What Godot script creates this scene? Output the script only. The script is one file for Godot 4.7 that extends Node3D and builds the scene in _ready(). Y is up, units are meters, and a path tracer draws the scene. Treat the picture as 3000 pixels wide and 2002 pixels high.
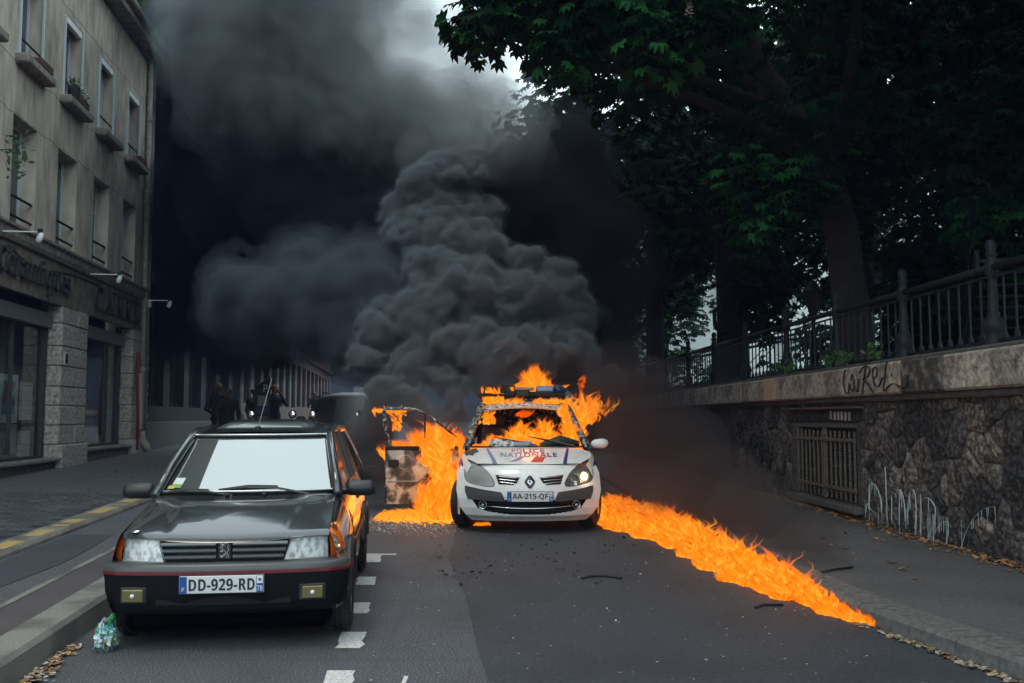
extends Node3D
# A parked dark hatchback and a burning police car on a Paris street, under thick smoke. y is up, metres, the street runs along -z.

var rng := RandomNumberGenerator.new()
var M := {}
var taken := {}

class MB extends RefCounted:
	# collects faces for one mesh
	var st := SurfaceTool.new()
	var n := 0
	func _init() -> void:
		st.begin(Mesh.PRIMITIVE_TRIANGLES)
		st.set_smooth_group(-1)
	func smooth(on := true) -> MB:
		st.set_smooth_group(0 if on else -1)
		return self
	func tri(a: Vector3, b: Vector3, c: Vector3) -> void:
		st.add_vertex(a); st.add_vertex(b); st.add_vertex(c); n += 1
	func ctri(a: Vector3, b: Vector3, c: Vector3, ca: Color, cb: Color, cc: Color) -> void:
		st.set_color(ca); st.add_vertex(a); st.set_color(cb); st.add_vertex(b); st.set_color(cc); st.add_vertex(c); n += 1
	func quad(a: Vector3, b: Vector3, c: Vector3, d: Vector3) -> void:
		tri(a, b, c); tri(a, c, d)
	func uquad(a: Vector3, b: Vector3, c: Vector3, d: Vector3) -> void:
		var p := [a, b, c, a, c, d]
		var u := [Vector2(0, 0), Vector2(1, 0), Vector2(1, 1), Vector2(0, 0), Vector2(1, 1), Vector2(0, 1)]
		for i in 6:
			st.set_uv(u[i]); st.add_vertex(p[i])
		n += 2
	func box(c: Vector3, s: Vector3, bev := 0.0, b := Basis()) -> MB:
		var h := s * 0.5
		bev = minf(bev, minf(h.x, minf(h.y, h.z)) * 0.9)
		if bev <= 0.0:
			for ax in 3:
				for sg in [-1.0, 1.0]:
					var o := Vector3(); o[ax] = h[ax] * sg
					var u := Vector3(); u[(ax + 1) % 3] = h[(ax + 1) % 3]
					var w := Vector3(); w[(ax + 2) % 3] = h[(ax + 2) % 3]
					if sg > 0: quad(c + b * (o - u - w), c + b * (o - u + w), c + b * (o + u + w), c + b * (o + u - w))
					else: quad(c + b * (o - u - w), c + b * (o + u - w), c + b * (o + u + w), c + b * (o - u + w))
			return self
		# chamfered: points pushed in per axis
		for ax in 3:
			var a1 := (ax + 1) % 3; var a2 := (ax + 2) % 3
			for sg in [-1.0, 1.0]:
				var p := []
				for k in [[-1, -1], [-1, 1], [1, 1], [1, -1]]:
					var v := Vector3(); v[ax] = h[ax] * sg; v[a1] = (h[a1] - bev) * k[0]; v[a2] = (h[a2] - bev) * k[1]
					p.append(c + b * v)
				if sg > 0: quad(p[0], p[1], p[2], p[3])
				else: quad(p[0], p[3], p[2], p[1])
			for s1 in [-1.0, 1.0]:
				for s2 in [-1.0, 1.0]:
					var q := []
					for e in [-1.0, 1.0]:
						var v1 := Vector3(); v1[ax] = (h[ax] - bev) * e; v1[a1] = h[a1] * s1; v1[a2] = (h[a2] - bev) * s2
						var v2 := Vector3(); v2[ax] = (h[ax] - bev) * e; v2[a1] = (h[a1] - bev) * s1; v2[a2] = h[a2] * s2
						q.append([c + b * v1, c + b * v2])
					if s1 * s2 > 0: quad(q[0][0], q[0][1], q[1][1], q[1][0])
					else: quad(q[0][0], q[1][0], q[1][1], q[0][1])
		for sx in [-1.0, 1.0]:
			for sy in [-1.0, 1.0]:
				for sz in [-1.0, 1.0]:
					var s3 := Vector3(sx, sy, sz)
					var v := []
					for ax in 3:
						var t := (h - Vector3.ONE * bev) * s3; t[ax] = h[ax] * s3[ax]
						v.append(c + b * t)
					if sx * sy * sz > 0: tri(v[0], v[2], v[1])
					else: tri(v[0], v[1], v[2])
		return self
	func tube(pts: Array, r, sides := 6, caps := true, flat := 1.0) -> MB:
		var rings := []
		var up := Vector3.UP
		for i in pts.size():
			var p: Vector3 = pts[i]
			var d: Vector3 = (pts[mini(i + 1, pts.size() - 1)] - pts[maxi(i - 1, 0)]).normalized()
			if absf(d.dot(up)) > 0.95: up = Vector3.RIGHT if absf(d.x) < 0.9 else Vector3.BACK
			var a := d.cross(up).normalized()
			var b := a.cross(d).normalized()
			up = b
			var rr: float = r[i] if r is Array else r
			var ring := []
			for k in sides:
				var t := TAU * k / sides
				ring.append(p + a * cos(t) * rr + b * sin(t) * rr * flat)
			rings.append(ring)
		for i in pts.size() - 1:
			for k in sides:
				var k2 := (k + 1) % sides
				quad(rings[i][k], rings[i + 1][k], rings[i + 1][k2], rings[i][k2])
		if caps:
			for k in range(1, sides - 1):
				tri(rings[0][0], rings[0][k], rings[0][k + 1])
				tri(rings[-1][0], rings[-1][k + 1], rings[-1][k])
		return self
	func lathe(prof: Array, segs := 12, xf := Transform3D()) -> MB:
		# prof: Vector2(radius, y)
		for i in prof.size() - 1:
			for k in segs:
				var t0 := TAU * k / segs; var t1 := TAU * (k + 1) / segs
				var a: Vector2 = prof[i]; var b: Vector2 = prof[i + 1]
				var p := func(q: Vector2, t: float) -> Vector3: return xf * Vector3(cos(t) * q.x, q.y, sin(t) * q.x)
				var p0: Vector3 = p.call(a, t0); var p1: Vector3 = p.call(b, t0); var p2: Vector3 = p.call(b, t1); var p3: Vector3 = p.call(a, t1)
				if b.x > 1e-5: tri(p0, p1, p2)
				if a.x > 1e-5: tri(p0, p2, p3)
		return self
	func grid(nu: int, nv: int, f: Callable, keep = null) -> MB:
		var g := []
		for i in nu + 1:
			var row := []
			for j in nv + 1: row.append(f.call(float(i) / nu, float(j) / nv))
			g.append(row)
		for i in nu:
			for j in nv:
				if keep != null and not keep.call((i + 0.5) / nu, (j + 0.5) / nv): continue
				quad(g[i][j], g[i][j + 1], g[i + 1][j + 1], g[i + 1][j])
		return self
	func ext(poly: PackedVector2Array, z0: float, z1: float, xf := Transform3D()) -> MB:
		# polygon in xy extruded from z0 to z1
		var ix := Geometry2D.triangulate_polygon(poly)
		for i in range(0, ix.size(), 3):
			for zz in [z0, z1]:
				var p := []
				for k in 3: p.append(xf * Vector3(poly[ix[i + k]].x, poly[ix[i + k]].y, zz))
				if zz == z1: tri(p[0], p[1], p[2])
				else: tri(p[0], p[2], p[1])
		for i in poly.size():
			var a := poly[i]; var b := poly[(i + 1) % poly.size()]
			quad(xf * Vector3(a.x, a.y, z0), xf * Vector3(a.x, a.y, z1), xf * Vector3(b.x, b.y, z1), xf * Vector3(b.x, b.y, z0))
		return self
	func patch(poly: PackedVector2Array, level: int, f: Callable) -> MB:
		# a polygon laid on a surface: f(Vector2) -> Vector3
		var ix := Geometry2D.triangulate_polygon(poly)
		var ts := []
		for i in range(0, ix.size(), 3): ts.append([poly[ix[i]], poly[ix[i + 1]], poly[ix[i + 2]]])
		for l in level:
			var nt := []
			for t in ts:
				var a: Vector2 = (t[0] + t[1]) / 2; var b: Vector2 = (t[1] + t[2]) / 2; var c: Vector2 = (t[2] + t[0]) / 2
				nt.append_array([[t[0], a, c], [a, t[1], b], [c, b, t[2]], [a, b, c]])
			ts = nt
		for t in ts: tri(f.call(t[0]), f.call(t[1]), f.call(t[2]))
		return self
	func sweep(path: Array, prof: Array, closed := false) -> MB:
		# path: Vector2 (x, z) in plan; prof: Vector2 (outward, y)
		var rings := []
		for i in path.size():
			var d: Vector2 = (path[mini(i + 1, path.size() - 1)] - path[maxi(i - 1, 0)]).normalized()
			var o := Vector2(d.y, -d.x)
			var ring := []
			for q in prof: ring.append(Vector3(path[i].x + o.x * q.x, q.y, path[i].y + o.y * q.x))
			rings.append(ring)
		for i in path.size() - 1:
			for k in prof.size() - (0 if closed else 1):
				var k2 := (k + 1) % prof.size()
				quad(rings[i][k], rings[i + 1][k], rings[i + 1][k2], rings[i][k2])
		return self
	func mesh() -> ArrayMesh:
		st.generate_normals()
		st.index()
		return st.commit()


func numbered(called: String) -> String:
	var k: int = taken.get(called, 0)
	taken[called] = k + 1
	return called if k == 0 else "%s_%03d" % [called, k]

func tag(o: Node, label := "", category := "", group := "", kind := "") -> Node:
	if label: o.set_meta("label", label)
	if category: o.set_meta("category", category)
	if group: o.set_meta("group", group)
	if kind: o.set_meta("kind", kind)
	return o

func thing(called: String, label: String, category: String, at := Vector3(), basis := Basis(), group := "") -> Node3D:
	var o := Node3D.new()
	o.name = numbered(called)
	add_child(o)
	o.transform = Transform3D(basis, at)
	tag(o, label, category, group)
	return o

func obj(called: String, what, m: Material, parent: Node = null) -> MeshInstance3D:
	var o := MeshInstance3D.new()
	o.name = called if parent else numbered(called)
	o.mesh = what.mesh() if what is MB else what
	o.material_override = m
	(parent if parent else self).add_child(o, true)
	return o

func struct(called: String, what, m: Material) -> MeshInstance3D:
	var o := obj(called, what, m)
	o.set_meta("kind", "structure")
	return o

# ---------------------------------------------------------------- materials
func lin(c: Color) -> Color:
	return c.linear_to_srgb()

func mat(r: float, g: float, b: float, rough := 0.8, metal := 0.0) -> StandardMaterial3D:
	var m := StandardMaterial3D.new()
	m.albedo_color = lin(Color(r, g, b))
	m.roughness = rough
	m.metallic = metal
	return m

func noise_tex(freq: float, cols: Array, octaves := 4, kind := FastNoiseLite.TYPE_SIMPLEX_SMOOTH, sd := 1, size := 512) -> NoiseTexture2D:
	# cols: [offset, linear Color] pairs
	var t := NoiseTexture2D.new()
	t.width = size; t.height = size; t.seamless = true
	var f := FastNoiseLite.new()
	f.noise_type = kind; f.frequency = freq; f.fractal_octaves = octaves; f.seed = sd
	f.fractal_type = FastNoiseLite.FRACTAL_FBM if octaves > 1 else FastNoiseLite.FRACTAL_NONE
	t.noise = f
	if cols.size():
		var g := Gradient.new()
		var off := PackedFloat32Array(); var cc := PackedColorArray()
		for c in cols:
			off.append(c[0]); cc.append(lin(c[1]))
		g.offsets = off; g.colors = cc
		t.color_ramp = g
	return t

func grey(v: float, tint := Color(1, 1, 1)) -> Color:
	return Color(v * tint.r, v * tint.g, v * tint.b)

func textured(tex: Texture2D, scale: float, rough := 0.85, bump: Texture2D = null, cm := 1.0, world := true) -> StandardMaterial3D:
	var m := StandardMaterial3D.new()
	m.albedo_texture = tex
	m.uv1_triplanar = true
	m.uv1_world_triplanar = world
	m.uv1_scale = Vector3.ONE * scale
	m.roughness = rough
	if bump:
		m.heightmap_enabled = true
		m.heightmap_texture = bump
		m.heightmap_scale = cm
	return m

func blotched(m: StandardMaterial3D, over: Texture2D, scale: float) -> void:
	# broad stains laid over the fine grain
	m.detail_enabled = true
	m.detail_albedo = over
	m.detail_blend_mode = BaseMaterial3D.BLEND_MODE_MUL
	m.detail_uv_layer = BaseMaterial3D.DETAIL_UV_2
	m.uv2_triplanar = true
	m.uv2_world_triplanar = true
	m.uv2_scale = Vector3.ONE * scale

func materials() -> void:
	var bump := noise_tex(0.03, [], 5, FastNoiseLite.TYPE_SIMPLEX_SMOOTH, 3)
	var grit := noise_tex(0.22, [], 2, FastNoiseLite.TYPE_SIMPLEX_SMOOTH, 5)
	M.bump = bump
	var cool := Color(0.92, 1.0, 1.16)
	M.asphalt_old = textured(noise_tex(0.25, [[0.0, grey(0.018, cool)], [0.4, grey(0.05, cool)], [0.6, grey(0.085, cool)], [0.8, grey(0.26, cool)]], 3, FastNoiseLite.TYPE_SIMPLEX_SMOOTH, 11), 0.55, 0.75, grit, 0.5)
	M.asphalt_new = textured(noise_tex(0.12, [[0.0, Color(0.024, 0.029, 0.037)], [0.5, Color(0.037, 0.044, 0.055)], [1.0, Color(0.055, 0.065, 0.08)]], 5, FastNoiseLite.TYPE_SIMPLEX_SMOOTH, 12), 0.4, 0.7, grit, 0.2)
	M.pavement = textured(noise_tex(0.1, [[0.0, Color(0.056, 0.058, 0.064)], [0.5, Color(0.084, 0.086, 0.094)], [1.0, Color(0.12, 0.122, 0.13)]], 5, FastNoiseLite.TYPE_SIMPLEX_SMOOTH, 13), 0.35, 0.8, grit, 0.25)
	M.pinkish = textured(noise_tex(0.2, [[0.0, Color(0.05, 0.043, 0.045)], [1.0, Color(0.095, 0.08, 0.084)]], 4, FastNoiseLite.TYPE_SIMPLEX_SMOOTH, 14), 0.5, 0.85, grit, 0.2)
	M.granite = textured(noise_tex(0.2, [[0.0, Color(0.12, 0.115, 0.1)], [0.5, Color(0.2, 0.195, 0.175)], [1.0, Color(0.31, 0.3, 0.27)]], 4, FastNoiseLite.TYPE_SIMPLEX_SMOOTH, 15), 0.6, 0.8, grit, 0.4)
	M.kerb_dark = textured(noise_tex(0.05, [[0.0, Color(0.05, 0.05, 0.05)], [0.5, Color(0.1, 0.1, 0.1)], [1.0, Color(0.17, 0.17, 0.165)]], 5, FastNoiseLite.TYPE_SIMPLEX_SMOOTH, 16), 0.5, 0.85, grit, 0.3)
	M.paint_white = textured(noise_tex(0.06, [[0.0, grey(0.3)], [0.42, grey(0.55)], [1.0, grey(0.72)]], 5, FastNoiseLite.TYPE_SIMPLEX_SMOOTH, 17), 0.9, 0.7, grit, 0.15)
	M.paint_yellow = textured(noise_tex(0.06, [[0.0, Color(0.3, 0.22, 0.09)], [1.0, Color(0.52, 0.38, 0.12)]], 5, FastNoiseLite.TYPE_SIMPLEX_SMOOTH, 18), 0.9, 0.8)
	var pl := textured(noise_tex(0.012, [[0.0, Color(0.27, 0.24, 0.2)], [0.35, Color(0.4, 0.355, 0.295)], [0.6, Color(0.47, 0.42, 0.35)], [1.0, Color(0.55, 0.495, 0.42)]], 6, FastNoiseLite.TYPE_SIMPLEX_SMOOTH, 21), 0.22, 0.92, grit, 0.4, false)
	pl.uv1_scale = Vector3(0.5, 0.14, 0.5)
	M.plaster = pl
	M.cornice = textured(noise_tex(0.02, [[0.0, Color(0.1, 0.085, 0.075)], [0.45, Color(0.2, 0.175, 0.15)], [1.0, Color(0.34, 0.31, 0.27)]], 6, FastNoiseLite.TYPE_SIMPLEX_SMOOTH, 22), 0.4, 0.9, bump, 0.8)
	M.fascia = textured(noise_tex(0.02, [[0.0, Color(0.09, 0.075, 0.06)], [0.5, Color(0.15, 0.125, 0.1)], [1.0, Color(0.23, 0.2, 0.165)]], 5, FastNoiseLite.TYPE_SIMPLEX_SMOOTH, 23), 0.3, 0.85, bump, 0.3)
	var blocks := noise_tex(0.035, [[0.0, Color(0.12, 0.11, 0.1)], [0.4, Color(0.3, 0.28, 0.25)], [0.7, Color(0.42, 0.39, 0.36)], [1.0, Color(0.5, 0.48, 0.45)]], 6, FastNoiseLite.TYPE_SIMPLEX_SMOOTH, 24)
	M.block = textured(blocks, 0.5, 0.9, bump, 2.0)
	M.plinth = textured(noise_tex(0.03, [[0.0, Color(0.05, 0.05, 0.048)], [1.0, Color(0.14, 0.135, 0.125)]], 5, FastNoiseLite.TYPE_SIMPLEX_SMOOTH, 25), 0.4, 0.9, bump, 1.0)
	M.coping = textured(noise_tex(0.03, [[0.0, Color(0.12, 0.105, 0.095)], [0.36, Color(0.34, 0.305, 0.27)], [0.6, Color(0.46, 0.41, 0.365)], [1.0, Color(0.56, 0.51, 0.46)]], 6, FastNoiseLite.TYPE_SIMPLEX_SMOOTH, 26), 0.5, 0.92, bump, 2.2)
	M.coping_dark = textured(noise_tex(0.02, [[0.0, Color(0.025, 0.026, 0.025)], [0.55, Color(0.06, 0.058, 0.055)], [1.0, Color(0.3, 0.28, 0.25)]], 6, FastNoiseLite.TYPE_SIMPLEX_SMOOTH, 27), 0.5, 0.92, bump, 1.5)
	M.coping_tan = textured(noise_tex(0.02, [[0.0, Color(0.4, 0.3, 0.22)], [1.0, Color(0.54, 0.42, 0.32)]], 5, FastNoiseLite.TYPE_SIMPLEX_SMOOTH, 28), 0.5, 0.9, bump, 0.5)
	var stone_bump := noise_tex(0.045, [], 5, FastNoiseLite.TYPE_CELLULAR, 31)
	M.mortar = textured(noise_tex(0.03, [[0.0, Color(0.028, 0.026, 0.027)], [0.5, Color(0.062, 0.057, 0.056)], [1.0, Color(0.11, 0.1, 0.098)]], 6, FastNoiseLite.TYPE_SIMPLEX_SMOOTH, 32), 0.5, 0.92, bump, 1.5)
	var tones := [Color(0.045, 0.041, 0.041), Color(0.085, 0.074, 0.066), Color(0.024, 0.024, 0.026), Color(0.06, 0.054, 0.053), Color(0.12, 0.107, 0.095)]
	M.stones = []
	for i in 5:
		var c: Color = tones[i]
		M.stones.append(textured(noise_tex(0.035, [[0.0, grey(0.15, c)], [0.36, grey(0.6, c)], [0.52, grey(1.1, c)], [0.66, grey(2.2, c)], [1.0, grey(3.0, c)]], 6, FastNoiseLite.TYPE_SIMPLEX_SMOOTH, 40 + i), 0.6, 0.92, stone_bump, 4.0))
	var stains := noise_tex(0.012, [[0.0, grey(0.62)], [0.4, grey(0.86)], [0.55, grey(0.95)], [1.0, grey(1.0)]], 6, FastNoiseLite.TYPE_SIMPLEX_SMOOTH, 63)
	var grime := noise_tex(0.012, [[0.0, grey(0.35)], [0.38, grey(0.7)], [0.55, grey(0.97)], [1.0, grey(1.0)]], 6, FastNoiseLite.TYPE_SIMPLEX_SMOOTH, 64)
	for k in ["asphalt_old", "asphalt_new", "pavement", "pinkish"]: blotched(M[k], stains, 0.11)
	for k in ["coping", "granite"]: blotched(M[k], grime, 0.23)
	blotched(M.plaster, stains, 0.09)
	M.bark = textured(noise_tex(0.04, [[0.0, Color(0.006, 0.005, 0.0045)], [0.5, Color(0.018, 0.015, 0.013)], [1.0, Color(0.05, 0.042, 0.036)]], 5, FastNoiseLite.TYPE_CELLULAR, 50), 1.2, 0.95, stone_bump, 4.0)
	M.bark.uv1_scale = Vector3(1.6, 0.5, 1.6)
	M.iron = textured(noise_tex(0.06, [[0.0, Color(0.008, 0.011, 0.014)], [1.0, Color(0.02, 0.027, 0.032)]], 4, FastNoiseLite.TYPE_SIMPLEX_SMOOTH, 51), 1.5, 0.5, grit, 0.1)
	M.iron.metallic_specular = 0.3
	M.rust = textured(noise_tex(0.05, [[0.0, Color(0.035, 0.022, 0.016)], [0.45, Color(0.1, 0.078, 0.06)], [0.7, Color(0.21, 0.19, 0.155)], [1.0, Color(0.32, 0.3, 0.25)]], 5, FastNoiseLite.TYPE_SIMPLEX_SMOOTH, 52), 1.6, 0.75, grit, 0.3)
	M.pipe = textured(noise_tex(0.02, [[0.0, Color(0.12, 0.095, 0.07)], [0.4, Color(0.26, 0.235, 0.2)], [1.0, Color(0.36, 0.34, 0.3)]], 5, FastNoiseLite.TYPE_SIMPLEX_SMOOTH, 53), 0.5, 0.7)
	M.black = mat(0.012, 0.013, 0.015, 0.6)
	M.rubber = mat(0.014, 0.014, 0.016, 0.75)
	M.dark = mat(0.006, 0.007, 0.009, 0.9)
	M.plastic = mat(0.025, 0.027, 0.03, 0.5)
	M.glass = mat(0.02, 0.024, 0.03, 0.04, 0.25)
	M.glass.clearcoat_enabled = true
	M.white = mat(0.75, 0.77, 0.78, 0.5)
	M.frame_blue = mat(0.42, 0.47, 0.52, 0.5)
	M.chrome = mat(0.75, 0.76, 0.78, 0.12, 1.0)
	M.red = mat(0.13, 0.012, 0.014, 0.5)
	M.cream = mat(0.42, 0.39, 0.33, 0.6)
	M.letter = mat(0.03, 0.032, 0.035, 0.6)
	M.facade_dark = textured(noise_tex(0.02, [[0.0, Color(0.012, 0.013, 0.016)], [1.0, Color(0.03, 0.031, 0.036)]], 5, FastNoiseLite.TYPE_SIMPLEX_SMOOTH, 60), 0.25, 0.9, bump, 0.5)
	M.facade_tan = textured(noise_tex(0.02, [[0.0, Color(0.08, 0.068, 0.056)], [1.0, Color(0.16, 0.14, 0.115)]], 5, FastNoiseLite.TYPE_SIMPLEX_SMOOTH, 61), 0.25, 0.9, bump, 0.5)
	M.facade_pink = textured(noise_tex(0.02, [[0.0, Color(0.09, 0.05, 0.047)], [1.0, Color(0.16, 0.09, 0.082)]], 5, FastNoiseLite.TYPE_SIMPLEX_SMOOTH, 62), 0.25, 0.9, bump, 0.5)
	M.skin = mat(0.3, 0.17, 0.12, 0.6)

# ---------------------------------------------------------------- the lie of the land
func G(x: float, z: float) -> float:
	# height of the road at depth z in front of the camera
	var near := 0.13 + 0.018 * (minf(z, 13.0) - 7.2)
	var s := lerpf(0.018, 0.004, smoothstep(0.0, 2.0, x))
	var far := clampf(z - 13.0, 0.0, 30.0) + clampf(z - 43.0, 0.0, 400.0) * 0.25
	return near + s * far

func W(x: float, z: float, up := 0.0) -> Vector3:
	return Vector3(x, G(x, z) + up, -z)

func along(tab: Array, z: float) -> float:
	for i in tab.size() - 1:
		if z <= tab[i + 1].x or i == tab.size() - 2:
			return lerpf(tab[i].y, tab[i + 1].y, (z - tab[i].x) / (tab[i + 1].x - tab[i].x))
	return tab[0].y

func _ready() -> void:
	rng.seed = 7
	# camera, sky, sun, exposure
	var cam := Camera3D.new()
	cam.name = "camera"
	cam.position = Vector3(0, 1.6, 0)
	cam.rotation.x = atan(176.0 / 2285.0)
	cam.keep_aspect = Camera3D.KEEP_HEIGHT
	cam.fov = 37.88
	cam.far = 900.0
	add_child(cam)
	var we := WorldEnvironment.new()
	we.name = "environment"
	var e := Environment.new()
	e.background_mode = Environment.BG_SKY
	var sm := ProceduralSkyMaterial.new()
	sm.sky_top_color = lin(Color(0.8, 0.95, 0.99))
	sm.sky_horizon_color = lin(Color(0.81, 0.95, 0.97))
	sm.ground_bottom_color = lin(Color(0.06, 0.065, 0.07))
	sm.ground_horizon_color = lin(Color(0.06, 0.065, 0.07))
	sm.sky_energy_multiplier = 1.15
	e.sky = Sky.new()
	e.sky.sky_material = sm
	e.background_energy_multiplier = SKY
	e.tonemap_mode = Environment.TONE_MAPPER_LINEAR
	e.tonemap_exposure = 1.0
	e.sdfgi_enabled = true
	e.ssao_enabled = true
	e.ssil_enabled = true
	e.volumetric_fog_enabled = true
	e.volumetric_fog_density = 0.0
	# thin bluish fog over the whole street, added to lift the blacks
	e.fog_enabled = true
	e.fog_density = 0.0008
	e.fog_light_color = lin(Color(0.35, 0.5, 1.0))
	we.environment = e
	add_child(we)
	var sun := DirectionalLight3D.new()
	sun.name = "overcast_sun"
	sun.light_energy = 0.35
	sun.light_color = Color(1.0, 0.97, 0.92)
	sun.light_angular_distance = 20.0
	sun.shadow_enabled = true
	sun.rotation = Vector3(deg_to_rad(-68), deg_to_rad(-35), 0)
	add_child(sun)
	materials()
	setting()
	left_building()
	far_buildings()
	retaining_wall()
	park_fence()
	trees()
	park_things()
	hatchback()
	police_car()
	parked_behind()
	people()
	street_things()
	fires()
	smokes()

const SKY := 1.55
var k1 := [Vector2(0, -2.2), Vector2(5.53, -2.78), Vector2(20, -4.3), Vector2(120, -14.9)]
var k2 := [Vector2(0, -3.69), Vector2(9.11, -4.62), Vector2(120, -15.93)]
var kr := [Vector2(-15, 6.5), Vector2(0, 4.6), Vector2(4.5, 3.3), Vector2(5.77, 2.9), Vector2(7.23, 2.53), Vector2(8.6, 2.34), Vector2(11, 2.2), Vector2(16, 2.05), Vector2(30, 1.7), Vector2(120, -2.0)]
var seam := [Vector2(0, 0.25), Vector2(5.77, -0.11), Vector2(7.9, -0.37), Vector2(10.42, -0.63), Vector2(12.93, -0.76), Vector2(20, -1.3), Vector2(120, -8)]

func wall_x(z: float) -> float: return 4.75 - 0.03 * z
func facade_x(z: float) -> float: return -7.25 - 0.107 * z

func depths(a: float, b: float) -> Array:
	var o := []
	var z := a
	while z < b:
		o.append(z)
		z += 0.5 if z < 20 else 4.0 if z < 60 else 15.0
	o.append(b)
	return o

func strip(zs: Array, fa: Callable, fb: Callable, h: Callable, nx := 4) -> MB:
	var mb := MB.new().smooth()
	var rows := []
	for z in zs:
		var row := []
		for i in nx + 1:
			var x: float = lerpf(fa.call(z), fb.call(z), float(i) / nx)
			row.append(Vector3(x, h.call(x, z), -z))
		rows.append(row)
	for j in rows.size() - 1:
		for i in nx:
			mb.quad(rows[j][i], rows[j + 1][i], rows[j + 1][i + 1], rows[j][i + 1])
	return mb

func walk_h(x: float, z: float) -> float:
	# right-hand pavement: from the kerb top up to the wall foot
	var a := along(kr, z); var b := wall_x(z)
	var t := clampf((x - a) / maxf(b - a, 0.2), 0, 1)
	return lerpf(G(2.0, z) + 0.1285, maxf(0.315, G(2.0, z) + 0.11), t)

func wobble(x: float, z: float) -> float:
	return 0.018 * sin(x * 7.3 + z * 1.7) + 0.012 * sin(z * 11.1 + x * 3.0)

func setting() -> void:
	var all := depths(-15, 400)
	struct("ground", strip([-60.0, -15.0, 0.0, 20.0, 60.0, 140.0, 420.0], func(_z): return -160.0, func(_z): return 160.0, func(x, z): return G(clampf(x, -3, 3), z) - 0.06, 12), M.asphalt_old)
	struct("road", strip(all, func(z): return along(k1, z), func(z): return along(kr, z), func(x, z): return G(x, z), 8), M.asphalt_old)
	struct("road_patch", strip(all, func(z): return along(seam, z) + wobble(0.0, z), func(z): return along(kr, z), func(x, z): return G(x, z) + 0.005, 8), M.asphalt_new)
	struct("raised_lane", strip(all, func(z): return along(k2, z), func(z): return along(k1, z) - 0.2, func(x, z): return G(x, z) + 0.155, 4), M.asphalt_old)
	struct("lane_edge_strip", strip(depths(0, 40), func(z): return along(k1, z) - 0.6, func(z): return along(k1, z) - 0.2, func(x, z): return G(x, z) + 0.16, 2), M.pinkish)
	struct("lane_patch", strip(depths(7.5, 10.8), func(z): return along(k2, z) + 0.05, func(z): return along(k1, z) - 0.9 - wobble(2.0, z) * 2.0, func(x, z): return G(x, z) + 0.16, 2), M.asphalt_new)
	var ll := struct("lane_line", strip(depths(0, 40), func(z): return along(k1, z) - 0.66, func(z): return along(k1, z) - 0.6, func(x, z): return G(x, z) + 0.164, 1), M.granite)
	struct("pavement_left", strip(all, func(z): return facade_x(z) - 0.4, func(z): return along(k2, z) - 0.25, func(x, z): return G(x, z) + 0.2, 6), M.pavement)
	struct("pavement_right", strip(all, func(z): return along(kr, z) + 0.296, func(z): return maxf(wall_x(z), along(kr, z) + 0.5) + 0.2, walk_h, 6), M.pavement)
	struct("pavement_joint", strip(depths(-4, 30), func(z): return along(kr, z) + 0.27, func(z): return along(kr, z) + 0.2965, func(x, z): return walk_h(x, z) - (0.04 if x < along(kr, z) + 0.285 else 0.0), 1), M.pavement)
	var tr := MB.new()
	tr.quad(Vector3(wall_x(-15) + 0.1, 2.2, 15), Vector3(wall_x(120) + 0.1, 2.2, -120), Vector3(90, 2.2, -120), Vector3(90, 2.2, 15))
	struct("park_terrace", tr, M.pavement)
	# kerbs: stones end to end with open joints
	kerb_run("kerb_left", k1, [4.3, 5.35, 6.4, 7.45, 8.5, 9.55, 10.6, 12.0, 13.5, 15.0, 17.0, 20.0], 0.17, 0.25, -1.0, M.granite)
	kerb_run("kerb_pavement_left", k2, [7.6, 8.6, 9.6, 10.6, 11.6, 12.6, 13.6, 14.6, 15.6, 16.6, 18.0, 20.0, 24.0, 28.0], 0.215, 0.32, -1.0, M.granite)
	kerb_run("kerb_right", kr, [3.4, 4.5, 5.42, 6.33, 7.36, 8.35, 9.35, 10.4, 11.5, 12.6, 13.7, 14.8, 16.0, 18.0, 21.0, 25.0], 0.125, 0.3, 1.0, M.kerb_dark)
	# yellow dashes on the left kerb
	var marks := Node3D.new()
	marks.name = "kerb_markings"; marks.set_meta("kind", "structure"); add_child(marks)
	for d in [[9.35, 9.9], [10.25, 10.75], [11.05, 11.2], [11.35, 11.7], [12.3, 13.0], [13.6, 14.2], [14.8, 15.5]]:
		obj("yellow_dash", strip([d[0], lerpf(d[0], d[1], 0.5), d[1]], func(z): return along(k2, z) - 0.25, func(z): return along(k2, z) - 0.07, func(x, z): return G(x, z) + 0.22, 2), M.paint_yellow, marks)
	# parking line dashes
	var lane := Node3D.new()
	lane.name = "parking_markings"; lane.set_meta("kind", "structure"); add_child(lane)
	for d in [[5.72, 6.02, -0.98], [6.55, 7.0, -1.05], [7.6, 8.0, -1.16], [8.75, 9.15, -1.27], [9.95, 10.4, -1.38]]:
		var x0: float = d[2]
		var r := func(z: float, s: float) -> float: return x0 - 0.106 * (z - d[0]) + s * (0.082 + 0.008 * sin(z * 37.0 + s)) + 0.008 * sin(z * 90.0)
		obj("white_dash", strip([d[0], d[0] + 0.1, d[0] + 0.2, d[0] + 0.3, d[1]], func(z): return r.call(z, -1.0), func(z): return r.call(z, 1.0), func(x, z): return G(x, z) + 0.004, 2), M.paint_white, lane)
	obj("white_tail", strip([10.42, 10.5], func(_z): return -1.62, func(_z): return -1.2, func(x, z): return G(x, z) + 0.004, 2), M.paint_white, lane)
	obj("white_tick", strip([5.4, 5.9], func(_z): return -0.625, func(_z): return -0.6, func(x, z): return G(x, z) + 0.004, 1), M.paint_white, lane)
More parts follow.
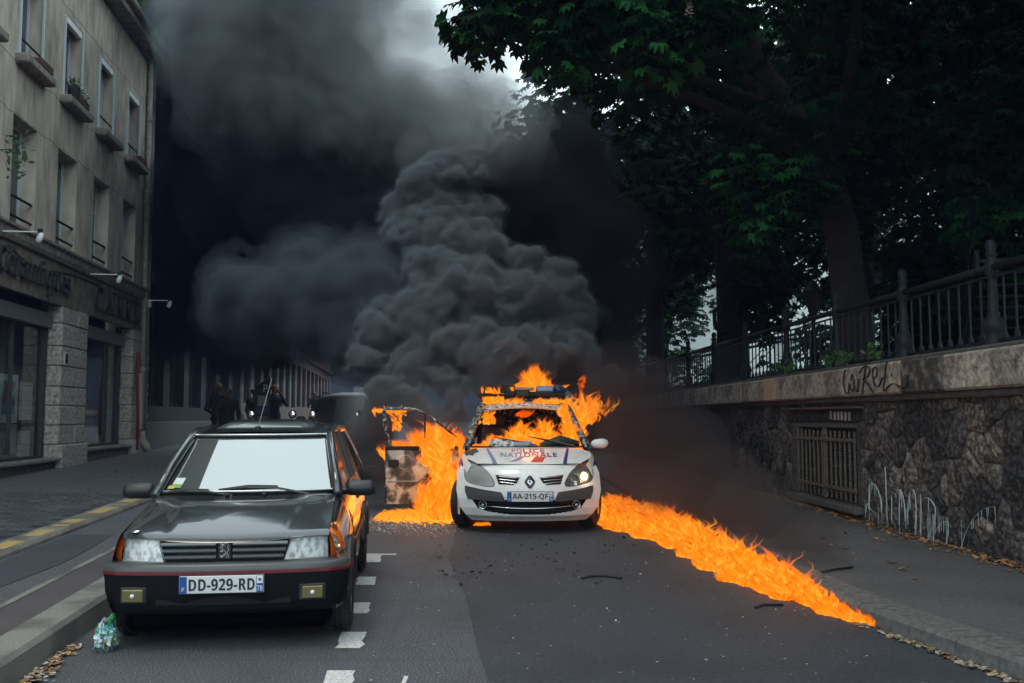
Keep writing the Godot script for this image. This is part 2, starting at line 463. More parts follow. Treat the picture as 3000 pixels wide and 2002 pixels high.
	# pavers of the left pavement
	struct("paver_bed", strip([9.2, 10.5, 12.0, 13.5, 14.9], func(z): return -0.53 * z - 0.4, func(z): return along(k2, z) - 0.33, func(x, z): return G(x, z) + 0.204, 4), M.black)
	var pv := Node3D.new()
	pv.name = "paver_field"; pv.set_meta("kind", "structure"); add_child(pv)
	var kinds := []
	for k in 4:
		var pm: StandardMaterial3D = M.pavement.duplicate()
		pm.albedo_color = lin(Color(0.72, 0.72, 0.74) * (0.65 + 0.14 * k))
		kinds.append(pm)
	var pmesh := MB.new().box(Vector3(), Vector3(0.265, 0.05, 0.165), 0.012).mesh()
	var row := 0
	var z := 9.3
	while z < 14.85:
		var x := along(k2, z) - 0.34 - 0.13 * (row % 2)
		while x > -0.53 * z - 0.25:
			var o := MeshInstance3D.new()
			o.name = "paver"; o.mesh = pmesh; o.material_override = kinds[rng.randi() % 4]
			o.transform = Transform3D(Basis.from_euler(Vector3(rng.randfn() * 0.012, 0.1 + rng.randfn() * 0.015, rng.randfn() * 0.012)), W(x - 0.135, z + 0.09, 0.195 + rng.randfn() * 0.003))
			pv.add_child(o, true)
			x -= 0.28
		z += 0.178
		row += 1

func kerb_run(called: String, tab: Array, zs: Array, top: float, width: float, side: float, m: Material) -> void:
	var k := Node3D.new()
	k.name = called; k.set_meta("kind", "structure"); add_child(k)
	for i in zs.size() - 1:
		var a: float = zs[i] + 0.006; var b: float = zs[i + 1] - 0.006
		var mb := MB.new()
		var n := 4
		var ring := []
		for j in n + 1:
			var z := lerpf(a, b, float(j) / n)
			var x := along(tab, z)
			var g := G(x, z)
			ring.append([Vector3(x - side * 0.01, g - 0.1, -z), Vector3(x + side * 0.01, g + top - 0.03, -z), Vector3(x + side * 0.035, g + top, -z), Vector3(x + side * width, g + top + 0.003, -z), Vector3(x + side * width, g - 0.1, -z)])
		for j in n:
			for q in 4: mb.quad(ring[j][q], ring[j + 1][q], ring[j + 1][q + 1], ring[j][q + 1])
		for e in [0, n]: 
			for q in range(1, 4): mb.tri(ring[e][0], ring[e][q], ring[e][q + 1])
		obj("kerb_stone", mb, m, k)

# ---------------------------------------------------------------- building with the ceramics shop
func facade_basis() -> Basis:
	var t := Vector3(-0.107, 0, -1).normalized()
	return Basis(t, Vector3.UP, t.cross(Vector3.UP))

func holed(mb: MB, s0: float, s1: float, y0: float, y1: float, holes: Array, out: float, deep: float) -> void:
	# a wall face at z = out with rectangular openings [s0, s1, y0, y1] and their reveals
	var xs := [s0, s1]; var ys := [y0, y1]
	for h in holes:
		for k in 2:
			if not xs.has(h[k]): xs.append(h[k])
			if not ys.has(h[k + 2]): ys.append(h[k + 2])
	xs.sort(); ys.sort()
	for i in xs.size() - 1:
		for j in ys.size() - 1:
			var cx: float = (xs[i] + xs[i + 1]) / 2; var cy: float = (ys[j] + ys[j + 1]) / 2
			var inside := false
			for h in holes:
				if cx > h[0] and cx < h[1] and cy > h[2] and cy < h[3]: inside = true
			if not inside:
				mb.quad(Vector3(xs[i], ys[j], out), Vector3(xs[i], ys[j + 1], out), Vector3(xs[i + 1], ys[j + 1], out), Vector3(xs[i + 1], ys[j], out))
	for h in holes:
		var a := Vector3(h[0], h[2], out); var b := Vector3(h[0], h[3], out); var c := Vector3(h[1], h[3], out); var d := Vector3(h[1], h[2], out)
		var q := Vector3(0, 0, -deep)
		mb.quad(a + q, b + q, b, a); mb.quad(b + q, c + q, c, b); mb.quad(c + q, d + q, d, c); mb.quad(d + q, a + q, a, d)

func window_unit(parent: Node, s0: float, s1: float, y0: float, y1: float, deep: float, m: Material, bars: int, tilt := 0.0) -> void:
	var mb := MB.new()
	var w := 0.06
	var z := -deep + 0.03
	var c := (s0 + s1) / 2
	mb.box(Vector3(s0 + w / 2, (y0 + y1) / 2, z), Vector3(w, y1 - y0, 0.07), 0.006)
	mb.box(Vector3(s1 - w / 2, (y0 + y1) / 2, z), Vector3(w, y1 - y0, 0.07), 0.006)
	mb.box(Vector3(c, y1 - w / 2, z), Vector3(s1 - s0 - 2 * w, w, 0.068), 0.006)
	mb.box(Vector3(c, y0 + w / 2, z), Vector3(s1 - s0 - 2 * w, w, 0.068), 0.006)
	mb.box(Vector3(c, (y0 + y1) / 2, z + 0.01), Vector3(0.09, y1 - y0 - 2 * w, 0.07), 0.008)
	for i in bars:
		var yy := lerpf(y0, y1, (i + 1.0) / (bars + 1.0))
		for sg in [-1, 1]:
			mb.box(Vector3(c + sg * (s1 - s0 - w) / 4, yy, z), Vector3((s1 - s0) / 2 - w - 0.05, 0.03, 0.04), 0.004)
	var f := obj("window", mb, m, parent)
	for sg in [-1, 1]:
		var hw := (s1 - s0) / 2 - w - 0.045
		var g := MB.new().box(Vector3(c + sg * (hw / 2 + 0.045), (y0 + y1) / 2, z - 0.01), Vector3(hw, y1 - y0 - 2 * w, 0.01), 0, Basis(Vector3.UP, tilt))
		obj("pane", g, M.glass, f)

func left_building() -> void:
	var b := facade_basis()
	var L := 1.0057
	var o := thing("shop_building", "weathered beige plaster building with a ceramics shop at street level", "building", Vector3(facade_x(22.0), 0, -22.0), b)
	var S := func(z: float) -> float: return (z - 22.0) * L
	var h2 := []; var h3 := []
	for k in 6:
		var z0 := 13.17 + 2.38 * k
		h2.append([S.call(z0), S.call(z0 + 1.19), 5.15, 7.2])
		h3.append([S.call(z0 + 0.12), S.call(z0 + 1.27), 8.35, 10.15])
	var wall := MB.new()
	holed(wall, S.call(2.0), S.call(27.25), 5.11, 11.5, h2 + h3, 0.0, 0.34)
	# far end of the house, and its back
	wall.quad(Vector3(S.call(27.25), 0, 0), Vector3(S.call(27.25), 12, 0), Vector3(S.call(27.25), 12, -8), Vector3(S.call(27.25), 0, -8))
	wall.quad(Vector3(S.call(2.0), 0, 0), Vector3(S.call(2.0), 15, 0), Vector3(S.call(2.0), 15, -8), Vector3(S.call(2.0), 0, -8))
	wall.quad(Vector3(S.call(2.0), 0, 0), Vector3(S.call(2.0), 5.11, 0), Vector3(S.call(11.0), 5.11, 0), Vector3(S.call(11.0), 0, 0))
	obj("wall", wall, M.plaster, o)
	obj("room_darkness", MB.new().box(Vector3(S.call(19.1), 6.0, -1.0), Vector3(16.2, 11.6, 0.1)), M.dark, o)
	obj("roof", MB.new().box(Vector3(S.call(19.1), 12.3, -4.2), Vector3(16.2, 0.3, 8.0), 0.02), M.facade_dark, o)
	# crack lines and joints across the plaster
	for y in [7.22, 8.2, 10.3]:
		var pts := []
		for i in 60:
			pts.append(Vector3(S.call(12.0 + i * 0.258), y + 0.03 * sin(i * 1.9) + rng.randfn() * 0.012, 0.0))
		obj("crack", MB.new().tube(pts, 0.006, 4), M.cornice, o)
	# lower windows
	for k in 6:
		var h: Array = h2[k]
		window_unit(o, h[0], h[1], h[2], h[3], 0.34, M.frame_blue, 0 if k < 4 else 2)
		var r := MB.new()
		for yy in [5.35, 5.72]:
			r.tube([Vector3(h[0] - 0.02, yy, -0.06), Vector3(h[1] + 0.02, yy, -0.06)], 0.025, 6)
		obj("railing", r, M.iron, o)
	for k in 6:
		var h: Array = h3[k]
		window_unit(o, h[0] + 0.04, h[1] - 0.04, h[2], h[3] - 0.1, 0.3, M.frame_blue, 0)
		obj("sill", MB.new().box(Vector3((h[0] + h[1]) / 2, 8.25, 0.08), Vector3(h[1] - h[0] + 0.34, 0.18, 0.34), 0.03), M.cornice, o)
		for sg in [0, 1]:
			obj("window_trim", MB.new().box(Vector3(h[sg], 9.2, 0.015), Vector3(0.045, 1.75, 0.05), 0.008), M.frame_blue, o)
		obj("shutter_box", MB.new().box(Vector3((h[0] + h[1]) / 2, 10.08, -0.06), Vector3(h[1] - h[0] - 0.05, 0.16, 0.1), 0.01), M.white, o)
		var r := MB.new()
		r.tube([Vector3(h[0], 8.72, -0.02), Vector3(h[1], 8.72, -0.02)], 0.02, 6)
		r.tube([Vector3(h[0], 8.42, -0.02), Vector3(h[1], 8.42, -0.02)], 0.02, 6)
		obj("railing", r, M.iron, o)
		if k in [2, 4]:
			var cu := MB.new().grid(10, 1, func(u, v): return Vector3(lerpf(h[0] + 0.5, h[1] - 0.1, u), lerpf(8.4, 10.0, v), -0.42 + 0.03 * sin(u * 30)))
			obj("curtain", cu, mat(0.3, 0.25, 0.22), o)
	# cornice above the shops, roof cornice
	var pr := [Vector2(0.0, 4.8), Vector2(0.1, 4.82), Vector2(0.14, 4.9), Vector2(0.14, 5.02), Vector2(0.2, 5.06), Vector2(0.2, 5.11), Vector2(0.0, 5.13)]
	var cm := MB.new()
	var n := 9
	for i in n:
		var a: float = S.call(11.0) + i * 16.34 / n + 0.004; var c: float = S.call(11.0) + (i + 1) * 16.34 / n - 0.004
		var piece := MB.new()
		for q in pr.size() - 1:
			piece.quad(Vector3(a, pr[q].y, pr[q].x), Vector3(a, pr[q + 1].y, pr[q + 1].x), Vector3(c, pr[q + 1].y, pr[q + 1].x), Vector3(c, pr[q].y, pr[q].x))
		obj("cornice", piece, M.cornice, o)
	obj("fascia", MB.new().box(Vector3(S.call(19.13), 4.4, -0.02), Vector3(16.34, 0.9, 0.12), 0.0), M.fascia, o)
	var rc := MB.new()
	rc.box(Vector3(S.call(19.13), 11.62, 0.15), Vector3(16.4, 0.16, 0.5), 0.02)
	rc.box(Vector3(S.call(19.13), 11.8, 0.22), Vector3(16.4, 0.16, 0.66), 0.03)
	obj("roof_cornice", rc, M.cornice, o)
	obj("attic_wall", MB.new().box(Vector3(S.call(14.6), 16.2, -1.2), Vector3(25.3, 8.8, 0.3)), M.facade_dark, o)
	var br := MB.new()
	for i in 40:
		br.tube([Vector3(S.call(19.0 + i * 0.2), 11.88, 0.4), Vector3(S.call(19.0 + i * 0.2), 12.8, 0.4)], 0.012, 4)
	br.tube([Vector3(S.call(19.0), 12.8, 0.4), Vector3(S.call(27.0), 12.8, 0.4)], 0.02, 5)
	obj("balcony_railing", br, M.iron, o)
	# street level: plinth walls, stone pillars of blocks, shop fronts
	for d in [[11.0, 20.75, 0.74], [22.45, 26.15, 0.88]]:
		var sw: float = (d[1] - d[0]) * L
		obj("plinth", MB.new().box(Vector3(S.call((d[0] + d[1]) / 2), d[2] / 2 - 0.02, -0.1), Vector3(sw, d[2], 0.22), 0.01), M.plinth, o)
		obj("ledge", MB.new().box(Vector3(S.call((d[0] + d[1]) / 2), d[2] + 0.01, -0.06), Vector3(sw, 0.07, 0.36), 0.015), M.granite, o)
	for d in [[20.75, 22.45, 0.0], [26.15, 27.25, 0.0], [13.4, 14.6, 0.0]]:
		var y := 0.3
		var row := 0
		var p := obj("pillar", MB.new().box(Vector3(S.call((d[0] + d[1]) / 2), 2.2, -0.22), Vector3((d[1] - d[0]) * L - 0.05, 3.6, 0.36)), M.plinth, o)
		while y < 3.9:
			var hh := 0.38 + 0.1 * rng.randf() if row > 0 else 0.75
			hh = minf(hh, 3.95 - y)
			if hh < 0.06: break
			var bulge := 0.07 if row == 0 else 0.0
			var cuts := [0.0, 1.0] if row == 0 else [0.0, 0.42 + 0.16 * (row % 2) + rng.randf() * 0.08, 1.0]
			for i in cuts.size() - 1:
				var a: float = lerpf(d[0], d[1], cuts[i]); var c: float = lerpf(d[0], d[1], cuts[i + 1])
				obj("stone_block", MB.new().box(Vector3(S.call((a + c) / 2), y + hh / 2, -0.1 + bulge / 2 + rng.randfn() * 0.006), Vector3((c - a) * L - 0.012, hh - 0.012, 0.3 + bulge), 0.02), M.block, p)
			y += hh
			row += 1
	# shop windows: dark glass set back, metal frames, shutter housings
	for d in [[14.6, 20.75, 0.77, 3.95], [22.45, 26.15, 0.91, 3.95]]:
		var sw: float = (d[1] - d[0]) * L
		var cs: float = S.call((d[0] + d[1]) / 2)
		var fr := MB.new()
		fr.box(Vector3(S.call(d[0]) + 0.05, 2.3, -0.3), Vector3(0.08, 3.2, 0.1), 0.01)
		fr.box(Vector3(S.call(d[1]) - 0.05, 2.3, -0.3), Vector3(0.08, 3.2, 0.1), 0.01)
		fr.box(Vector3(cs, d[2] + 0.04, -0.3), Vector3(sw - 0.2, 0.06, 0.09), 0.01)
		fr.box(Vector3(cs + sw * 0.22, 2.2, -0.3), Vector3(0.05, 2.6, 0.08), 0.01)
		var f := obj("shop_window", fr, M.letter, o)
		obj("shutter_housing", MB.new().box(Vector3(cs, 3.62, -0.22), Vector3(sw - 0.04, 0.3, 0.16), 0.01), mat(0.13, 0.135, 0.14, 0.6), f)
		var gl := mat(0.02, 0.022, 0.025, 0.05)
		gl.transparency = BaseMaterial3D.TRANSPARENCY_ALPHA
		gl.albedo_color.a = 0.12
		obj("pane", MB.new().box(Vector3(cs, 2.2, -0.33), Vector3(sw - 0.16, 2.75, 0.008)), gl, f)
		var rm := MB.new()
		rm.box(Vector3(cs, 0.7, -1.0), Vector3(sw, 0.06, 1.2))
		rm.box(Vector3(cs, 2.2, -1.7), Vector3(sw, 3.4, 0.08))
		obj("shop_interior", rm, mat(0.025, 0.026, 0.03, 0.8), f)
	# the ceramics on show
	var crab := tag(obj("tile_panel", MB.new().box(Vector3(0, 0, 0), Vector3(0.88, 0.95, 0.04), 0.006), mat(0.55, 0.6, 0.6, 0.4)), "pale tile panel with a red crab on blue behind the shop window", "tile panel") as MeshInstance3D
	crab.transform = o.transform * Transform3D(Basis(), Vector3(S.call(19.5), 1.98, -0.5))
	obj("blue_field", MB.new().box(Vector3(-0.04, 0.02, 0.024), Vector3(0.62, 0.66, 0.012)), mat(0.05, 0.18, 0.28, 0.4), crab)
	var cr := MB.new().smooth()
	cr.lathe([Vector2(0, 0.015), Vector2(0.1, 0.012), Vector2(0.13, 0)], 14, Transform3D(Basis(Vector3.RIGHT, PI / 2), Vector3(-0.05, 0.04, 0.03)))
	for i in 8:
		var a := -0.5 + i * 0.2 + (0.0 if i < 4 else PI - 0.6)
		cr.tube([Vector3(-0.05, 0.04, 0.035), Vector3(-0.05 + cos(a) * 0.2, 0.04 + sin(a) * 0.2, 0.04), Vector3(-0.05 + cos(a) * 0.24, -0.08 + sin(a) * 0.24, 0.035)], [0.02, 0.014, 0.005], 5)
	for sg in [-1, 1]:
		cr.tube([Vector3(-0.05, 0.1, 0.035), Vector3(-0.05 + sg * 0.16, 0.2, 0.04), Vector3(-0.05 + sg * 0.12, 0.29, 0.035)], [0.02, 0.02, 0.045], 6)
	obj("crab", cr, mat(0.3, 0.035, 0.03, 0.5), crab)
	var specs := [["tile_panel", 20.36, 1.95, 0.72, 0.8, "white tiled panel with a grey border stripe behind the shop window", "w"], ["tile_panel", 19.5, 1.18, 0.9, 0.62, "speckled grey mosaic panel under the crab panel", "m"], ["tile_panel", 20.36, 1.08, 0.6, 0.55, "pale tile panel with faint writing low in the shop window", "w"], ["tile_panel", 19.5, 0.84, 0.9, 0.1, "black and white pebble panel at the foot of the shop window", "m"]]
	for sp in specs:
		var t := thing(sp[0], sp[5], "tile panel", o.transform * Vector3(S.call(sp[1]), sp[2], -0.5), b)
		obj("backing", MB.new().box(Vector3(), Vector3(sp[3], sp[4], 0.03), 0.005), mat(0.12, 0.12, 0.12), t)
		var nx := 4; var ny := 4
		for i in nx:
			for j in ny:
				var v := 0.5 if sp[6] == "w" else 0.1 + 0.3 * rng.randf()
				obj("tile", MB.new().box(Vector3((i - 1.5) * sp[3] * 0.24, (j - 1.5) * sp[4] * 0.24, 0.02), Vector3(sp[3] * 0.23, sp[4] * 0.23, 0.015), 0.003), mat(v, v * 1.02, v, 0.35), t)
	var stand := thing("display_stand", "blue cloth covered stand with pale pots in the second shop window", "stand", o.transform * Vector3(S.call(24.0), 0.9, -0.6), b)
	obj("cloth", MB.new().box(Vector3(0, 0.35, 0), Vector3(0.8, 0.7, 0.5), 0.03), mat(0.07, 0.1, 0.13), stand)
	for i in 3:
		obj("pot", MB.new().smooth().lathe([Vector2(0, 0), Vector2(0.08, 0), Vector2(0.14, 0.12), Vector2(0.07, 0.24), Vector2(0.09, 0.27)], 12, Transform3D(Basis(), Vector3(0.65 + i * 0.33, 0.0, 0.1))), mat(0.25, 0.25, 0.22, 0.3), stand)
	# fascia lettering
	var f1 := SystemFont.new(); f1.font_names = PackedStringArray(["Droid Serif"])
	lettering(o, "Céramiques", f1, S.call(17.25), S.call(21.05), 4.2, 4.66, 0.045)
	lettering(o, "CARRE", f1, S.call(22.7), S.call(26.45), 4.1, 4.68, 0.045)
	var cable := []
	for i in 24:
		var t := i / 23.0
		cable.append(Vector3(S.call(lerpf(17.8, 23.2, t)), 4.72 - 0.17 * sin(t * PI * 2.0) * (1 - t) - 0.1 * sin(t * PI), 0.06))
	obj("cable", MB.new().tube(cable, 0.012, 5), M.black, o)
	# sign lamps on white arms
	var where := ["above the first letters of the ceramics sign", "between the two shop signs", "beside the downpipe"]
	var i := 0
	for d in [[17.3, 4.88], [22.2, 4.83], [27.0, 4.81]]:
		var lamp := thing("sign_lamp", "small white spot lamp on a thin arm " + where[i], "lamp", o.transform * Vector3(S.call(d[0]), d[1], 0.14), b, "white sign lamps along the shop front")
		obj("arm", MB.new().tube([Vector3(0, 0, 0), Vector3(0, 0.0, 0.62)], 0.014, 6), M.white, lamp)
		obj("lamp_head", MB.new().smooth().lathe([Vector2(0, 0.07), Vector2(0.036, 0.05), Vector2(0.056, -0.04), Vector2(0.05, -0.12), Vector2(0.0, -0.13)], 12, Transform3D(Basis(Vector3.RIGHT, 0.35), Vector3(0, -0.07, 0.64))), M.white, lamp)
		obj("lamp_joint", MB.new().box(Vector3(0, 0.02, 0.63), Vector3(0.07, 0.08, 0.08), 0.015), M.black, lamp)
		i += 1
	# downpipes, red conduit, junction cover
	var dp := thing("downpipe", "rusty cream downpipe at the corner of the shop building", "pipe", o.transform * Vector3(S.call(27.0), 0.75, 0.1), b)
	var pm := MB.new().smooth().tube([Vector3(0, 0.1, 0), Vector3(0, 11.2, 0)], 0.075, 10)
	obj("pipe", pm, M.pipe, dp)
	for y in [2.1, 4.2, 6.3, 6.7, 7.0, 9.0]:
		obj("collar", MB.new().smooth().lathe([Vector2(0.076, 0), Vector2(0.1, 0.02), Vector2(0.1, 0.1), Vector2(0.076, 0.12)], 10, Transform3D(Basis(), Vector3(0, y, 0))), M.pipe, dp)
	obj("boot", MB.new().smooth().tube([Vector3(0, 0.5, 0), Vector3(0.02, 0.25, 0.02), Vector3(0.03, 0.1, 0.14), Vector3(0.03, -0.03, 0.2)], 0.11, 8), M.pipe, dp)
	var dp2 := thing("downpipe", "thinner grey downpipe with stickers beside the rusty one", "pipe", o.transform * Vector3(S.call(27.32), 0.75, 0.12), b)
	obj("pipe", MB.new().smooth().tube([Vector3(0, 0.0, 0), Vector3(0, 11.5, 0)], 0.055, 10), mat(0.16, 0.165, 0.17, 0.7), dp2)
	for y in [0.9, 1.5, 1.75, 2.2, 2.5]:
		obj("sticker", MB.new().box(Vector3(0.0, y, 0.057), Vector3(0.06, 0.1, 0.006)), mat(0.3 + 0.2 * rng.randf(), 0.4, 0.42, 0.6), dp2)
	obj("collar", MB.new().box(Vector3(0, 4.0, 0.02), Vector3(0.14, 0.22, 0.14), 0.02), M.frame_blue, dp2)
	var hose := []
	for k in 14:
		var t := k / 13.0
		hose.append(o.transform * Vector3(S.call(26.55 - 0.12 * sin(t * 3.0)), lerpf(0.75, 3.35, t), 0.13 + 0.03 * sin(t * 5.0)))
	tag(obj("conduit", MB.new().smooth().tube(hose, 0.045, 8), M.red), "red plastic conduit running up the pier beside the downpipe", "pipe")
	var jb := thing("cable_cover", "narrow cream cable cover on the wall between conduit and downpipe", "cable cover", o.transform * Vector3(S.call(26.78), 1.5, 0.1), b)
	obj("cover", MB.new().box(Vector3(0, 0.55, 0), Vector3(0.22, 1.5, 0.12), 0.015), M.cream, jb)
	obj("screw", MB.new().box(Vector3(0, 1.15, 0.062), Vector3(0.03, 0.03, 0.01)), M.black, jb)
	var box := thing("wall_box", "small white framed meter box on the stone pillar", "box", o.transform * Vector3(S.call(20.98), 2.85, 0.06), b)
	obj("frame", MB.new().box(Vector3(), Vector3(0.2, 0.28, 0.05), 0.01), mat(0.42, 0.43, 0.42), box)
	obj("window", MB.new().box(Vector3(0, 0.0, 0.03), Vector3(0.13, 0.2, 0.01)), M.dark, box)
	# flowers on the upper sills
	var soil := mat(0.03, 0.02, 0.014)
	var pots := [["window_box", 20.95, "brown window box with white flowers on the upper window sill", true], ["window_box", 18.7, "empty dark red window box on the leftmost upper sill", false], ["window_box", 25.9, "dark window box on the upper sill nearest the downpipe", false]]
	for d in pots:
		var t := thing(d[0], d[2], "window box", o.transform * Vector3(S.call(d[1] + 0.25), 8.345, 0.12), b)
		obj("trough", MB.new().box(Vector3(0, 0.09, 0), Vector3(0.62, 0.17, 0.2), 0.02), mat(0.07, 0.03, 0.024, 0.7), t)
		obj("soil", MB.new().box(Vector3(0, 0.16, 0), Vector3(0.56, 0.04, 0.15)), soil, t)
		if d[3]:
			tuft(t, "greenery", Vector3(0, 0.16, 0), Vector3(0.3, 0.2, 0.13), 160, mat(0.03, 0.06, 0.03), 0.07)
			for k in 30:
				obj("flower", MB.new().lathe([Vector2(0, 0.02), Vector2(0.022, 0.012), Vector2(0.0, 0.0)], 5, Transform3D(Basis(Vector3.RIGHT, rng.randf()), Vector3(rng.randf_range(-0.3, 0.3), 0.24 + 0.14 * rng.randf(), rng.randf_range(-0.06, 0.16)))), M.white, t)
	var pot := thing("flower_pot", "dark ribbed flower pot with a leafy plant left of the white flowers", "flower pot", o.transform * Vector3(S.call(20.72), 8.345, 0.13), b)
	obj("pot", MB.new().smooth().lathe([Vector2(0, 0), Vector2(0.1, 0), Vector2(0.13, 0.26), Vector2(0.14, 0.28), Vector2(0.12, 0.28), Vector2(0.1, 0.22), Vector2(0, 0.22)], 14), mat(0.03, 0.035, 0.04), pot)
	tuft(pot, "greenery", Vector3(0, 0.26, 0), Vector3(0.2, 0.22, 0.18), 140, mat(0.035, 0.06, 0.035), 0.08)
	for d in [[22.5, "left"], [24.2, "right"]]:
		var t := thing("balcony_plant", "spiky green balcony plant on the roof cornice, the %s one" % d[1], "plant", o.transform * Vector3(S.call(d[0]), 11.88, 0.2), b)
		obj("trough", MB.new().box(Vector3(0, 0.12, 0), Vector3(0.9, 0.24, 0.25), 0.02), mat(0.1, 0.06, 0.04), t)
		tuft(t, "greenery", Vector3(0, 0.25, 0.05), Vector3(0.5, 0.55, 0.28), 240, mat(0.05, 0.11, 0.03), 0.2)
	var sprig := thing("shrub_branch", "small leafy branch hanging in at the left edge beside the lower windows", "plant", Vector3(-6.95, 5.0, -13.7))
	tuft(sprig, "foliage", Vector3(0.0, 0.3, 0.0), Vector3(0.17, 0.4, 0.3), 90, mat(0.03, 0.05, 0.03), 0.09)
	obj("twig", MB.new().tube([Vector3(-0.6, 0.3, 0.2), Vector3(0.05, 0.35, 0)], 0.008, 5), M.bark, sprig)

func tuft(parent: Node, called: String, c: Vector3, r: Vector3, n: int, m: Material, size: float) -> void:
	var mb := MB.new()
	m.backlight_enabled = true
	m.backlight = Color(0.3, 0.4, 0.2)
	m.cull_mode = BaseMaterial3D.CULL_DISABLED
	for i in n:
		var d := Vector3(rng.randfn(), rng.randfn(), rng.randfn()).normalized() * pow(rng.randf(), 0.4)
		var p := c + d * r
		var a := Vector3(rng.randfn(), rng.randfn() * 0.6 + 0.4, rng.randfn()).normalized() * size * (0.6 + 0.8 * rng.randf())
		var s := a.cross(Vector3(rng.randfn(), rng.randfn(), rng.randfn())).normalized() * size * 0.28
		mb.tri(p, p + a * 0.5 + s, p + a); mb.tri(p, p + a, p + a * 0.5 - s)
	obj(called, mb, m, parent).set_meta("kind", "stuff")

func lettering(parent: Node, text: String, font: Font, s0: float, s1: float, y0: float, y1: float, z: float) -> void:
	# raised letters, each a part
	var widths := []; var meshes := []
	var total := 0.0
	for ch in text:
		var tm := TextMesh.new()
		tm.font = font; tm.text = ch; tm.font_size = 64; tm.pixel_size = 0.01; tm.depth = 0.08
		var w: float = maxf(tm.get_aabb().size.x, 0.1) + 0.07
		widths.append(w); meshes.append(tm); total += w
	var cap := TextMesh.new(); cap.font = font; cap.text = "C"; cap.font_size = 64; cap.pixel_size = 0.01
	var ab := cap.get_aabb()
	var sx := (s1 - s0) / total; var sy := (y1 - y0) / ab.size.y
	var x := s0
	for i in meshes.size():
		var a: AABB = meshes[i].get_aabb()
		var o := obj("letter", meshes[i], M.letter, parent)
		var base: float = y0 - ab.position.y * sy
		o.transform = Transform3D(Basis.from_scale(Vector3(sx, sy, 1.0)), Vector3(x - a.position.x * sx + 0.035 * sx, base, z + 0.04))
		x += widths[i] * sx

func far_buildings() -> void:
	var b := facade_basis()
	var L := 1.0057
	# [name, from, to, height, wall, label, ground-floor bays]
	var list := [
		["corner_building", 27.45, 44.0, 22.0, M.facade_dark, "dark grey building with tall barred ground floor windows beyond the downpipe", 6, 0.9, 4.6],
		["street_building", 44.1, 66.0, 21.0, M.facade_tan, "pale building with barred ground floor windows further up the street", 7, 1.0, 4.4],
		["street_building", 66.1, 96.0, 20.0, M.facade_pink, "pinkish building at the far end of the pavement", 9, 1.0, 4.4]]
	for d in list:
		var len: float = (d[2] - d[1]) * L
		var g := G(-9, d[1]) + 0.2
		var o := thing(d[0], d[5], "building", Vector3(facade_x(d[1]), g - 0.3, -d[1]), b)
		var holes := []; var n: int = d[6]
		for i in n:
			var c := (i + 0.5) * len / n
			holes.append([c - len / n * 0.36, c + len / n * 0.36, 1.2 + d[7] * 0.4, d[8]])
		var ups := []
		for fl in 4:
			for i in n:
				var c := (i + 0.5) * len / n
				ups.append([c - 0.6, c + 0.6, 6.0 + fl * 3.4, 8.2 + fl * 3.4])
		var w := MB.new()
		holed(w, 0, len, 0, d[3], holes + ups, 0, 0.3)
		w.box(Vector3(len / 2, d[3] / 2, -3), Vector3(len, d[3], 5.0))
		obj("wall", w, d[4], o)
		obj("plinth", MB.new().box(Vector3(len / 2, 0.55, 0.05), Vector3(len, 1.1, 0.12), 0.02), M.plinth if d[4] == M.facade_dark else d[4], o)
		obj("string_course", MB.new().box(Vector3(len / 2, 5.1, 0.1), Vector3(len, 0.3, 0.25), 0.03), d[4], o)
		for h in holes:
			var fr := MB.new()
			var c: float = (h[0] + h[1]) / 2
			fr.box(Vector3(c, h[3] - 0.06, -0.2), Vector3(h[1] - h[0], 0.12, 0.08))
			fr.box(Vector3(c, h[2] + 0.06, -0.2), Vector3(h[1] - h[0], 0.12, 0.08))
			fr.box(Vector3(c, (h[2] + h[3]) / 2, -0.2), Vector3(0.1, h[3] - h[2] - 0.24, 0.08))
			var f := obj("window", fr, M.letter, o)
			obj("pane", MB.new().box(Vector3(c, (h[2] + h[3]) / 2, -0.28), Vector3(h[1] - h[0], h[3] - h[2], 0.02)), M.glass if d[4] == M.facade_dark else mat(0.1, 0.1, 0.085, 0.15, 0.2), f)
			var k := 7
			for i in k:
				obj("bar", MB.new().tube([Vector3(lerpf(h[0], h[1], (i + 0.5) / k), h[2], -0.08), Vector3(lerpf(h[0], h[1], (i + 0.5) / k), h[3], -0.08)], 0.022, 5), M.iron, f)
		for h in ups:
			var f := obj("window", MB.new().box(Vector3((h[0] + h[1]) / 2, (h[2] + h[3]) / 2, -0.26), Vector3(h[1] - h[0], h[3] - h[2], 0.03)), M.glass, o)
			obj("mullion", MB.new().box(Vector3((h[0] + h[1]) / 2, (h[2] + h[3]) / 2, -0.22), Vector3(0.08, h[3] - h[2], 0.04)), M.letter, f)
	# a building across the end of the street, lost in the smoke
	var o := thing("end_building", "dark building closing the street behind the smoke", "building", Vector3(-4, 1.2, -125))
	var w2 := MB.new()
	var hs := []
	for i in 8:
		for j in 5: hs.append([-22 + i * 6.0, -19.5 + i * 6.0, 2 + j * 3.6, 4.4 + j * 3.6])
	holed(w2, -25, 27, -2, 21, hs, 0, 0.3)
	w2.box(Vector3(1, 9.5, -4), Vector3(52, 23, 6))
	obj("wall", w2, M.facade_dark, o)
	for h in hs: obj("window", MB.new().box(Vector3((h[0] + h[1]) / 2, (h[2] + h[3]) / 2, -0.25), Vector3(2.5, 2.4, 0.05)), M.glass, o)

# ---------------------------------------------------------------- rubble wall, coping, barred opening
func wall_basis() -> Basis:
	var t := Vector3(0.03, 0, 1).normalized()
	return Basis(t, Vector3.UP, t.cross(Vector3.UP))

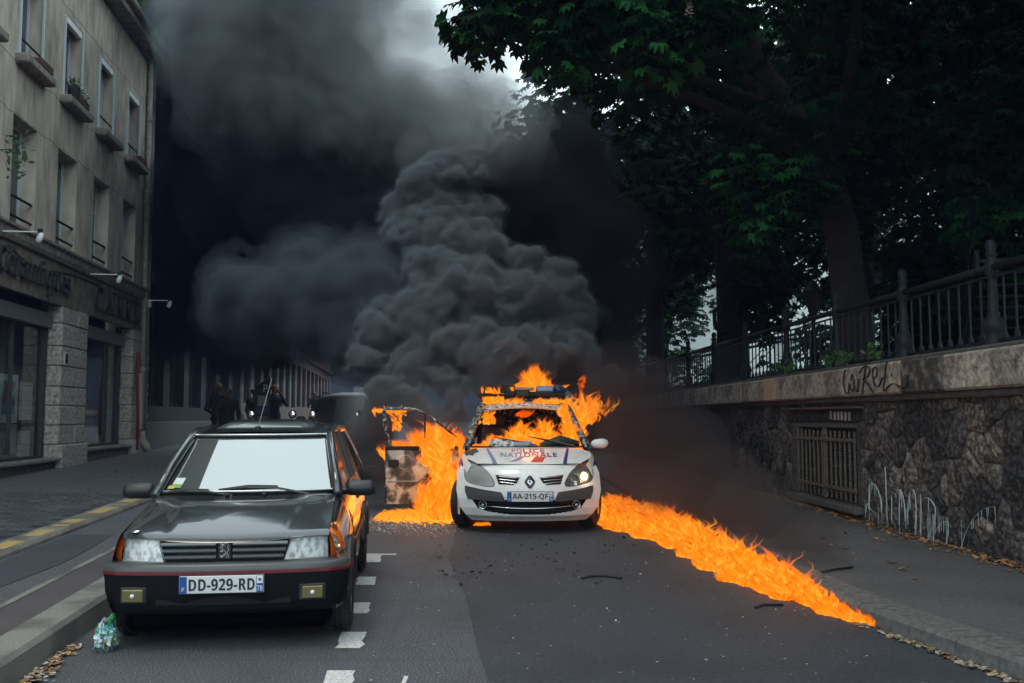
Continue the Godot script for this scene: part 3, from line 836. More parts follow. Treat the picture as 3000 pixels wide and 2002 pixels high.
func clip_poly(p: PackedVector2Array, at: Vector2, nrm: Vector2) -> PackedVector2Array:
	var o := PackedVector2Array()
	for i in p.size():
		var a := p[i]; var b := p[(i + 1) % p.size()]
		var da := (a - at).dot(nrm); var db := (b - at).dot(nrm)
		if da <= 0: o.append(a)
		if (da < 0 and db > 0) or (da > 0 and db < 0): o.append(a.lerp(b, da / (da - db)))
	return o

func stone_mesh(p: PackedVector2Array, gap: float, high: float) -> MB:
	# a rounded cobble: inset outline, skirt, rising in two rings to an uneven face
	var c := Vector2()
	for q in p: c += q
	c /= p.size()
	for r in 1:
		var s := PackedVector2Array()
		for i in p.size():
			var a := p[i]; var b := p[(i + 1) % p.size()]
			s.append(a.lerp(b, 0.16)); s.append(a.lerp(b, 0.5)); s.append(a.lerp(b, 0.84))
		p = s
	var reach := 0.0
	for q in p: reach = maxf(reach, q.distance_to(c))
	var k := 1.0 - gap / maxf(reach, 0.05)
	var rings := []
	for l in [[1.0, -0.03], [0.985, 0.012], [0.86, 1.0], [0.45, 1.12]]:
		var ring := []
		for q in p:
			var v: Vector2 = c + (q - c) * k * l[0] * (1.0 + rng.randfn() * 0.06)
			ring.append(Vector3(v.x, v.y, l[1] * high * (1.0 + rng.randfn() * 0.16) if l[1] > 0.5 else l[1]))
		rings.append(ring)
	var mb := MB.new().smooth()
	var n := p.size()
	for r in 3:
		for i in n:
			var j := (i + 1) % n
			mb.quad(rings[r][i], rings[r + 1][i], rings[r + 1][j], rings[r][j])
	for i in n: mb.tri(rings[3][i], Vector3(c.x, c.y, high * (1.1 + rng.randfn() * 0.1)), rings[3][(i + 1) % n])
	return mb

func retaining_wall() -> void:
	var b := wall_basis()
	var z0 := 12.0
	var o := thing("retaining_wall", "dark rubble stone retaining wall with pale coping along the right pavement", "wall", Vector3(wall_x(z0), 0, -z0), b)
	# local x = z0 - depth, z towards the street
	var hole := [z0 - 15.15, z0 - 12.6, 0.5, 1.53]
	var mb := MB.new()
	holed(mb, -90, z0 + 8, 0, 1.9, [hole], 0.0, 0.3)
	mb.quad(Vector3(z0 + 8, 0, 0), Vector3(z0 + 8, 2.2, 0), Vector3(z0 + 8, 2.2, -2), Vector3(z0 + 8, 0, -2))
	obj("mortar", mb, M.mortar, o)
	# the stones: cells round jittered points, kept out of the opening and its frame
	var pts := []
	var sx := 0.3
	for i in range(-23, 13):
		for j in 6:
			pts.append(Vector2(i * sx + rng.randf_range(-0.2, 0.2) + 0.16 * (j % 2), 0.2 + j * 0.3 + rng.randf_range(-0.17, 0.17)))
	var frame := Rect2(hole[0] - 0.1, hole[2] - 0.22, hole[1] - hole[0] + 0.2, hole[3] - hole[2] + 0.44)
	var made := 0
	for i in pts.size():
		var a: Vector2 = pts[i]
		var cell := PackedVector2Array([a + Vector2(-0.32, -0.34), a + Vector2(0.32, -0.34), a + Vector2(0.32, 0.34), a + Vector2(-0.32, 0.34)])
		for j in pts.size():
			if i == j: continue
			var q: Vector2 = pts[j]
			if a.distance_squared_to(q) < 0.9: cell = clip_poly(cell, (a + q) / 2, q - a)
		cell = clip_poly(cell, Vector2(0, 1.84), Vector2.UP * -1)
		cell = clip_poly(cell, Vector2(0, 0.12), Vector2.DOWN * -1) if false else cell
		var near := Vector2(clampf(a.x, frame.position.x, frame.end.x), clampf(a.y, frame.position.y, frame.end.y))
		if near == a: continue
		if near.distance_to(a) < 0.45: cell = clip_poly(cell, near, near - a)
		if cell.size() < 3: continue
		var s := obj("stone", stone_mesh(cell, 0.008 + 0.014 * rng.randf(), 0.014 + 0.024 * rng.randf()), M.stones[rng.randi() % 5], o)
		made += 1
		if made >= 296: break
	# coping blocks, the joints where the photograph has them
	var ends := [20.0, 4.4, 6.2, 8.0, 9.9, 10.9, 12.7, 14.2, 15.55, 16.2, 17.6, 20.2, 22.2, 24.4, 26.8, 29.5, 32.5, 36.0, 40.0, 60.0, 90.0]
	for i in range(1, ends.size() - 1):
		var a: float = z0 - ends[i] - 0.006; var c: float = z0 - ends[i + 1] + 0.006
		var m: Material = M.coping_dark if i == 4 else M.coping_tan if i == 8 else M.coping
		var h := 0.36 + rng.randfn() * 0.004
		obj("coping_stone", MB.new().box(Vector3((a + c) / 2, 2.05, -0.08 + rng.randfn() * 0.004), Vector3(a - c, h, 0.52), 0.022), m, o)
	obj("drip_mould", MB.new().box(Vector3(-40, 1.84, 0.02), Vector3(105, 0.08, 0.16), 0.02), M.plinth, o)
	obj("coping_ledge", MB.new().box(Vector3(-40, 2.25, -0.1), Vector3(105, 0.05, 0.42), 0.015), M.plinth, o)
	# the barred opening
	var g := thing("barred_vent", "rusty iron grating over a vent opening in the rubble wall", "grating", o.transform * Vector3((hole[0] + hole[1]) / 2, hole[2], 0), b)
	var w: float = hole[1] - hole[0]; var h: float = hole[3] - hole[2]
	obj("recess_back", MB.new().box(Vector3(0, h / 2, -0.24), Vector3(w, h, 0.04)), M.dark, g)
	var lou := MB.new()
	for i in 26: lou.box(Vector3(0, 0.04 + i * h / 26, -0.17), Vector3(w - 0.1, 0.02, 0.03), 0, Basis(Vector3.RIGHT, 0.6))
	obj("louvre_panel", lou, mat(0.05, 0.047, 0.045, 0.7), g)
	var fr := MB.new()
	fr.box(Vector3(-w / 2 + 0.04, h / 2, -0.05), Vector3(0.08, h, 0.1), 0.01)
	fr.box(Vector3(w / 2 - 0.04, h / 2, -0.05), Vector3(0.08, h, 0.1), 0.01)
	fr.box(Vector3(0, h - 0.03, -0.05), Vector3(w - 0.17, 0.06, 0.1), 0.01)
	obj("frame", fr, M.kerb_dark, g)
	for i in 14:
		var x := -w / 2 + 0.15 + i * (w - 0.3) / 13.0
		obj("bar", MB.new().tube([Vector3(x, 0.03, 0.0), Vector3(x, h - 0.1, 0.0)], 0.017, 6), M.rust, g)
	obj("middle_bar", MB.new().box(Vector3(0.03, h / 2 - 0.02, 0.0), Vector3(0.05, h - 0.06, 0.05), 0.008), M.rust, g)
	for y in [0.17, h - 0.22]:
		obj("cross_bar", MB.new().box(Vector3(0, y, 0.022), Vector3(w - 0.12, 0.045, 0.025), 0.006), M.rust, g)
	obj("lintel", MB.new().box(Vector3(0, h + 0.1, -0.03), Vector3(w + 0.36, 0.17, 0.1), 0.02), M.stones[2], g)
	obj("lintel_cap", MB.new().box(Vector3(0, h + 0.205, 0.03), Vector3(w + 0.5, 0.03, 0.16), 0.01), M.rust, g)
	obj("sill", MB.new().box(Vector3(0, -0.06, 0.03), Vector3(w + 0.2, 0.1, 0.2), 0.02), M.plinth, g)
	for sg in [-1, 1]: obj("jamb", MB.new().box(Vector3(sg * (w / 2 + 0.07), h / 2, -0.02), Vector3(0.14, h, 0.09), 0.015), M.mortar, g)
	# scraps of stickers on the lintel: plain torn paper
	for i in 6:
		obj("sticker", MB.new().box(Vector3(0.35 + i * 0.13 + rng.randf() * 0.03, h + 0.1 + rng.randfn() * 0.008, 0.024), Vector3(0.07, 0.11, 0.004), 0, Basis(Vector3.BACK, rng.randfn() * 0.05)), mat(0.25 + 0.25 * rng.randf(), 0.4, 0.38), g)
	graffiti(o, z0)

func stroke(pts: Array, w: float, z: float, drips := 0.0) -> MB:
	# brush strokes as thin raised ribbons of paint in the wall's plane
	var mb := MB.new()
	for s in pts:
		var pp := []
		for i in s.size() - 1:
			for k in 6:
				var p0: Vector2 = s[maxi(i - 1, 0)]; var p1: Vector2 = s[i]; var p2: Vector2 = s[i + 1]; var p3: Vector2 = s[mini(i + 2, s.size() - 1)]
				pp.append(p1.cubic_interpolate(p2, p0, p3, k / 6.0))
		pp.append(s[-1])
		var v := []
		for q in pp: v.append(Vector3(q.x, q.y, z))
		mb.tube(v, w, 5, true, 0.25)
		if drips > 0.0:
			for q in pp:
				if rng.randf() < 0.4:
					var l := drips * (0.3 + rng.randf() * 1.2)
					mb.tube([Vector3(q.x, q.y, z), Vector3(q.x + rng.randfn() * 0.004, q.y - l * 0.6, z), Vector3(q.x + rng.randfn() * 0.006, maxf(q.y - l, 0.3), z)], [w * 0.7, w * 0.4, w * 0.25], 4)
	return mb

func letters(spec: Array, o: Vector2, size: Vector2) -> Array:
	var out := []
	for s in spec:
		var q := []
		for p in s: q.append(o + Vector2(p[0], p[1]) * size)
		out.append(q)
	return out

func graffiti(wall: Node3D, z0: float) -> void:
	# black looping tag on the coping
	var spec := [[[0.12, 0.95], [0.05, 0.6], [0.1, 0.1], [0.2, 0.05], [0.26, 0.4], [0.3, 0.15], [0.36, 0.12], [0.4, 0.5], [0.34, 0.75], [0.31, 0.5]],
		[[0.4, 0.55], [0.45, 0.12], [0.52, 0.1], [0.56, 0.55]], [[0.66, -0.05], [0.72, 0.5], [0.8, 1.0]], [[0.58, 0.75], [0.75, 1.0], [0.92, 0.85], [0.85, 0.6], [0.7, 0.52], [0.85, 0.3], [1.0, 0.0]],
		[[0.98, 0.5], [1.12, 0.62], [1.1, 0.9], [1.0, 0.8], [1.02, 0.35], [1.15, 0.2], [1.28, 0.5]], [[1.4, 1.05], [1.34, 0.5], [1.3, 0.02], [1.45, 0.2], [1.6, 0.25], [1.78, 0.1], [1.92, 0.15], [1.95, 0.5]]]
	var t := thing("graffiti_tag", "black looping spray tag on the pale coping above the vent", "graffiti", wall.transform * Vector3(z0 - 12.6, 1.9, 0.186), wall.basis)
	obj("writing", stroke(letters(spec, Vector2(0, 0), Vector2(1.0, 0.32)), 0.018, 0.004), M.black, t)
	for x in [-0.12, 1.52]: obj("dot", MB.new().lathe([Vector2(0, 0.004), Vector2(0.022, 0.003), Vector2(0.024, 0)], 8, Transform3D(Basis(Vector3.RIGHT, PI / 2), Vector3(x, 0.18, 0.004))), M.black, t)
	# white dripping letters on the rubble
	var spec2 := [[[0.02, 0.35], [0.08, 0.62], [0.2, 0.5], [0.42, 0.42], [0.62, 0.55], [0.58, 0.9], [0.42, 1.2], [0.24, 1.25], [0.18, 0.95], [0.18, 0.5]],
		[[0.78, 1.75], [0.8, 1.2], [0.8, 0.3]], [[0.98, 0.95], [0.96, 0.3]], [[1.2, 0.25], [1.22, 0.8], [1.26, 1.2], [1.36, 0.95], [1.42, 0.45]], [[1.46, 0.55], [1.56, 1.15], [1.7, 1.2], [1.74, 0.7], [1.68, 0.25]],
		[[1.84, 0.2], [1.88, 0.7], [1.88, 1.15]], [[1.94, 1.05], [2.1, 1.1], [2.28, 0.9], [2.24, 0.5], [2.06, 0.15]], [[2.2, 0.15], [2.36, 0.45], [2.5, 0.6], [2.62, 0.55], [2.56, 0.1]]]
	var r := thing("graffiti_writing", "white dripping painted letters low on the rubble wall right of the vent", "graffiti", wall.transform * Vector3(z0 - 12.35, 0.3, 0.045), wall.basis)
	obj("writing", stroke(letters(spec2, Vector2(0, 0), Vector2(0.84, 0.42)), 0.0065, 0.0, 0.2), mat(0.42, 0.48, 0.5, 0.6), r)
	var r2 := thing("graffiti_stroke", "single white painted arc right of the dripping letters", "graffiti", wall.transform * Vector3(z0 - 9.9, 0.3, 0.045), wall.basis)
	obj("writing", stroke([[Vector2(0, 0.02), Vector2(0.12, 0.2), Vector2(0.3, 0.36), Vector2(0.5, 0.46), Vector2(0.68, 0.49)]], 0.0055, 0.0, 0.14), mat(0.4, 0.46, 0.48, 0.6), r2)

func park_fence() -> void:
	var b := wall_basis()
	var z0 := 12.0
	var o := thing("park_fence", "dark green cast iron fence with turned posts on top of the coping", "fence", Vector3(wall_x(z0) + 0.08, 2.27, -z0), b)
	var rail := func(z: float) -> float: return 0.75 + 0.0065 * (z - 9.0)
	var posts := [4.9, 7.1, 9.36, 11.36, 13.51, 15.75, 18.2, 20.68, 23.3, 26.1, 29.0, 32.0, 35.2]
	var prof := [Vector2(0.15, 0), Vector2(0.15, 0.05), Vector2(0.1, 0.08), Vector2(0.125, 0.14), Vector2(0.14, 0.2), Vector2(0.12, 0.25), Vector2(0.075, 0.29), Vector2(0.085, 0.31), Vector2(0.07, 0.33), Vector2(0.058, 0.6), Vector2(0.055, 0.66), Vector2(0.085, 0.69), Vector2(0.085, 0.79), Vector2(0.06, 0.82), Vector2(0.06, 0.86), Vector2(0.08, 0.88), Vector2(0.05, 0.91), Vector2(0.075, 0.96), Vector2(0.05, 1.01), Vector2(0, 1.02)]
	var pm: ArrayMesh = MB.new().smooth().lathe(prof, 14).mesh()
	for z in posts:
		var p := obj("post", pm, M.iron, o)
		p.position = Vector3(z0 - z, rail.call(z) - 0.75, 0)
		if z != posts[0] : p.position.y = 0
		p.scale = Vector3(0.74, 1, 0.74)
		p.scale.y = (rail.call(z) + 0.03) / 0.78
	for i in posts.size() - 1:
		var a: float = posts[i]; var c: float = posts[i + 1]
		var pa := Vector3(z0 - a, rail.call(a), 0); var pc := Vector3(z0 - c, rail.call(c), 0)
		obj("rail", MB.new().smooth().tube([pa, pc], 0.037, 8), M.iron, o)
		obj("lower_rail", MB.new().box((pa + pc) / 2 - Vector3(0, 0.085, 0), Vector3(c - a - 0.06, 0.02, 0.03)), M.iron, o)
		obj("foot_rail", MB.new().box(Vector3((pa.x + pc.x) / 2, 0.05, 0), Vector3(c - a - 0.1, 0.035, 0.04)), M.iron, o)
		var n := int((c - a) / 0.205)
		for k in range(1, n):
			var z := lerpf(a, c, float(k) / n)
			var top: float = rail.call(z) - 0.08
			obj("baluster", MB.new().tube([Vector3(z0 - z, 0.04, 0), Vector3(z0 - z, 0.1, 0), Vector3(z0 - z, 0.15, 0), Vector3(z0 - z, top, 0)], [0.024, 0.028, 0.012, 0.012], 5), M.iron, o)

# ---------------------------------------------------------------- chestnut trees
func leaf_mesh() -> ArrayMesh:
	# a palmate leaf of seven leaflets, 1 m across, hanging a little
	var mb := MB.new()
	for k in 7:
		var a := -1.9 + k * 0.633
		var len := 0.5 * (1.0 - 0.1 * absf(k - 3.0))
		var d := Vector3(sin(a), 0, cos(a))
		var s := Vector3(d.z, 0, -d.x)
		var m := d * len * 0.62 + Vector3(0, -0.03, 0); var e := d * len + Vector3(0, -0.12, 0)
		var w := len * 0.21
		mb.tri(Vector3(), m + s * w + Vector3(0, 0.025, 0), m); mb.tri(m, m + s * w + Vector3(0, 0.025, 0), e)
		mb.tri(Vector3(), m, m - s * w + Vector3(0, 0.025, 0)); mb.tri(m, e, m - s * w + Vector3(0, 0.025, 0))
	return mb.mesh()

func crown_part(parent: Node, clumps: Array, per: int, size: float, tint: Color, lm: ArrayMesh, lmat: Material) -> void:
	# clumps: Vector4 centre and radius, relative to parent
	var mm := MultiMesh.new()
	mm.transform_format = MultiMesh.TRANSFORM_3D
	mm.use_colors = true
	mm.mesh = lm
	mm.instance_count = clumps.size() * per
	var i := 0
	for c in clumps:
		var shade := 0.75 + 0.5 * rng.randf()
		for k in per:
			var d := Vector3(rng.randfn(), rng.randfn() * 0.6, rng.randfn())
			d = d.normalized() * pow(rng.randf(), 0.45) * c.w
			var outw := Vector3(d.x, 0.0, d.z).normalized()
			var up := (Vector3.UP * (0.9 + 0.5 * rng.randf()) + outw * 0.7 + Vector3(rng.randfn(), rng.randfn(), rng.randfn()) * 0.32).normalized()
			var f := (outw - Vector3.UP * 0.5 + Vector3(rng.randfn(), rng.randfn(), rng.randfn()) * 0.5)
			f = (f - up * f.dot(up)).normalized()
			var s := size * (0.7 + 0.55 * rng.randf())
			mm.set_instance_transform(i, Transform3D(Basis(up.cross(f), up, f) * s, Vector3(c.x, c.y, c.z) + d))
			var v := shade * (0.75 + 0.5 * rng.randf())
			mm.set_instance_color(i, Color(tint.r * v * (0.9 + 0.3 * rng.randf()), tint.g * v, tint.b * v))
			i += 1
	var o := MultiMeshInstance3D.new()
	o.name = "crown"
	o.multimesh = mm
	o.material_override = lmat
	o.set_meta("kind", "stuff")
	parent.add_child(o, true)

func limb(mb: MB, a: Vector3, b: Vector3, ra: float, rb: float, bend: float) -> void:
	var pts := []; var rr := []
	for i in 9:
		var t := i / 8.0
		pts.append(a.lerp(b, t) + Vector3(sin(t * 5.0 + a.x) * bend, sin(t * PI) * bend * 1.6, cos(t * 4.0 + a.z) * bend))
		rr.append(lerpf(ra, rb, t))
	mb.tube(pts, rr, 8)

func trees() -> void:
	var lm := leaf_mesh()
	var lmat := StandardMaterial3D.new()
	lmat.vertex_color_use_as_albedo = true
	lmat.roughness = 0.7
	lmat.metallic_specular = 0.25
	lmat.backlight_enabled = true
	lmat.backlight = Color(0.45, 0.5, 0.25)
	lmat.cull_mode = BaseMaterial3D.CULL_DISABLED
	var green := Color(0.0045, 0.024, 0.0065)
	var specs := [
		# x, depth, trunk radius, trunk top, crown centre, crown radii, clumps, leaves each, leaf size, label
		[4.95, 14.5, 0.27, 5.2, Vector3(-0.4, 6.6, 0.5), Vector3(5.4, 3.2, 5.5), 120, 110, 0.36, "chestnut tree behind the fence with a bent trunk, its boughs reaching over the street"],
		[5.2, 23.5, 0.36, 6.0, Vector3(-0.2, 6.6, 0), Vector3(5.0, 3.4, 5.0), 80, 90, 0.42, "thick dark chestnut trunk with an old branch scar, second tree along the fence"],
		[4.6, 32.0, 0.3, 6.0, Vector3(-0.5, 6.8, 0), Vector3(5.4, 3.6, 5.0), 70, 80, 0.5, "third chestnut tree along the fence, a straight dark trunk in the smoke"],
		[6.2, 5.4, 0.3, 5.5, Vector3(0.2, 5.8, -0.5), Vector3(4.2, 2.8, 4.4), 70, 90, 0.36, "near chestnut tree at the right edge, only its low boughs in view"],
		[10.5, 12.0, 0.3, 5.0, Vector3(0, 5.6, 0), Vector3(4.5, 3.8, 4.5), 70, 80, 0.45, "dense dark tree inside the park right of the bent chestnut"],
		[10.0, 21.0, 0.3, 5.0, Vector3(0, 6.0, 0), Vector3(4.8, 3.8, 4.8), 70, 70, 0.5, "dense dark tree inside the park behind the bent chestnut"],
		[11.0, 31.0, 0.3, 5.0, Vector3(0, 6.5, 0), Vector3(5.5, 4.4, 5.5), 70, 70, 0.55, "dark tree deep in the park above the blue footbridge"],
		[4.0, 44.0, 0.3, 5.0, Vector3(0, 7.0, 0), Vector3(6.5, 5.4, 6.0), 70, 70, 0.6, "fourth chestnut along the fence, a dark mass in the smoke"],
		[16.0, 24.0, 0.3, 5.0, Vector3(0, 5.5, 0), Vector3(5.0, 4.6, 5.0), 60, 70, 0.55, "tall dark tree at the right edge far back in the park"],
		[8.5, -1.0, 0.3, 5.0, Vector3(0, 5.6, 0), Vector3(5.0, 3.6, 5.0), 60, 70, 0.5, "unseen park tree right of the frame, added to block sky light"],  # out of view, added to keep the sky from lighting the canopy
		[14.5, 4.0, 0.3, 5.0, Vector3(0, 5.0, 0), Vector3(5.0, 4.6, 5.5), 60, 70, 0.55, "unseen park tree far right of the frame, added to darken the canopy"],  # out of view, added so less sky reaches under the crowns
		[16.5, 13.5, 0.3, 5.0, Vector3(0, 5.0, 0), Vector3(5.0, 4.6, 5.5), 60, 70, 0.55, "unseen park tree behind the dense dark tree, added against sky light from the right"],  # out of view, added to close off sky light on the right
		[3.0, 62.0, 0.3, 5.0, Vector3(0, 8.0, 0), Vector3(9.0, 7.4, 6.0), 70, 60, 0.8, "farthest street tree, a dark crown over the smoke"]]
	var n := 0
	for s in specs:
		var base := Vector3(s[0], 2.2, -s[1])
		var o := thing("chestnut_tree", s[9], "tree", base)
		var t := MB.new().smooth()
		var h: float = s[3]; var r: float = s[2]
		var top := Vector3(0.05, h * 0.55, 0)
		if n == 0:
			t.tube([Vector3(0.05, -0.2, 0), Vector3(0.05, 0.3, 0), Vector3(0.0, 1.2, 0), Vector3(-0.1, 2.2, 0), Vector3(-0.28, 2.9, 0), Vector3(-0.75, 3.7, 0), Vector3(-1.3, 4.6, 0.2), Vector3(-1.9, 6.0, 0.4)], [r * 1.25, r * 1.05, r * 0.95, r * 0.9, r * 0.85, r * 0.65, r * 0.5, r * 0.25], 14)
			top = Vector3(-0.35, 3.0, 0)
		else:
			t.tube([Vector3(0, -0.2, 0), Vector3(0, 0.35, 0), Vector3(0.03, h * 0.3, 0), Vector3(-0.03, h * 0.6, 0.0), Vector3(0.05, h, 0)], [r * 1.3, r * 1.05, r, r * 0.92, r * 0.6], 14)
		obj("trunk", t, M.bark, o)
		if n == 1:
			obj("branch_scar", MB.new().smooth().tube([Vector3(-0.42, 1.55, 0.16), Vector3(-0.44, 1.9, 0.2), Vector3(-0.2, 2.15, 0.34), Vector3(0.0, 1.9, 0.37), Vector3(-0.05, 1.5, 0.37), Vector3(-0.3, 1.38, 0.25), Vector3(-0.42, 1.55, 0.16)], 0.05, 6), M.bark, o)
		var c: Vector3 = s[4]; var cr: Vector3 = s[5]
		var clumps := []
		for k in s[6]:
			var d := Vector3(rng.randfn(), rng.randfn() * 0.8, rng.randfn()).normalized() * pow(rng.randf(), 0.33)
			var p := c + d * cr
			# the underside stays clear of the fence, higher towards the street
			var low := 2.1 + 0.9 * rng.randf()
			if n == 0: low = 2.9 + maxf(0.0, -p.x) * 0.25
			if p.y < low: p.y = low + rng.randf() * 0.8
			clumps.append(Vector4(p.x, p.y, p.z, (0.75 + 0.55 * rng.randf()) * (1.0 if s[8] < 0.45 else 1.35)))
		if n == 0:
			for p in [Vector3(-5.3, 4.4, 2.2), Vector3(-4.9, 4.9, 2.6), Vector3(-4.3, 4.1, 2.4), Vector3(-3.9, 4.5, 2.8), Vector3(-3.2, 3.9, 2.6), Vector3(-2.6, 4.2, 2.9), Vector3(-4.6, 5.2, 3.0), Vector3(-1.7, 2.75, 0.9), Vector3(-1.3, 2.5, 0.7), Vector3(-1.5, 2.15, 0.6), Vector3(-0.9, 2.6, 0.9), Vector3(1.6, 2.2, 0.9), Vector3(2.2, 1.4, 0.5), Vector3(2.6, 2.5, 1.5), Vector3(1.0, 3.1, 1.5)]:
				clumps.append(Vector4(p.x, p.y, p.z, 0.55))
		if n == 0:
			var lit_clumps := []
			for k in range(clumps.size() - 15, clumps.size() - 3): lit_clumps.append(clumps[k])
			for p in [Vector3(-5.0, 4.6, 2.5), Vector3(-4.5, 4.6, 2.7), Vector3(-4.0, 4.85, 3.0), Vector3(-3.5, 4.3, 2.9), Vector3(-4.4, 4.95, 2.9)]: lit_clumps.append(Vector4(p.x, p.y, p.z, 0.5))
			crown_part(o, lit_clumps, 46, 0.34, Color(0.022, 0.12, 0.03), lm, lmat)  # brighter green painted in for leaves lit by the open sky
		if n == 1:
			for p in [Vector3(0.55, 2.1, 0), Vector3(0.95, 2.6, 0.3), Vector3(0.6, 1.55, 0.2), Vector3(1.2, 2.9, 0), Vector3(0.8, 3.2, 0), Vector3(0.4, 2.7, 0.3)]: clumps.append(Vector4(p.x, p.y, p.z, 0.6))
		var lb := MB.new().smooth()
		for k in 9:
			var q: Vector4 = clumps[rng.randi() % clumps.size()]
			limb(lb, top + Vector3(0, rng.randf() * 0.6, 0), Vector3(q.x, q.y, q.z), r * 0.42, 0.03, 0.12)
		obj("limb", lb, M.bark, o)
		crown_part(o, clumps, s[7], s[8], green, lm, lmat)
		if n == 0:
			# flower spikes
			var fm := MB.new().smooth()
			for k in 26:
				var t2 := k / 26.0
				var a := k * 2.4
				fm.lathe([Vector2(0, -0.012), Vector2(0.02, 0), Vector2(0, 0.012)], 5, Transform3D(Basis(), Vector3(cos(a) * 0.045 * (1.0 - t2), t2 * 0.24, sin(a) * 0.045 * (1.0 - t2))))
			var fmesh := fm.mesh()
			for p in [Vector3(-4.9, 5.0, 3.1), Vector3(-4.35, 4.75, 3.1), Vector3(-4.1, 4.45, 3.3), Vector3(-3.25, 4.35, 3.2), Vector3(-2.9, 4.05, 3.3), Vector3(-4.65, 4.35, 2.9), Vector3(-5.35, 4.65, 2.6), Vector3(-3.7, 4.9, 3.3), Vector3(-4.0, 5.1, 3.4)]:
				var f := obj("flower_spike", fmesh, mat(0.5, 0.42, 0.34, 0.7), o)
				f.position = p
				f.rotation = Vector3(rng.randfn() * 0.2, rng.randf() * 6.0, rng.randfn() * 0.2)
		n += 1
	# low hedge masses far in the park, with light gaps between them
	var hedge := MB.new()
	for d in [[22.0, 16.0, 3.4, "clipped hedge far behind the benches at the right"], [13.5, 40.0, 5.0, "bushy thicket behind the blue footbridge"], [24.0, 40.0, 7.0, "tall thicket at the far right of the park"], [8.5, 55.0, 6.0, "dark thicket behind the third chestnut"], [8.4, 18.0, 2.6, "dense laurel behind the fence at the right edge"], [10.4, 22.5, 3.0, "dark laurel further right behind the near laurel"]]:
		var o := thing("park_thicket", d[3], "bush", Vector3(d[0], 2.2, -d[1]))
		var cl := []
		for k in 40: cl.append(Vector4(clampf(rng.randfn(), -1.3, 1.3) * (2.2 if d[2] > 3.1 else 0.75), rng.randf() * d[2], clampf(rng.randfn(), -1.3, 1.3) * (2.5 if d[2] > 3.1 else 0.75), 0.9 if d[2] > 3.1 else 0.55))
		crown_part(o, cl, 50, 0.5, green, lm, lmat)
		obj("stem", MB.new().tube([Vector3(0, -0.1, 0), Vector3(0.1, d[2] * 0.6, 0)], 0.1, 6), M.bark, o)

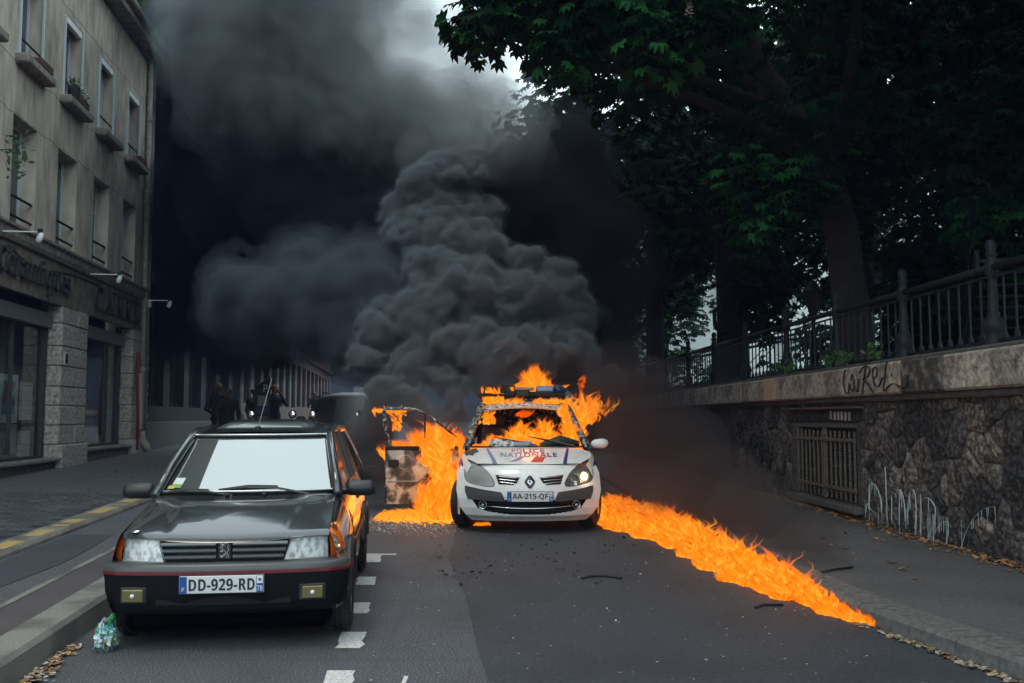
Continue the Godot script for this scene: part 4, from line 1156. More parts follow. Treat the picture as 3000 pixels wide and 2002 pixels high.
func park_things() -> void:
	# bench behind the fence, blue footbridge, lamp and weeds on the coping
	for d in [[5.3, 16.9, "dark slatted park bench seen through the fence"]]:
		var o := thing("park_bench", d[2], "bench", Vector3(d[0], 2.2, -d[1]), Basis(Vector3.UP, 1.35))
		for i in 4: obj("slat", MB.new().box(Vector3(0, 0.45, -0.18 + i * 0.12), Vector3(1.7, 0.03, 0.1), 0.008), M.black, o)
		for i in 3: obj("back_slat", MB.new().box(Vector3(0, 0.6 + i * 0.14, -0.27 - i * 0.03), Vector3(1.7, 0.1, 0.03), 0.008), M.black, o)
		for sg in [-1, 1]:
			obj("leg", MB.new().tube([Vector3(sg * 0.7, 0, 0.2), Vector3(sg * 0.7, 0.44, 0.18), Vector3(sg * 0.7, 0.46, -0.24), Vector3(sg * 0.7, 0.98, -0.36)], 0.025, 6), M.black, o)
	# added pale block giving the brightness of haze in the gaps between the trunks
	var far := thing("haze_block", "added pale block for the bright haze across the park, seen between trunks and fence", "building", Vector3(22, 2.0, -62))
	var pale := mat(0.5, 0.56, 0.55, 0.9)
	var fw := MB.new()
	var fh := []
	for i in 9:
		for j in 3: fh.append([-17.6 + i * 4.0, -16.2 + i * 4.0, 2.4 + j * 3.6, 4.6 + j * 3.6])
	holed(fw, -19, 20, -0.5, 13, fh, 0, 0.25)
	fw.box(Vector3(0.5, 6.2, -4), Vector3(39, 13.4, 7))
	obj("wall", fw, pale, far)
	for h in fh: obj("window", MB.new().box(Vector3((h[0] + h[1]) / 2, (h[2] + h[3]) / 2, -0.2), Vector3(1.4, 2.2, 0.04)), mat(0.3, 0.34, 0.35, 0.3), far)
	var blue := mat(0.06, 0.13, 0.17, 0.5)
	var s := thing("footbridge", "blue steel footbridge with mesh railings rising behind the fence", "footbridge", Vector3(10.5, 2.2, -33.0), Basis(Vector3.UP, -0.35))
	for k in 2:
		var z := -0.9 + k * 1.8
		obj("girder", MB.new().box(Vector3(0, 1.0, z), Vector3(16, 0.3, 0.12), 0.02, Basis(Vector3.BACK, 0.16)), blue, s)
		obj("handrail", MB.new().tube([Vector3(-8, 1.0, z), Vector3(8, 3.6, z)], 0.05, 6), blue, s)
		for i in 14:
			var x := -7.8 + i * 1.2
			obj("railing_post", MB.new().tube([Vector3(x, 1.0 + x * 0.162, z), Vector3(x, 2.3 + x * 0.162, z)], 0.03, 5), blue, s)
			if i < 13: obj("brace", MB.new().tube([Vector3(x, 1.1 + x * 0.162, z), Vector3(x + 1.2, 2.2 + (x + 1.2) * 0.162, z)], 0.018, 4), blue, s)
	obj("deck", MB.new().box(Vector3(0, 1.05, 0), Vector3(16, 0.1, 1.7), 0.01, Basis(Vector3.BACK, 0.16)), blue, s)
	for x in [-5.0, 0.0, 5.0]: obj("pier", MB.new().tube([Vector3(x, -0.1, 0), Vector3(x, 1.0 + x * 0.162, 0)], 0.09, 8), blue, s)
	var st := thing("park_stair", "dark stair flight with a sloping beam right of the bent chestnut", "stair", Vector3(7.2, 2.2, -14.2), Basis(Vector3.UP, 1.2))
	for k in 2: obj("stringer", MB.new().box(Vector3(0, 0.75, -0.6 + k * 1.2), Vector3(4.4, 0.28, 0.06), 0.01, Basis(Vector3.BACK, -0.3)), M.iron, st)
	for i in 12: obj("step", MB.new().box(Vector3(-2.0 + i * 0.36, 0.75 + 0.62 - i * 0.112, 0), Vector3(0.3, 0.04, 1.16), 0.006), M.iron, st)
	for k in 2: obj("handrail", MB.new().tube([Vector3(-2.1, 2.2, -0.6 + k * 1.2), Vector3(2.1, 0.9, -0.6 + k * 1.2)], 0.03, 6), M.iron, st)
	var lp := thing("park_lamp", "black park lantern hanging dark among the leaves left of the bent trunk", "street lamp", Vector3(5.05, 2.2, -16.6))
	obj("pole", MB.new().smooth().lathe([Vector2(0.09, 0), Vector2(0.07, 0.5), Vector2(0.04, 0.6), Vector2(0.035, 1.05), Vector2(0.06, 1.1)], 10), M.iron, lp)
	obj("lantern", MB.new().lathe([Vector2(0.06, 1.1), Vector2(0.16, 1.5), Vector2(0.18, 1.52), Vector2(0.06, 1.68), Vector2(0, 1.74)], 6), M.black, lp)
	var where := ["beside the post right of the bent trunk", "at the foot of the post above the vent", "between the balusters above the tag", "near the left end of the pale coping"]
	var i := 0
	for z in [11.9, 13.4, 12.9, 15.2]:
		var w := thing("coping_weed", "small green weed growing on the coping " + where[i], "plant", Vector3(wall_x(z) - 0.06, 2.27, -z))
		tuft(w, "foliage", Vector3(0, 0.08, 0), Vector3(0.13, 0.13, 0.1), 70, mat(0.05, 0.1, 0.035), 0.07)
		obj("stem", MB.new().tube([Vector3(), Vector3(0.01, 0.2, 0)], 0.005, 4), M.bark, w)
		i += 1

# ---------------------------------------------------------------- the parked hatchback (front towards +z, origin under the front axle)
func plate_text(parent: Node, text: String, x0: float, x1: float, y0: float, y1: float, z: float, m: Material, bold := 500) -> void:
	var f := SystemFont.new()
	f.font_names = PackedStringArray(["Droid Sans"]); f.font_weight = bold
	var tm := TextMesh.new()
	tm.font = f; tm.text = text; tm.font_size = 64; tm.pixel_size = 0.01; tm.depth = 0.1
	var a := tm.get_aabb()
	var sx := (x1 - x0) / a.size.x; var sy := (y1 - y0) / a.size.y
	var o := obj("characters", tm, m, parent)
	o.transform = Transform3D(Basis.from_scale(Vector3(sx, sy, 0.03)), Vector3(x0 - a.position.x * sx, y0 - a.position.y * sy, z))

func number_plate(parent: Node, text: String, dept: String, c: Vector3, w: float, h: float) -> void:
	var p := Node3D.new(); p.name = "number_plate"; p.position = c; parent.add_child(p, true)
	var blue := mat(0.01, 0.07, 0.3, 0.4)
	obj("plate", MB.new().box(Vector3(), Vector3(w, h, 0.012), 0.003), mat(0.62, 0.64, 0.66, 0.35), p)
	obj("rim", MB.new().box(Vector3(0, 0, -0.006), Vector3(w + 0.014, h + 0.014, 0.01), 0.003), M.black, p)
	for sg in [-1, 1]: obj("blue_band", MB.new().box(Vector3(sg * (w / 2 - 0.024), 0, 0.0065), Vector3(0.044, h - 0.004, 0.003)), blue, p)
	plate_text(p, text, -w / 2 + 0.058, w / 2 - 0.056, -h * 0.34, h * 0.34, 0.0075, M.black, 600)
	plate_text(p, "F", -w / 2 + 0.017, -w / 2 + 0.031, -h * 0.36, -h * 0.14, 0.009, M.white)
	plate_text(p, dept, w / 2 - 0.042, w / 2 - 0.007, -h * 0.4, -h * 0.1, 0.009, M.white)
	obj("region_field", MB.new().box(Vector3(w / 2 - 0.024, h * 0.25, 0.0085), Vector3(0.036, h * 0.42, 0.002)), M.white, p)
	var star := PackedVector2Array()
	for i in 16: star.append(Vector2.from_angle(TAU * i / 16) * (0.015 if i % 2 == 0 else 0.006))
	obj("red_star", MB.new().ext(star, 0.0096, 0.011, Transform3D(Basis(), Vector3(w / 2 - 0.024, h * 0.25, 0))), M.red, p)

func wheel(parent: Node, at: Vector3, r: float, w: float, turn: float, side: float, rim_m: Material, spokes: int) -> void:
	var b := Basis(Vector3.UP, turn) * Basis(Vector3.BACK, -side * PI / 2)   # local y points outwards
	var t := Node3D.new(); t.name = "wheel"; t.transform = Transform3D(b, at); parent.add_child(t, true)
	var h := w / 2
	obj("tyre", MB.new().smooth().lathe([Vector2(r * 0.66, -h), Vector2(r * 0.9, -h * 1.02), Vector2(r * 0.985, -h * 0.8), Vector2(r, -h * 0.45), Vector2(r, h * 0.45), Vector2(r * 0.985, h * 0.8), Vector2(r * 0.9, h * 1.02), Vector2(r * 0.66, h * 0.95)], 40), M.rubber, t)
	var gr := MB.new()
	for k in 3:
		var y := (k - 1) * h * 0.42
		gr.lathe([Vector2(r + 0.001, y - 0.004), Vector2(r + 0.0035, y), Vector2(r + 0.001, y + 0.004)], 40)
	for k in 60:
		var a := TAU * k / 60
		gr.box(Vector3(cos(a) * r, h * (0.62 if k % 2 else -0.62), sin(a) * r), Vector3(0.007, h * 0.34, 0.012), 0, Basis(Vector3.UP, -a))
	obj("tread", gr, M.plastic, t)
	var rim := MB.new().smooth()
	rim.lathe([Vector2(r * 0.67, h * 0.9), Vector2(r * 0.62, h * 0.8), Vector2(r * 0.6, h * 0.2), Vector2(0.0, h * 0.1)], 32)
	rim.smooth(false)
	for k in spokes:
		var bb := Basis(Vector3.UP, TAU * k / spokes)
		rim.box(bb * Vector3(r * 0.36, h * 0.6, 0), Vector3(r * 0.52, 0.03, r * 0.16), 0.01, bb)
	rim.lathe([Vector2(0, h * 0.8), Vector2(r * 0.16, h * 0.75), Vector2(r * 0.2, h * 0.4)], 16)
	obj("rim", rim, rim_m, t)

func car_paint(r: float, g: float, b: float, metal: float, rough := 0.22) -> StandardMaterial3D:
	var m := mat(r, g, b, rough, metal)
	m.clearcoat_enabled = true
	m.clearcoat = 1.0
	m.clearcoat_roughness = 0.04
	return m

func hatchback() -> void:
	var o := thing("parked_hatchback", "dark grey small hatchback parked facing the camera at the left kerb", "car", Vector3(-1.9, 0.13, -7.05), Basis.from_euler(Vector3(0.018, deg_to_rad(6.1), 0.006)))
	var paint := car_paint(0.058, 0.066, 0.074, 0.5)
	var dirt := noise_tex(0.03, [[0.0, grey(0.75)], [1.0, grey(1.0)]], 5, FastNoiseLite.TYPE_SIMPLEX_SMOOTH, 71)
	paint.roughness_texture = noise_tex(0.02, [[0.0, grey(0.5)], [1.0, grey(1.0)]], 4, FastNoiseLite.TYPE_SIMPLEX_SMOOTH, 72)
	paint.uv1_triplanar = true
	paint.albedo_texture = dirt
	var trim := mat(0.02, 0.022, 0.025, 0.42)
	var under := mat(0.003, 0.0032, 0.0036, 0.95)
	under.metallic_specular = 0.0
	# bonnet with two pressed creases
	var hz := func(u: float, t: float) -> Vector3:
		var x := u * lerpf(0.655, 0.64, t)
		var z := lerpf(0.59 - 0.075 * u * u, -0.31, t)
		var y := lerpf(0.703 + 0.043 * u * u, 0.918, pow(t, 0.9)) + 0.03 * (1.0 - u * u) * sin(PI * minf(t * 1.15, 1.0))
		y -= 0.018 * pow(maxf(0.0, 1.0 - t / 0.05), 2.0)
		var cr := lerpf(0.56, 0.72, t)
		y += 0.01 * smoothstep(cr + 0.03, cr - 0.03, absf(u)) * sin(PI * clampf(t * 1.1, 0, 1))
		y -= 0.014 * pow(absf(u), 10.0)
		return Vector3(x, y, z)
	obj("bonnet", MB.new().smooth().grid(48, 30, func(u, v): return hz.call(u * 2.0 - 1.0, v)), paint, o)
	var jets := MB.new()
	for x in [-0.13, 0.13]: jets.box(Vector3(x, 0.915, -0.24), Vector3(0.03, 0.02, 0.03), 0.005)
	obj("washer_jet", jets, M.black, o)
	obj("bonnet_badge", MB.new().smooth().lathe([Vector2(0, 0.006), Vector2(0.022, 0.004), Vector2(0.026, 0)], 12, Transform3D(Basis(Vector3.RIGHT, 0.25), Vector3(-0.575, 0.757, 0.49))), M.chrome, o)
	# sides
	var ytop := func(z: float) -> float: return lerpf(0.742, 0.9, clampf((0.53 - z) / 0.84, 0, 1)) if z > -0.31 else lerpf(0.9, 0.94, (-0.31 - z) / 2.6)
	var xtop := func(z: float) -> float: return lerpf(0.66, 0.645, clampf((0.53 - z) / 0.84, 0, 1)) if z > -0.31 else lerpf(0.645, 0.69, clampf((-0.31 - z) / 0.6, 0, 1)) - 0.05 * clampf((-2.2 - z) / 0.8, 0, 1)
	var ybot := func(z: float) -> float:
		var y := 0.24
		for a in [0.0, -2.42]:
			if absf(z - a) < 0.335: y = maxf(y, 0.285 + sqrt(0.335 * 0.335 - (z - a) * (z - a)))
		return y
	for sg in [-1.0, 1.0]:
		var side := func(u: float, v: float) -> Vector3:
			var z := lerpf(0.53, -2.98, u)
			var y: float = lerpf(ytop.call(z), ybot.call(z), v)
			var drop := clampf((ytop.call(z) - y) / 0.3, 0, 1)
			var x: float = lerpf(xtop.call(z), 0.765 - 0.05 * clampf((z - 0.3) / 0.25, 0, 1) - 0.05 * clampf((-2.5 - z) / 0.5, 0, 1), pow(sin(drop * PI / 2), 0.75))
			if y < 0.36: x -= (0.36 - y) * 0.15
			return Vector3(sg * x, y, z)
		obj("side_panel", MB.new().smooth().grid(110, 12, side), paint, o)
		# black wheel-arch lips, rubbing strip
		for a in [0.0, -2.42]:
			var arc := []
			for i in 19:
				var t := PI * i / 18.0
				arc.append(Vector3(sg * 0.768, 0.285 + sin(t) * 0.335, a + cos(t) * 0.335))
			obj("arch_trim", MB.new().smooth().tube(arc, 0.028, 8), trim, o)
		obj("side_strip", MB.new().box(Vector3(sg * 0.772, 0.52, -1.21), Vector3(0.02, 0.07, 1.7), 0.008), trim, o)
		obj("red_stripe", MB.new().box(Vector3(sg * 0.784, 0.52, -1.21), Vector3(0.004, 0.018, 1.7)), M.red, o)
		# door gap lines
		for z in [-0.42, -1.68]: obj("door_gap", MB.new().tube([Vector3(sg * 0.668, 0.9, z), Vector3(sg * 0.755, 0.72, z), Vector3(sg * 0.772, 0.56, z), Vector3(sg * 0.766, 0.3, z)], 0.004, 4), M.black, o)
		obj("door_handle", MB.new().box(Vector3(sg * 0.745, 0.78, -1.5), Vector3(0.03, 0.035, 0.15), 0.01), trim, o)
		# pillars and roof rail in one bent bar, door glass, rear pillar
		var rail := [Vector3(sg * 0.655, 0.905, -0.3), Vector3(sg * 0.605, 1.1, -0.6), Vector3(sg * 0.545, 1.3, -0.98), Vector3(sg * 0.535, 1.34, -1.2), Vector3(sg * 0.53, 1.35, -1.9), Vector3(sg * 0.54, 1.32, -2.4), Vector3(sg * 0.6, 1.1, -2.75), Vector3(sg * 0.64, 0.94, -2.95)]
		obj("pillar", MB.new().smooth().tube(rail, [0.034, 0.034, 0.036, 0.036, 0.036, 0.045, 0.07, 0.08], 10), paint, o)
		var gl := func(u: float, v: float) -> Vector3:
			var zb := lerpf(-0.46, -2.75, u); var zt := lerpf(-1.06, -2.45, u)
			return Vector3(sg * lerpf(0.682 - 0.01 * u, 0.55, v), lerpf(0.93, 1.31, v), lerpf(zb, zt, v))
		obj("side_window", MB.new().smooth().grid(8, 4, gl), M.glass, o)
		obj("door_pillar", MB.new().tube([Vector3(sg * 0.688, 0.93, -1.66), Vector3(sg * 0.56, 1.31, -1.7)], 0.03, 6), trim, o)
		obj("window_trim", MB.new().tube([Vector3(sg * 0.69, 0.925, -0.44), Vector3(sg * 0.695, 0.935, -1.6), Vector3(sg * 0.69, 0.945, -2.75)], 0.009, 5), M.chrome, o)
		# mirror
		var mir := Node3D.new(); mir.name = "wing_mirror"; o.add_child(mir, true)
		mir.position = Vector3(sg * 0.8, 0.93, -0.5)
		obj("shell", MB.new().smooth().tube([Vector3(-sg * 0.095, 0, 0), Vector3(-sg * 0.085, 0, 0), Vector3(-sg * 0.06, 0, 0), Vector3(sg * 0.08, 0, 0), Vector3(sg * 0.11, 0, -0.005), Vector3(sg * 0.125, 0, -0.01)], [0.035, 0.05, 0.058, 0.06, 0.05, 0.02], 20), trim, mir)
		obj("stalk", MB.new().tube([Vector3(-sg * 0.14, -0.02, 0), Vector3(-sg * 0.05, -0.01, 0.0)], 0.035, 6), trim, mir)
		obj("mirror_glass", MB.new().box(Vector3(sg * 0.015, 0, -0.056), Vector3(0.17, 0.085, 0.004)), M.chrome, mir)
	# windscreen: raked, gently curved, bright rubber trim
	var ws := func(u: float, v: float) -> Vector3:
		var x := (u * 2 - 1) * lerpf(0.635, 0.525, v)
		return Vector3(x, lerpf(0.924, 1.31, v), lerpf(-0.31, -0.965, v) - 0.1 * pow(u * 2 - 1, 2.0) + 0.03)
	var wg := mat(0.345, 0.352, 0.345, 0.02, 1.0)
	wg.clearcoat_enabled = true
	obj("windscreen", MB.new().smooth().grid(20, 10, ws), wg, o)
	var rim := []
	for i in 21: rim.append(ws.call(i / 20.0, 0.0) + Vector3(0, 0.004, 0.006))
	for i in range(1, 11): rim.append(ws.call(1.0, i / 10.0) + Vector3(0, 0.004, 0.006))
	for i in range(1, 21): rim.append(ws.call(1.0 - i / 20.0, 1.0) + Vector3(0, 0.004, 0.006))
	for i in range(1, 11): rim.append(ws.call(0.0, 1.0 - i / 10.0) + Vector3(0, 0.004, 0.006))
	obj("windscreen_seal", MB.new().smooth().tube(rim, 0.017, 6), M.rubber, o)
	var rim2 := []
	for p in rim: rim2.append(p + Vector3(0, 0.008, 0.012))
	obj("windscreen_trim", MB.new().smooth().tube(rim2, 0.0085, 6), mat(0.5, 0.52, 0.53, 0.25, 0.8), o)
	var st := obj("tax_sticker", MB.new().grid(1, 1, func(u, v): return ws.call(lerpf(0.05, 0.11, u), lerpf(0.07, 0.24, v)) + Vector3(0, 0.004, 0.004)), mat(0.55, 0.6, 0.55, 0.5), o)
	obj("sticker_band", MB.new().grid(1, 1, func(u, v): return ws.call(lerpf(0.05, 0.11, u), lerpf(0.07, 0.13, v)) + Vector3(0, 0.006, 0.006)), mat(0.12, 0.35, 0.08, 0.5), st)
	obj("sticker_band", MB.new().grid(1, 1, func(u, v): return ws.call(lerpf(0.035, 0.075, u), lerpf(0.05, 0.1, v)) + Vector3(0, 0.008, 0.008)), mat(0.5, 0.4, 0.05, 0.5), st)
	# roof with the raised sunroof frame
	var rf := func(u: float, v: float) -> Vector3:
		var k := u * 2 - 1
		return Vector3(k * lerpf(0.53, 0.545, v), 1.318 + 0.058 * (1 - pow(absf(k), 5.0)) * smoothstep(-0.25, 0.3, v) + 0.03 * sin(v * PI), lerpf(-0.97, -2.5, v) - 0.06 * k * k * (1 - v))
	obj("roof", MB.new().smooth().grid(24, 16, rf), paint, o)
	obj("sunroof", MB.new().smooth().grid(16, 8, func(u, v): return rf.call(lerpf(0.14, 0.86, u), lerpf(0.13, 0.5, v)) + Vector3(0, 0.026 * smoothstep(0.0, 0.1, minf(minf(u, 1 - u), minf(v, 1 - v) * 1.0)), 0)), car_paint(0.07, 0.075, 0.075, 0.3, 0.3), o)
	obj("tailgate", MB.new().smooth().grid(10, 8, func(u, v): return Vector3((u * 2 - 1) * lerpf(0.62, 0.53, v), lerpf(0.4, 1.33, v), lerpf(-3.02, -2.5, pow(v, 2.0)))), paint, o)
	var ant := Node3D.new(); ant.name = "aerial"; o.add_child(ant, true); ant.position = Vector3(-0.03, 1.355, -1.02)
	obj("base", MB.new().box(Vector3(0, 0.012, 0), Vector3(0.045, 0.045, 0.06), 0.01), M.black, ant)
	obj("rod", MB.new().tube([Vector3(0, 0.02, 0), Vector3(0.09, 0.42, -0.12)], 0.003, 5), mat(0.3, 0.31, 0.32, 0.4, 0.6), ant)
	# nose: dark panel, grille, lamps
	obj("nose_panel", MB.new().sweep([Vector2(0.7, 0.3), Vector2(0.6, 0.41), Vector2(0.3, 0.5), Vector2(0.0, 0.52), Vector2(-0.3, 0.5), Vector2(-0.6, 0.41), Vector2(-0.7, 0.3)], [Vector2(0, 0.72), Vector2(0, 0.54)]), M.black, o)
	var slat := [Vector2(0.0, 0.0), Vector2(0.016, 0.007), Vector2(0.018, 0.014), Vector2(0.0, 0.028)]
	for k in 3:
		var y := 0.582 + k * 0.04
		var pr := []
		for q in slat: pr.append(q + Vector2(0.022, y))
		var w := 0.395 + 0.012 * (2 - k) * -1.0
		for sg in [-1.0, 1.0]:
			var xs := [0.052 * sg, 0.22 * sg, w * sg]
			if sg < 0: xs = [w * sg, 0.22 * sg, 0.052 * sg]
			var path := []
			for x in xs: path.append(Vector2(x, 0.562 - 0.05 * x * x))
			path.reverse()
			obj("grille_slat", MB.new().sweep(path, pr, true), mat(0.11, 0.125, 0.135, 0.35, 0.4), o)
	# badge: a rearing outline in chrome on a black plate
	var bd := Node3D.new(); bd.name = "badge"; o.add_child(bd, true); bd.position = Vector3(0, 0.637, 0.583)
	obj("plate", MB.new().box(Vector3(0, 0, -0.01), Vector3(0.085, 0.112, 0.02), 0.004), M.black, bd)
	var lion := [[0.6, 1.0], [0.75, 0.98], [0.83, 0.85], [0.78, 0.7], [0.86, 0.55], [0.8, 0.42], [0.7, 0.36], [0.78, 0.2], [0.9, 0.1], [0.88, -0.02], [0.7, 0.0], [0.66, 0.12], [0.55, 0.3], [0.4, 0.18], [0.25, 0.12], [0.14, 0.18], [0.16, 0.08], [0.3, 0.04], [0.45, 0.12], [0.6, 0.36], [0.5, 0.5], [0.36, 0.46], [0.2, 0.4], [0.12, 0.46], [0.2, 0.5], [0.36, 0.56], [0.3, 0.66], [0.14, 0.66], [0.08, 0.72], [0.2, 0.76], [0.34, 0.74], [0.3, 0.86], [0.16, 0.86], [0.22, 0.94], [0.36, 0.9], [0.46, 0.84], [0.5, 0.95], [0.6, 1.0]]
	var lp := []
	for q in lion: lp.append(Vector3((q[0] - 0.5) * 0.07, (q[1] - 0.5) * 0.092, 0.004))
	obj("rearing_lion", MB.new().tube(lp, 0.0024, 5), mat(0.75, 0.77, 0.78, 0.15, 0.7), bd)
	var glassy := mat(0.9, 0.93, 0.95, 0.03)
	glassy.transparency = BaseMaterial3D.TRANSPARENCY_ALPHA
	glassy.albedo_color.a = 0.14
	var ribs := noise_tex(0.08, [[0.0, grey(0.12)], [0.35, grey(0.35)], [0.55, grey(0.95)], [1.0, grey(1.0)]], 3, FastNoiseLite.TYPE_SIMPLEX_SMOOTH, 75)
	var refl := mat(0.9, 0.94, 0.95, 0.45, 0.3)
	refl.albedo_texture = ribs
	refl.uv1_triplanar = true
	refl.uv1_scale = Vector3(0.62, 0.3, 0.62)
	for sg in [-1.0, 1.0]:
		var hl := Node3D.new(); hl.name = "headlight"; o.add_child(hl, true)
		var pl := PackedVector2Array([Vector2(0.418 * sg, 0.708), Vector2(0.642 * sg, 0.714), Vector2(0.648 * sg, 0.568), Vector2(0.374 * sg, 0.568)])
		var f := func(q: Vector2, d: float) -> Vector3: return Vector3(q.x, q.y, 0.59 - 0.14 * pow(absf(q.x) / 0.7, 3.0) + d - (q.y - 0.57) * 0.12)
		obj("reflector", MB.new().smooth().patch(pl, 3, func(q): return f.call(q, -0.012)), refl, hl)
		obj("lens", MB.new().smooth().patch(pl, 2, func(q): return f.call(q, 0.02)), glassy, hl)
		obj("bulb", MB.new().smooth().lathe([Vector2(0, 0.015), Vector2(0.014, 0.01), Vector2(0.02, 0)], 12, Transform3D(Basis(Vector3.RIGHT, PI / 2), Vector3(0.5 * sg, 0.635, 0.497))), M.chrome, hl)
		var edge := []
		for q in pl: edge.append(f.call(q, 0.02))
		edge.append(edge[0])
		obj("surround", MB.new().tube(edge, 0.0065, 5), mat(0.2, 0.21, 0.21, 0.3, 0.5), hl)
		var amber := mat(0.72, 0.12, 0.012, 0.2)
		amber.metallic_specular = 0.4
		obj("indicator", MB.new().smooth().sweep([Vector2(0.655 * sg, 0.47), Vector2(0.69 * sg, 0.445), Vector2(0.718 * sg, 0.39), Vector2(0.732 * sg, 0.3)] if sg < 0 else [Vector2(0.732, 0.3), Vector2(0.718, 0.39), Vector2(0.69, 0.445), Vector2(0.655, 0.47)], [Vector2(-0.03, 0.72), Vector2(-0.012, 0.705), Vector2(0.012, 0.63), Vector2(0.016, 0.58), Vector2(0.0, 0.562)]), amber, o)
	# bumper, stripe, valance
	var plan := [Vector2(0.755, 0.33), Vector2(0.76, 0.42), Vector2(0.74, 0.5), Vector2(0.66, 0.555), Vector2(0.5, 0.585), Vector2(0.25, 0.61), Vector2(0, 0.618), Vector2(-0.25, 0.61), Vector2(-0.5, 0.585), Vector2(-0.66, 0.555), Vector2(-0.74, 0.5), Vector2(-0.76, 0.42), Vector2(-0.755, 0.33)]
	obj("bumper", MB.new().smooth().sweep(plan, [Vector2(-0.12, 0.565), Vector2(-0.02, 0.565), Vector2(0.015, 0.558), Vector2(0.028, 0.54), Vector2(0.03, 0.515)]), mat(0.065, 0.07, 0.074, 0.32), o)
	obj("bumper_stripe", MB.new().sweep(plan, [Vector2(0.026, 0.516), Vector2(0.034, 0.512), Vector2(0.034, 0.494), Vector2(0.026, 0.49)]), mat(0.13, 0.013, 0.018, 0.45), o)
	var apron := mat(0.008, 0.009, 0.011, 0.7)
	apron.metallic_specular = 0.25
	obj("bumper_apron", MB.new().smooth().sweep(plan, [Vector2(0.028, 0.49), Vector2(0.024, 0.46), Vector2(0.018, 0.38), Vector2(0.0, 0.33), Vector2(-0.015, 0.27), Vector2(-0.05, 0.235), Vector2(-0.2, 0.22)]), apron, o)
	obj("air_intake", MB.new().sweep([Vector2(0.42, 0.585), Vector2(0, 0.615), Vector2(-0.42, 0.585)], [Vector2(0.01, 0.36), Vector2(0.014, 0.36), Vector2(0.006, 0.3), Vector2(0.0, 0.3)]), M.dark, o)
	number_plate(o, "DD-929-RD", "78", Vector3(0.0, 0.437, 0.668), 0.52, 0.108)
	for sg in [-1.0, 1.0]:
		var fl := Node3D.new(); fl.name = "fog_lamp"; o.add_child(fl, true); fl.position = Vector3(0.556 * sg, 0.366, 0.595); fl.rotation.y = 0.12 * sg
		obj("housing", MB.new().box(Vector3(0, 0, -0.03), Vector3(0.17, 0.105, 0.08), 0.008), M.black, fl)
		var yel := mat(0.26, 0.225, 0.1, 0.25, 0.3)
		yel.albedo_texture = ribs; yel.uv1_triplanar = true; yel.uv1_scale = Vector3(9, 9, 9)
		obj("lens", MB.new().box(Vector3(0, 0, 0.016), Vector3(0.135, 0.078, 0.02), 0.006), yel, fl)
		obj("bulb", MB.new().smooth().lathe([Vector2(0, 0.008), Vector2(0.012, 0.004), Vector2(0.014, 0)], 10, Transform3D(Basis(Vector3.RIGHT, PI / 2), Vector3(0, 0.0, 0.027))), M.white, fl)
	obj("underside", MB.new().box(Vector3(0, 0.27, -1.2), Vector3(1.32, 0.34, 3.3), 0.05), under, o)  # hangs low and near black, shaped to deepen the shade under the car
	# wipers
	for d in [[Vector3(-0.6, 0.915, -0.335), Vector3(-0.27, 0.925, -0.3), Vector3(-0.1, 0.905, -0.285)], [Vector3(-0.2, 0.935, -0.305), Vector3(0.22, 0.945, -0.315), Vector3(0.45, 0.905, -0.3)]]:
		var w := Node3D.new(); w.name = "wiper"; o.add_child(w, true)
		obj("blade", MB.new().tube([d[0] + Vector3(0, 0.012, 0.02), (d[0] + d[1]) / 2 + Vector3(0, 0.022, 0.02), d[1] + Vector3(0, 0.016, 0.02)], [0.008, 0.021, 0.015], 6), M.black, w)
		obj("arm", MB.new().tube([(d[0] + d[1]) / 2 + Vector3(0, 0.02, 0.035), d[1] + Vector3(0, 0.012, 0.035), d[2] + Vector3(0, 0.0, 0.02)], [0.007, 0.008, 0.014], 6), M.plastic, w)
	for d in [[0.0, 1.0], [0.0, -1.0], [-2.42, 1.0], [-2.42, -1.0]]:
		wheel(o, Vector3(0.69 * d[1], 0.285, d[0]), 0.285, 0.18, 0.0, d[1], mat(0.3, 0.31, 0.32, 0.35, 0.7), 8)
	obj("rear_bumper", MB.new().box(Vector3(0, 0.3, -3.0), Vector3(1.3, 0.12, 0.06), 0.02), trim, o)

# ---------------------------------------------------------------- the burning police car (front towards +z, origin under the front axle)
func nose_z(x: float, y: float) -> float:
	# front surface of the nose at height y
	var tab := [Vector2(0.12, 0.66), Vector2(0.17, 0.72), Vector2(0.21, 0.79), Vector2(0.3, 0.825), Vector2(0.45, 0.845), Vector2(0.56, 0.835), Vector2(0.65, 0.815), Vector2(0.71, 0.79), Vector2(0.76, 0.75), Vector2(0.81, 0.66), Vector2(0.87, 0.46), Vector2(0.95, 0.2)]
	var k := lerpf(0.36, 0.5, clampf((y - 0.4) / 0.4, 0, 1))
	return along(tab, y) - k * pow(absf(x) / 0.9, 2.6)

func bonnet_y(x: float, z: float) -> float:
	var tab := [Vector2(-0.1, 0.995), Vector2(0.08, 0.968), Vector2(0.3, 0.915), Vector2(0.5, 0.862), Vector2(0.66, 0.808), Vector2(0.75, 0.76)]
	var zz := z + 0.3 * pow(absf(x) / 0.9, 2.6)
	return along(tab, zz) + 0.02 * pow(absf(x) / 0.8, 2.0) * (1.0 if absf(x) < 0.6 else 1.0) - 0.05 * pow(absf(x) / 0.85, 6.0)

func in_poly(p: PackedVector2Array, q: Vector2) -> bool:
	return Geometry2D.is_point_in_polygon(q, p)

func mirrored(p: PackedVector2Array) -> PackedVector2Array:
	var o := PackedVector2Array()
	for q in p: o.append(Vector2(-q.x, q.y))
	return o

func outline(p: PackedVector2Array, f: Callable, r: float, m: Material, parent: Node, called: String) -> void:
	var e := []
	for i in p.size():
		for k in 4: e.append(f.call(p[i].lerp(p[(i + 1) % p.size()], k / 4.0)))
	e.append(e[0])
	obj(called, MB.new().smooth().tube(e, r, 6), m, parent)

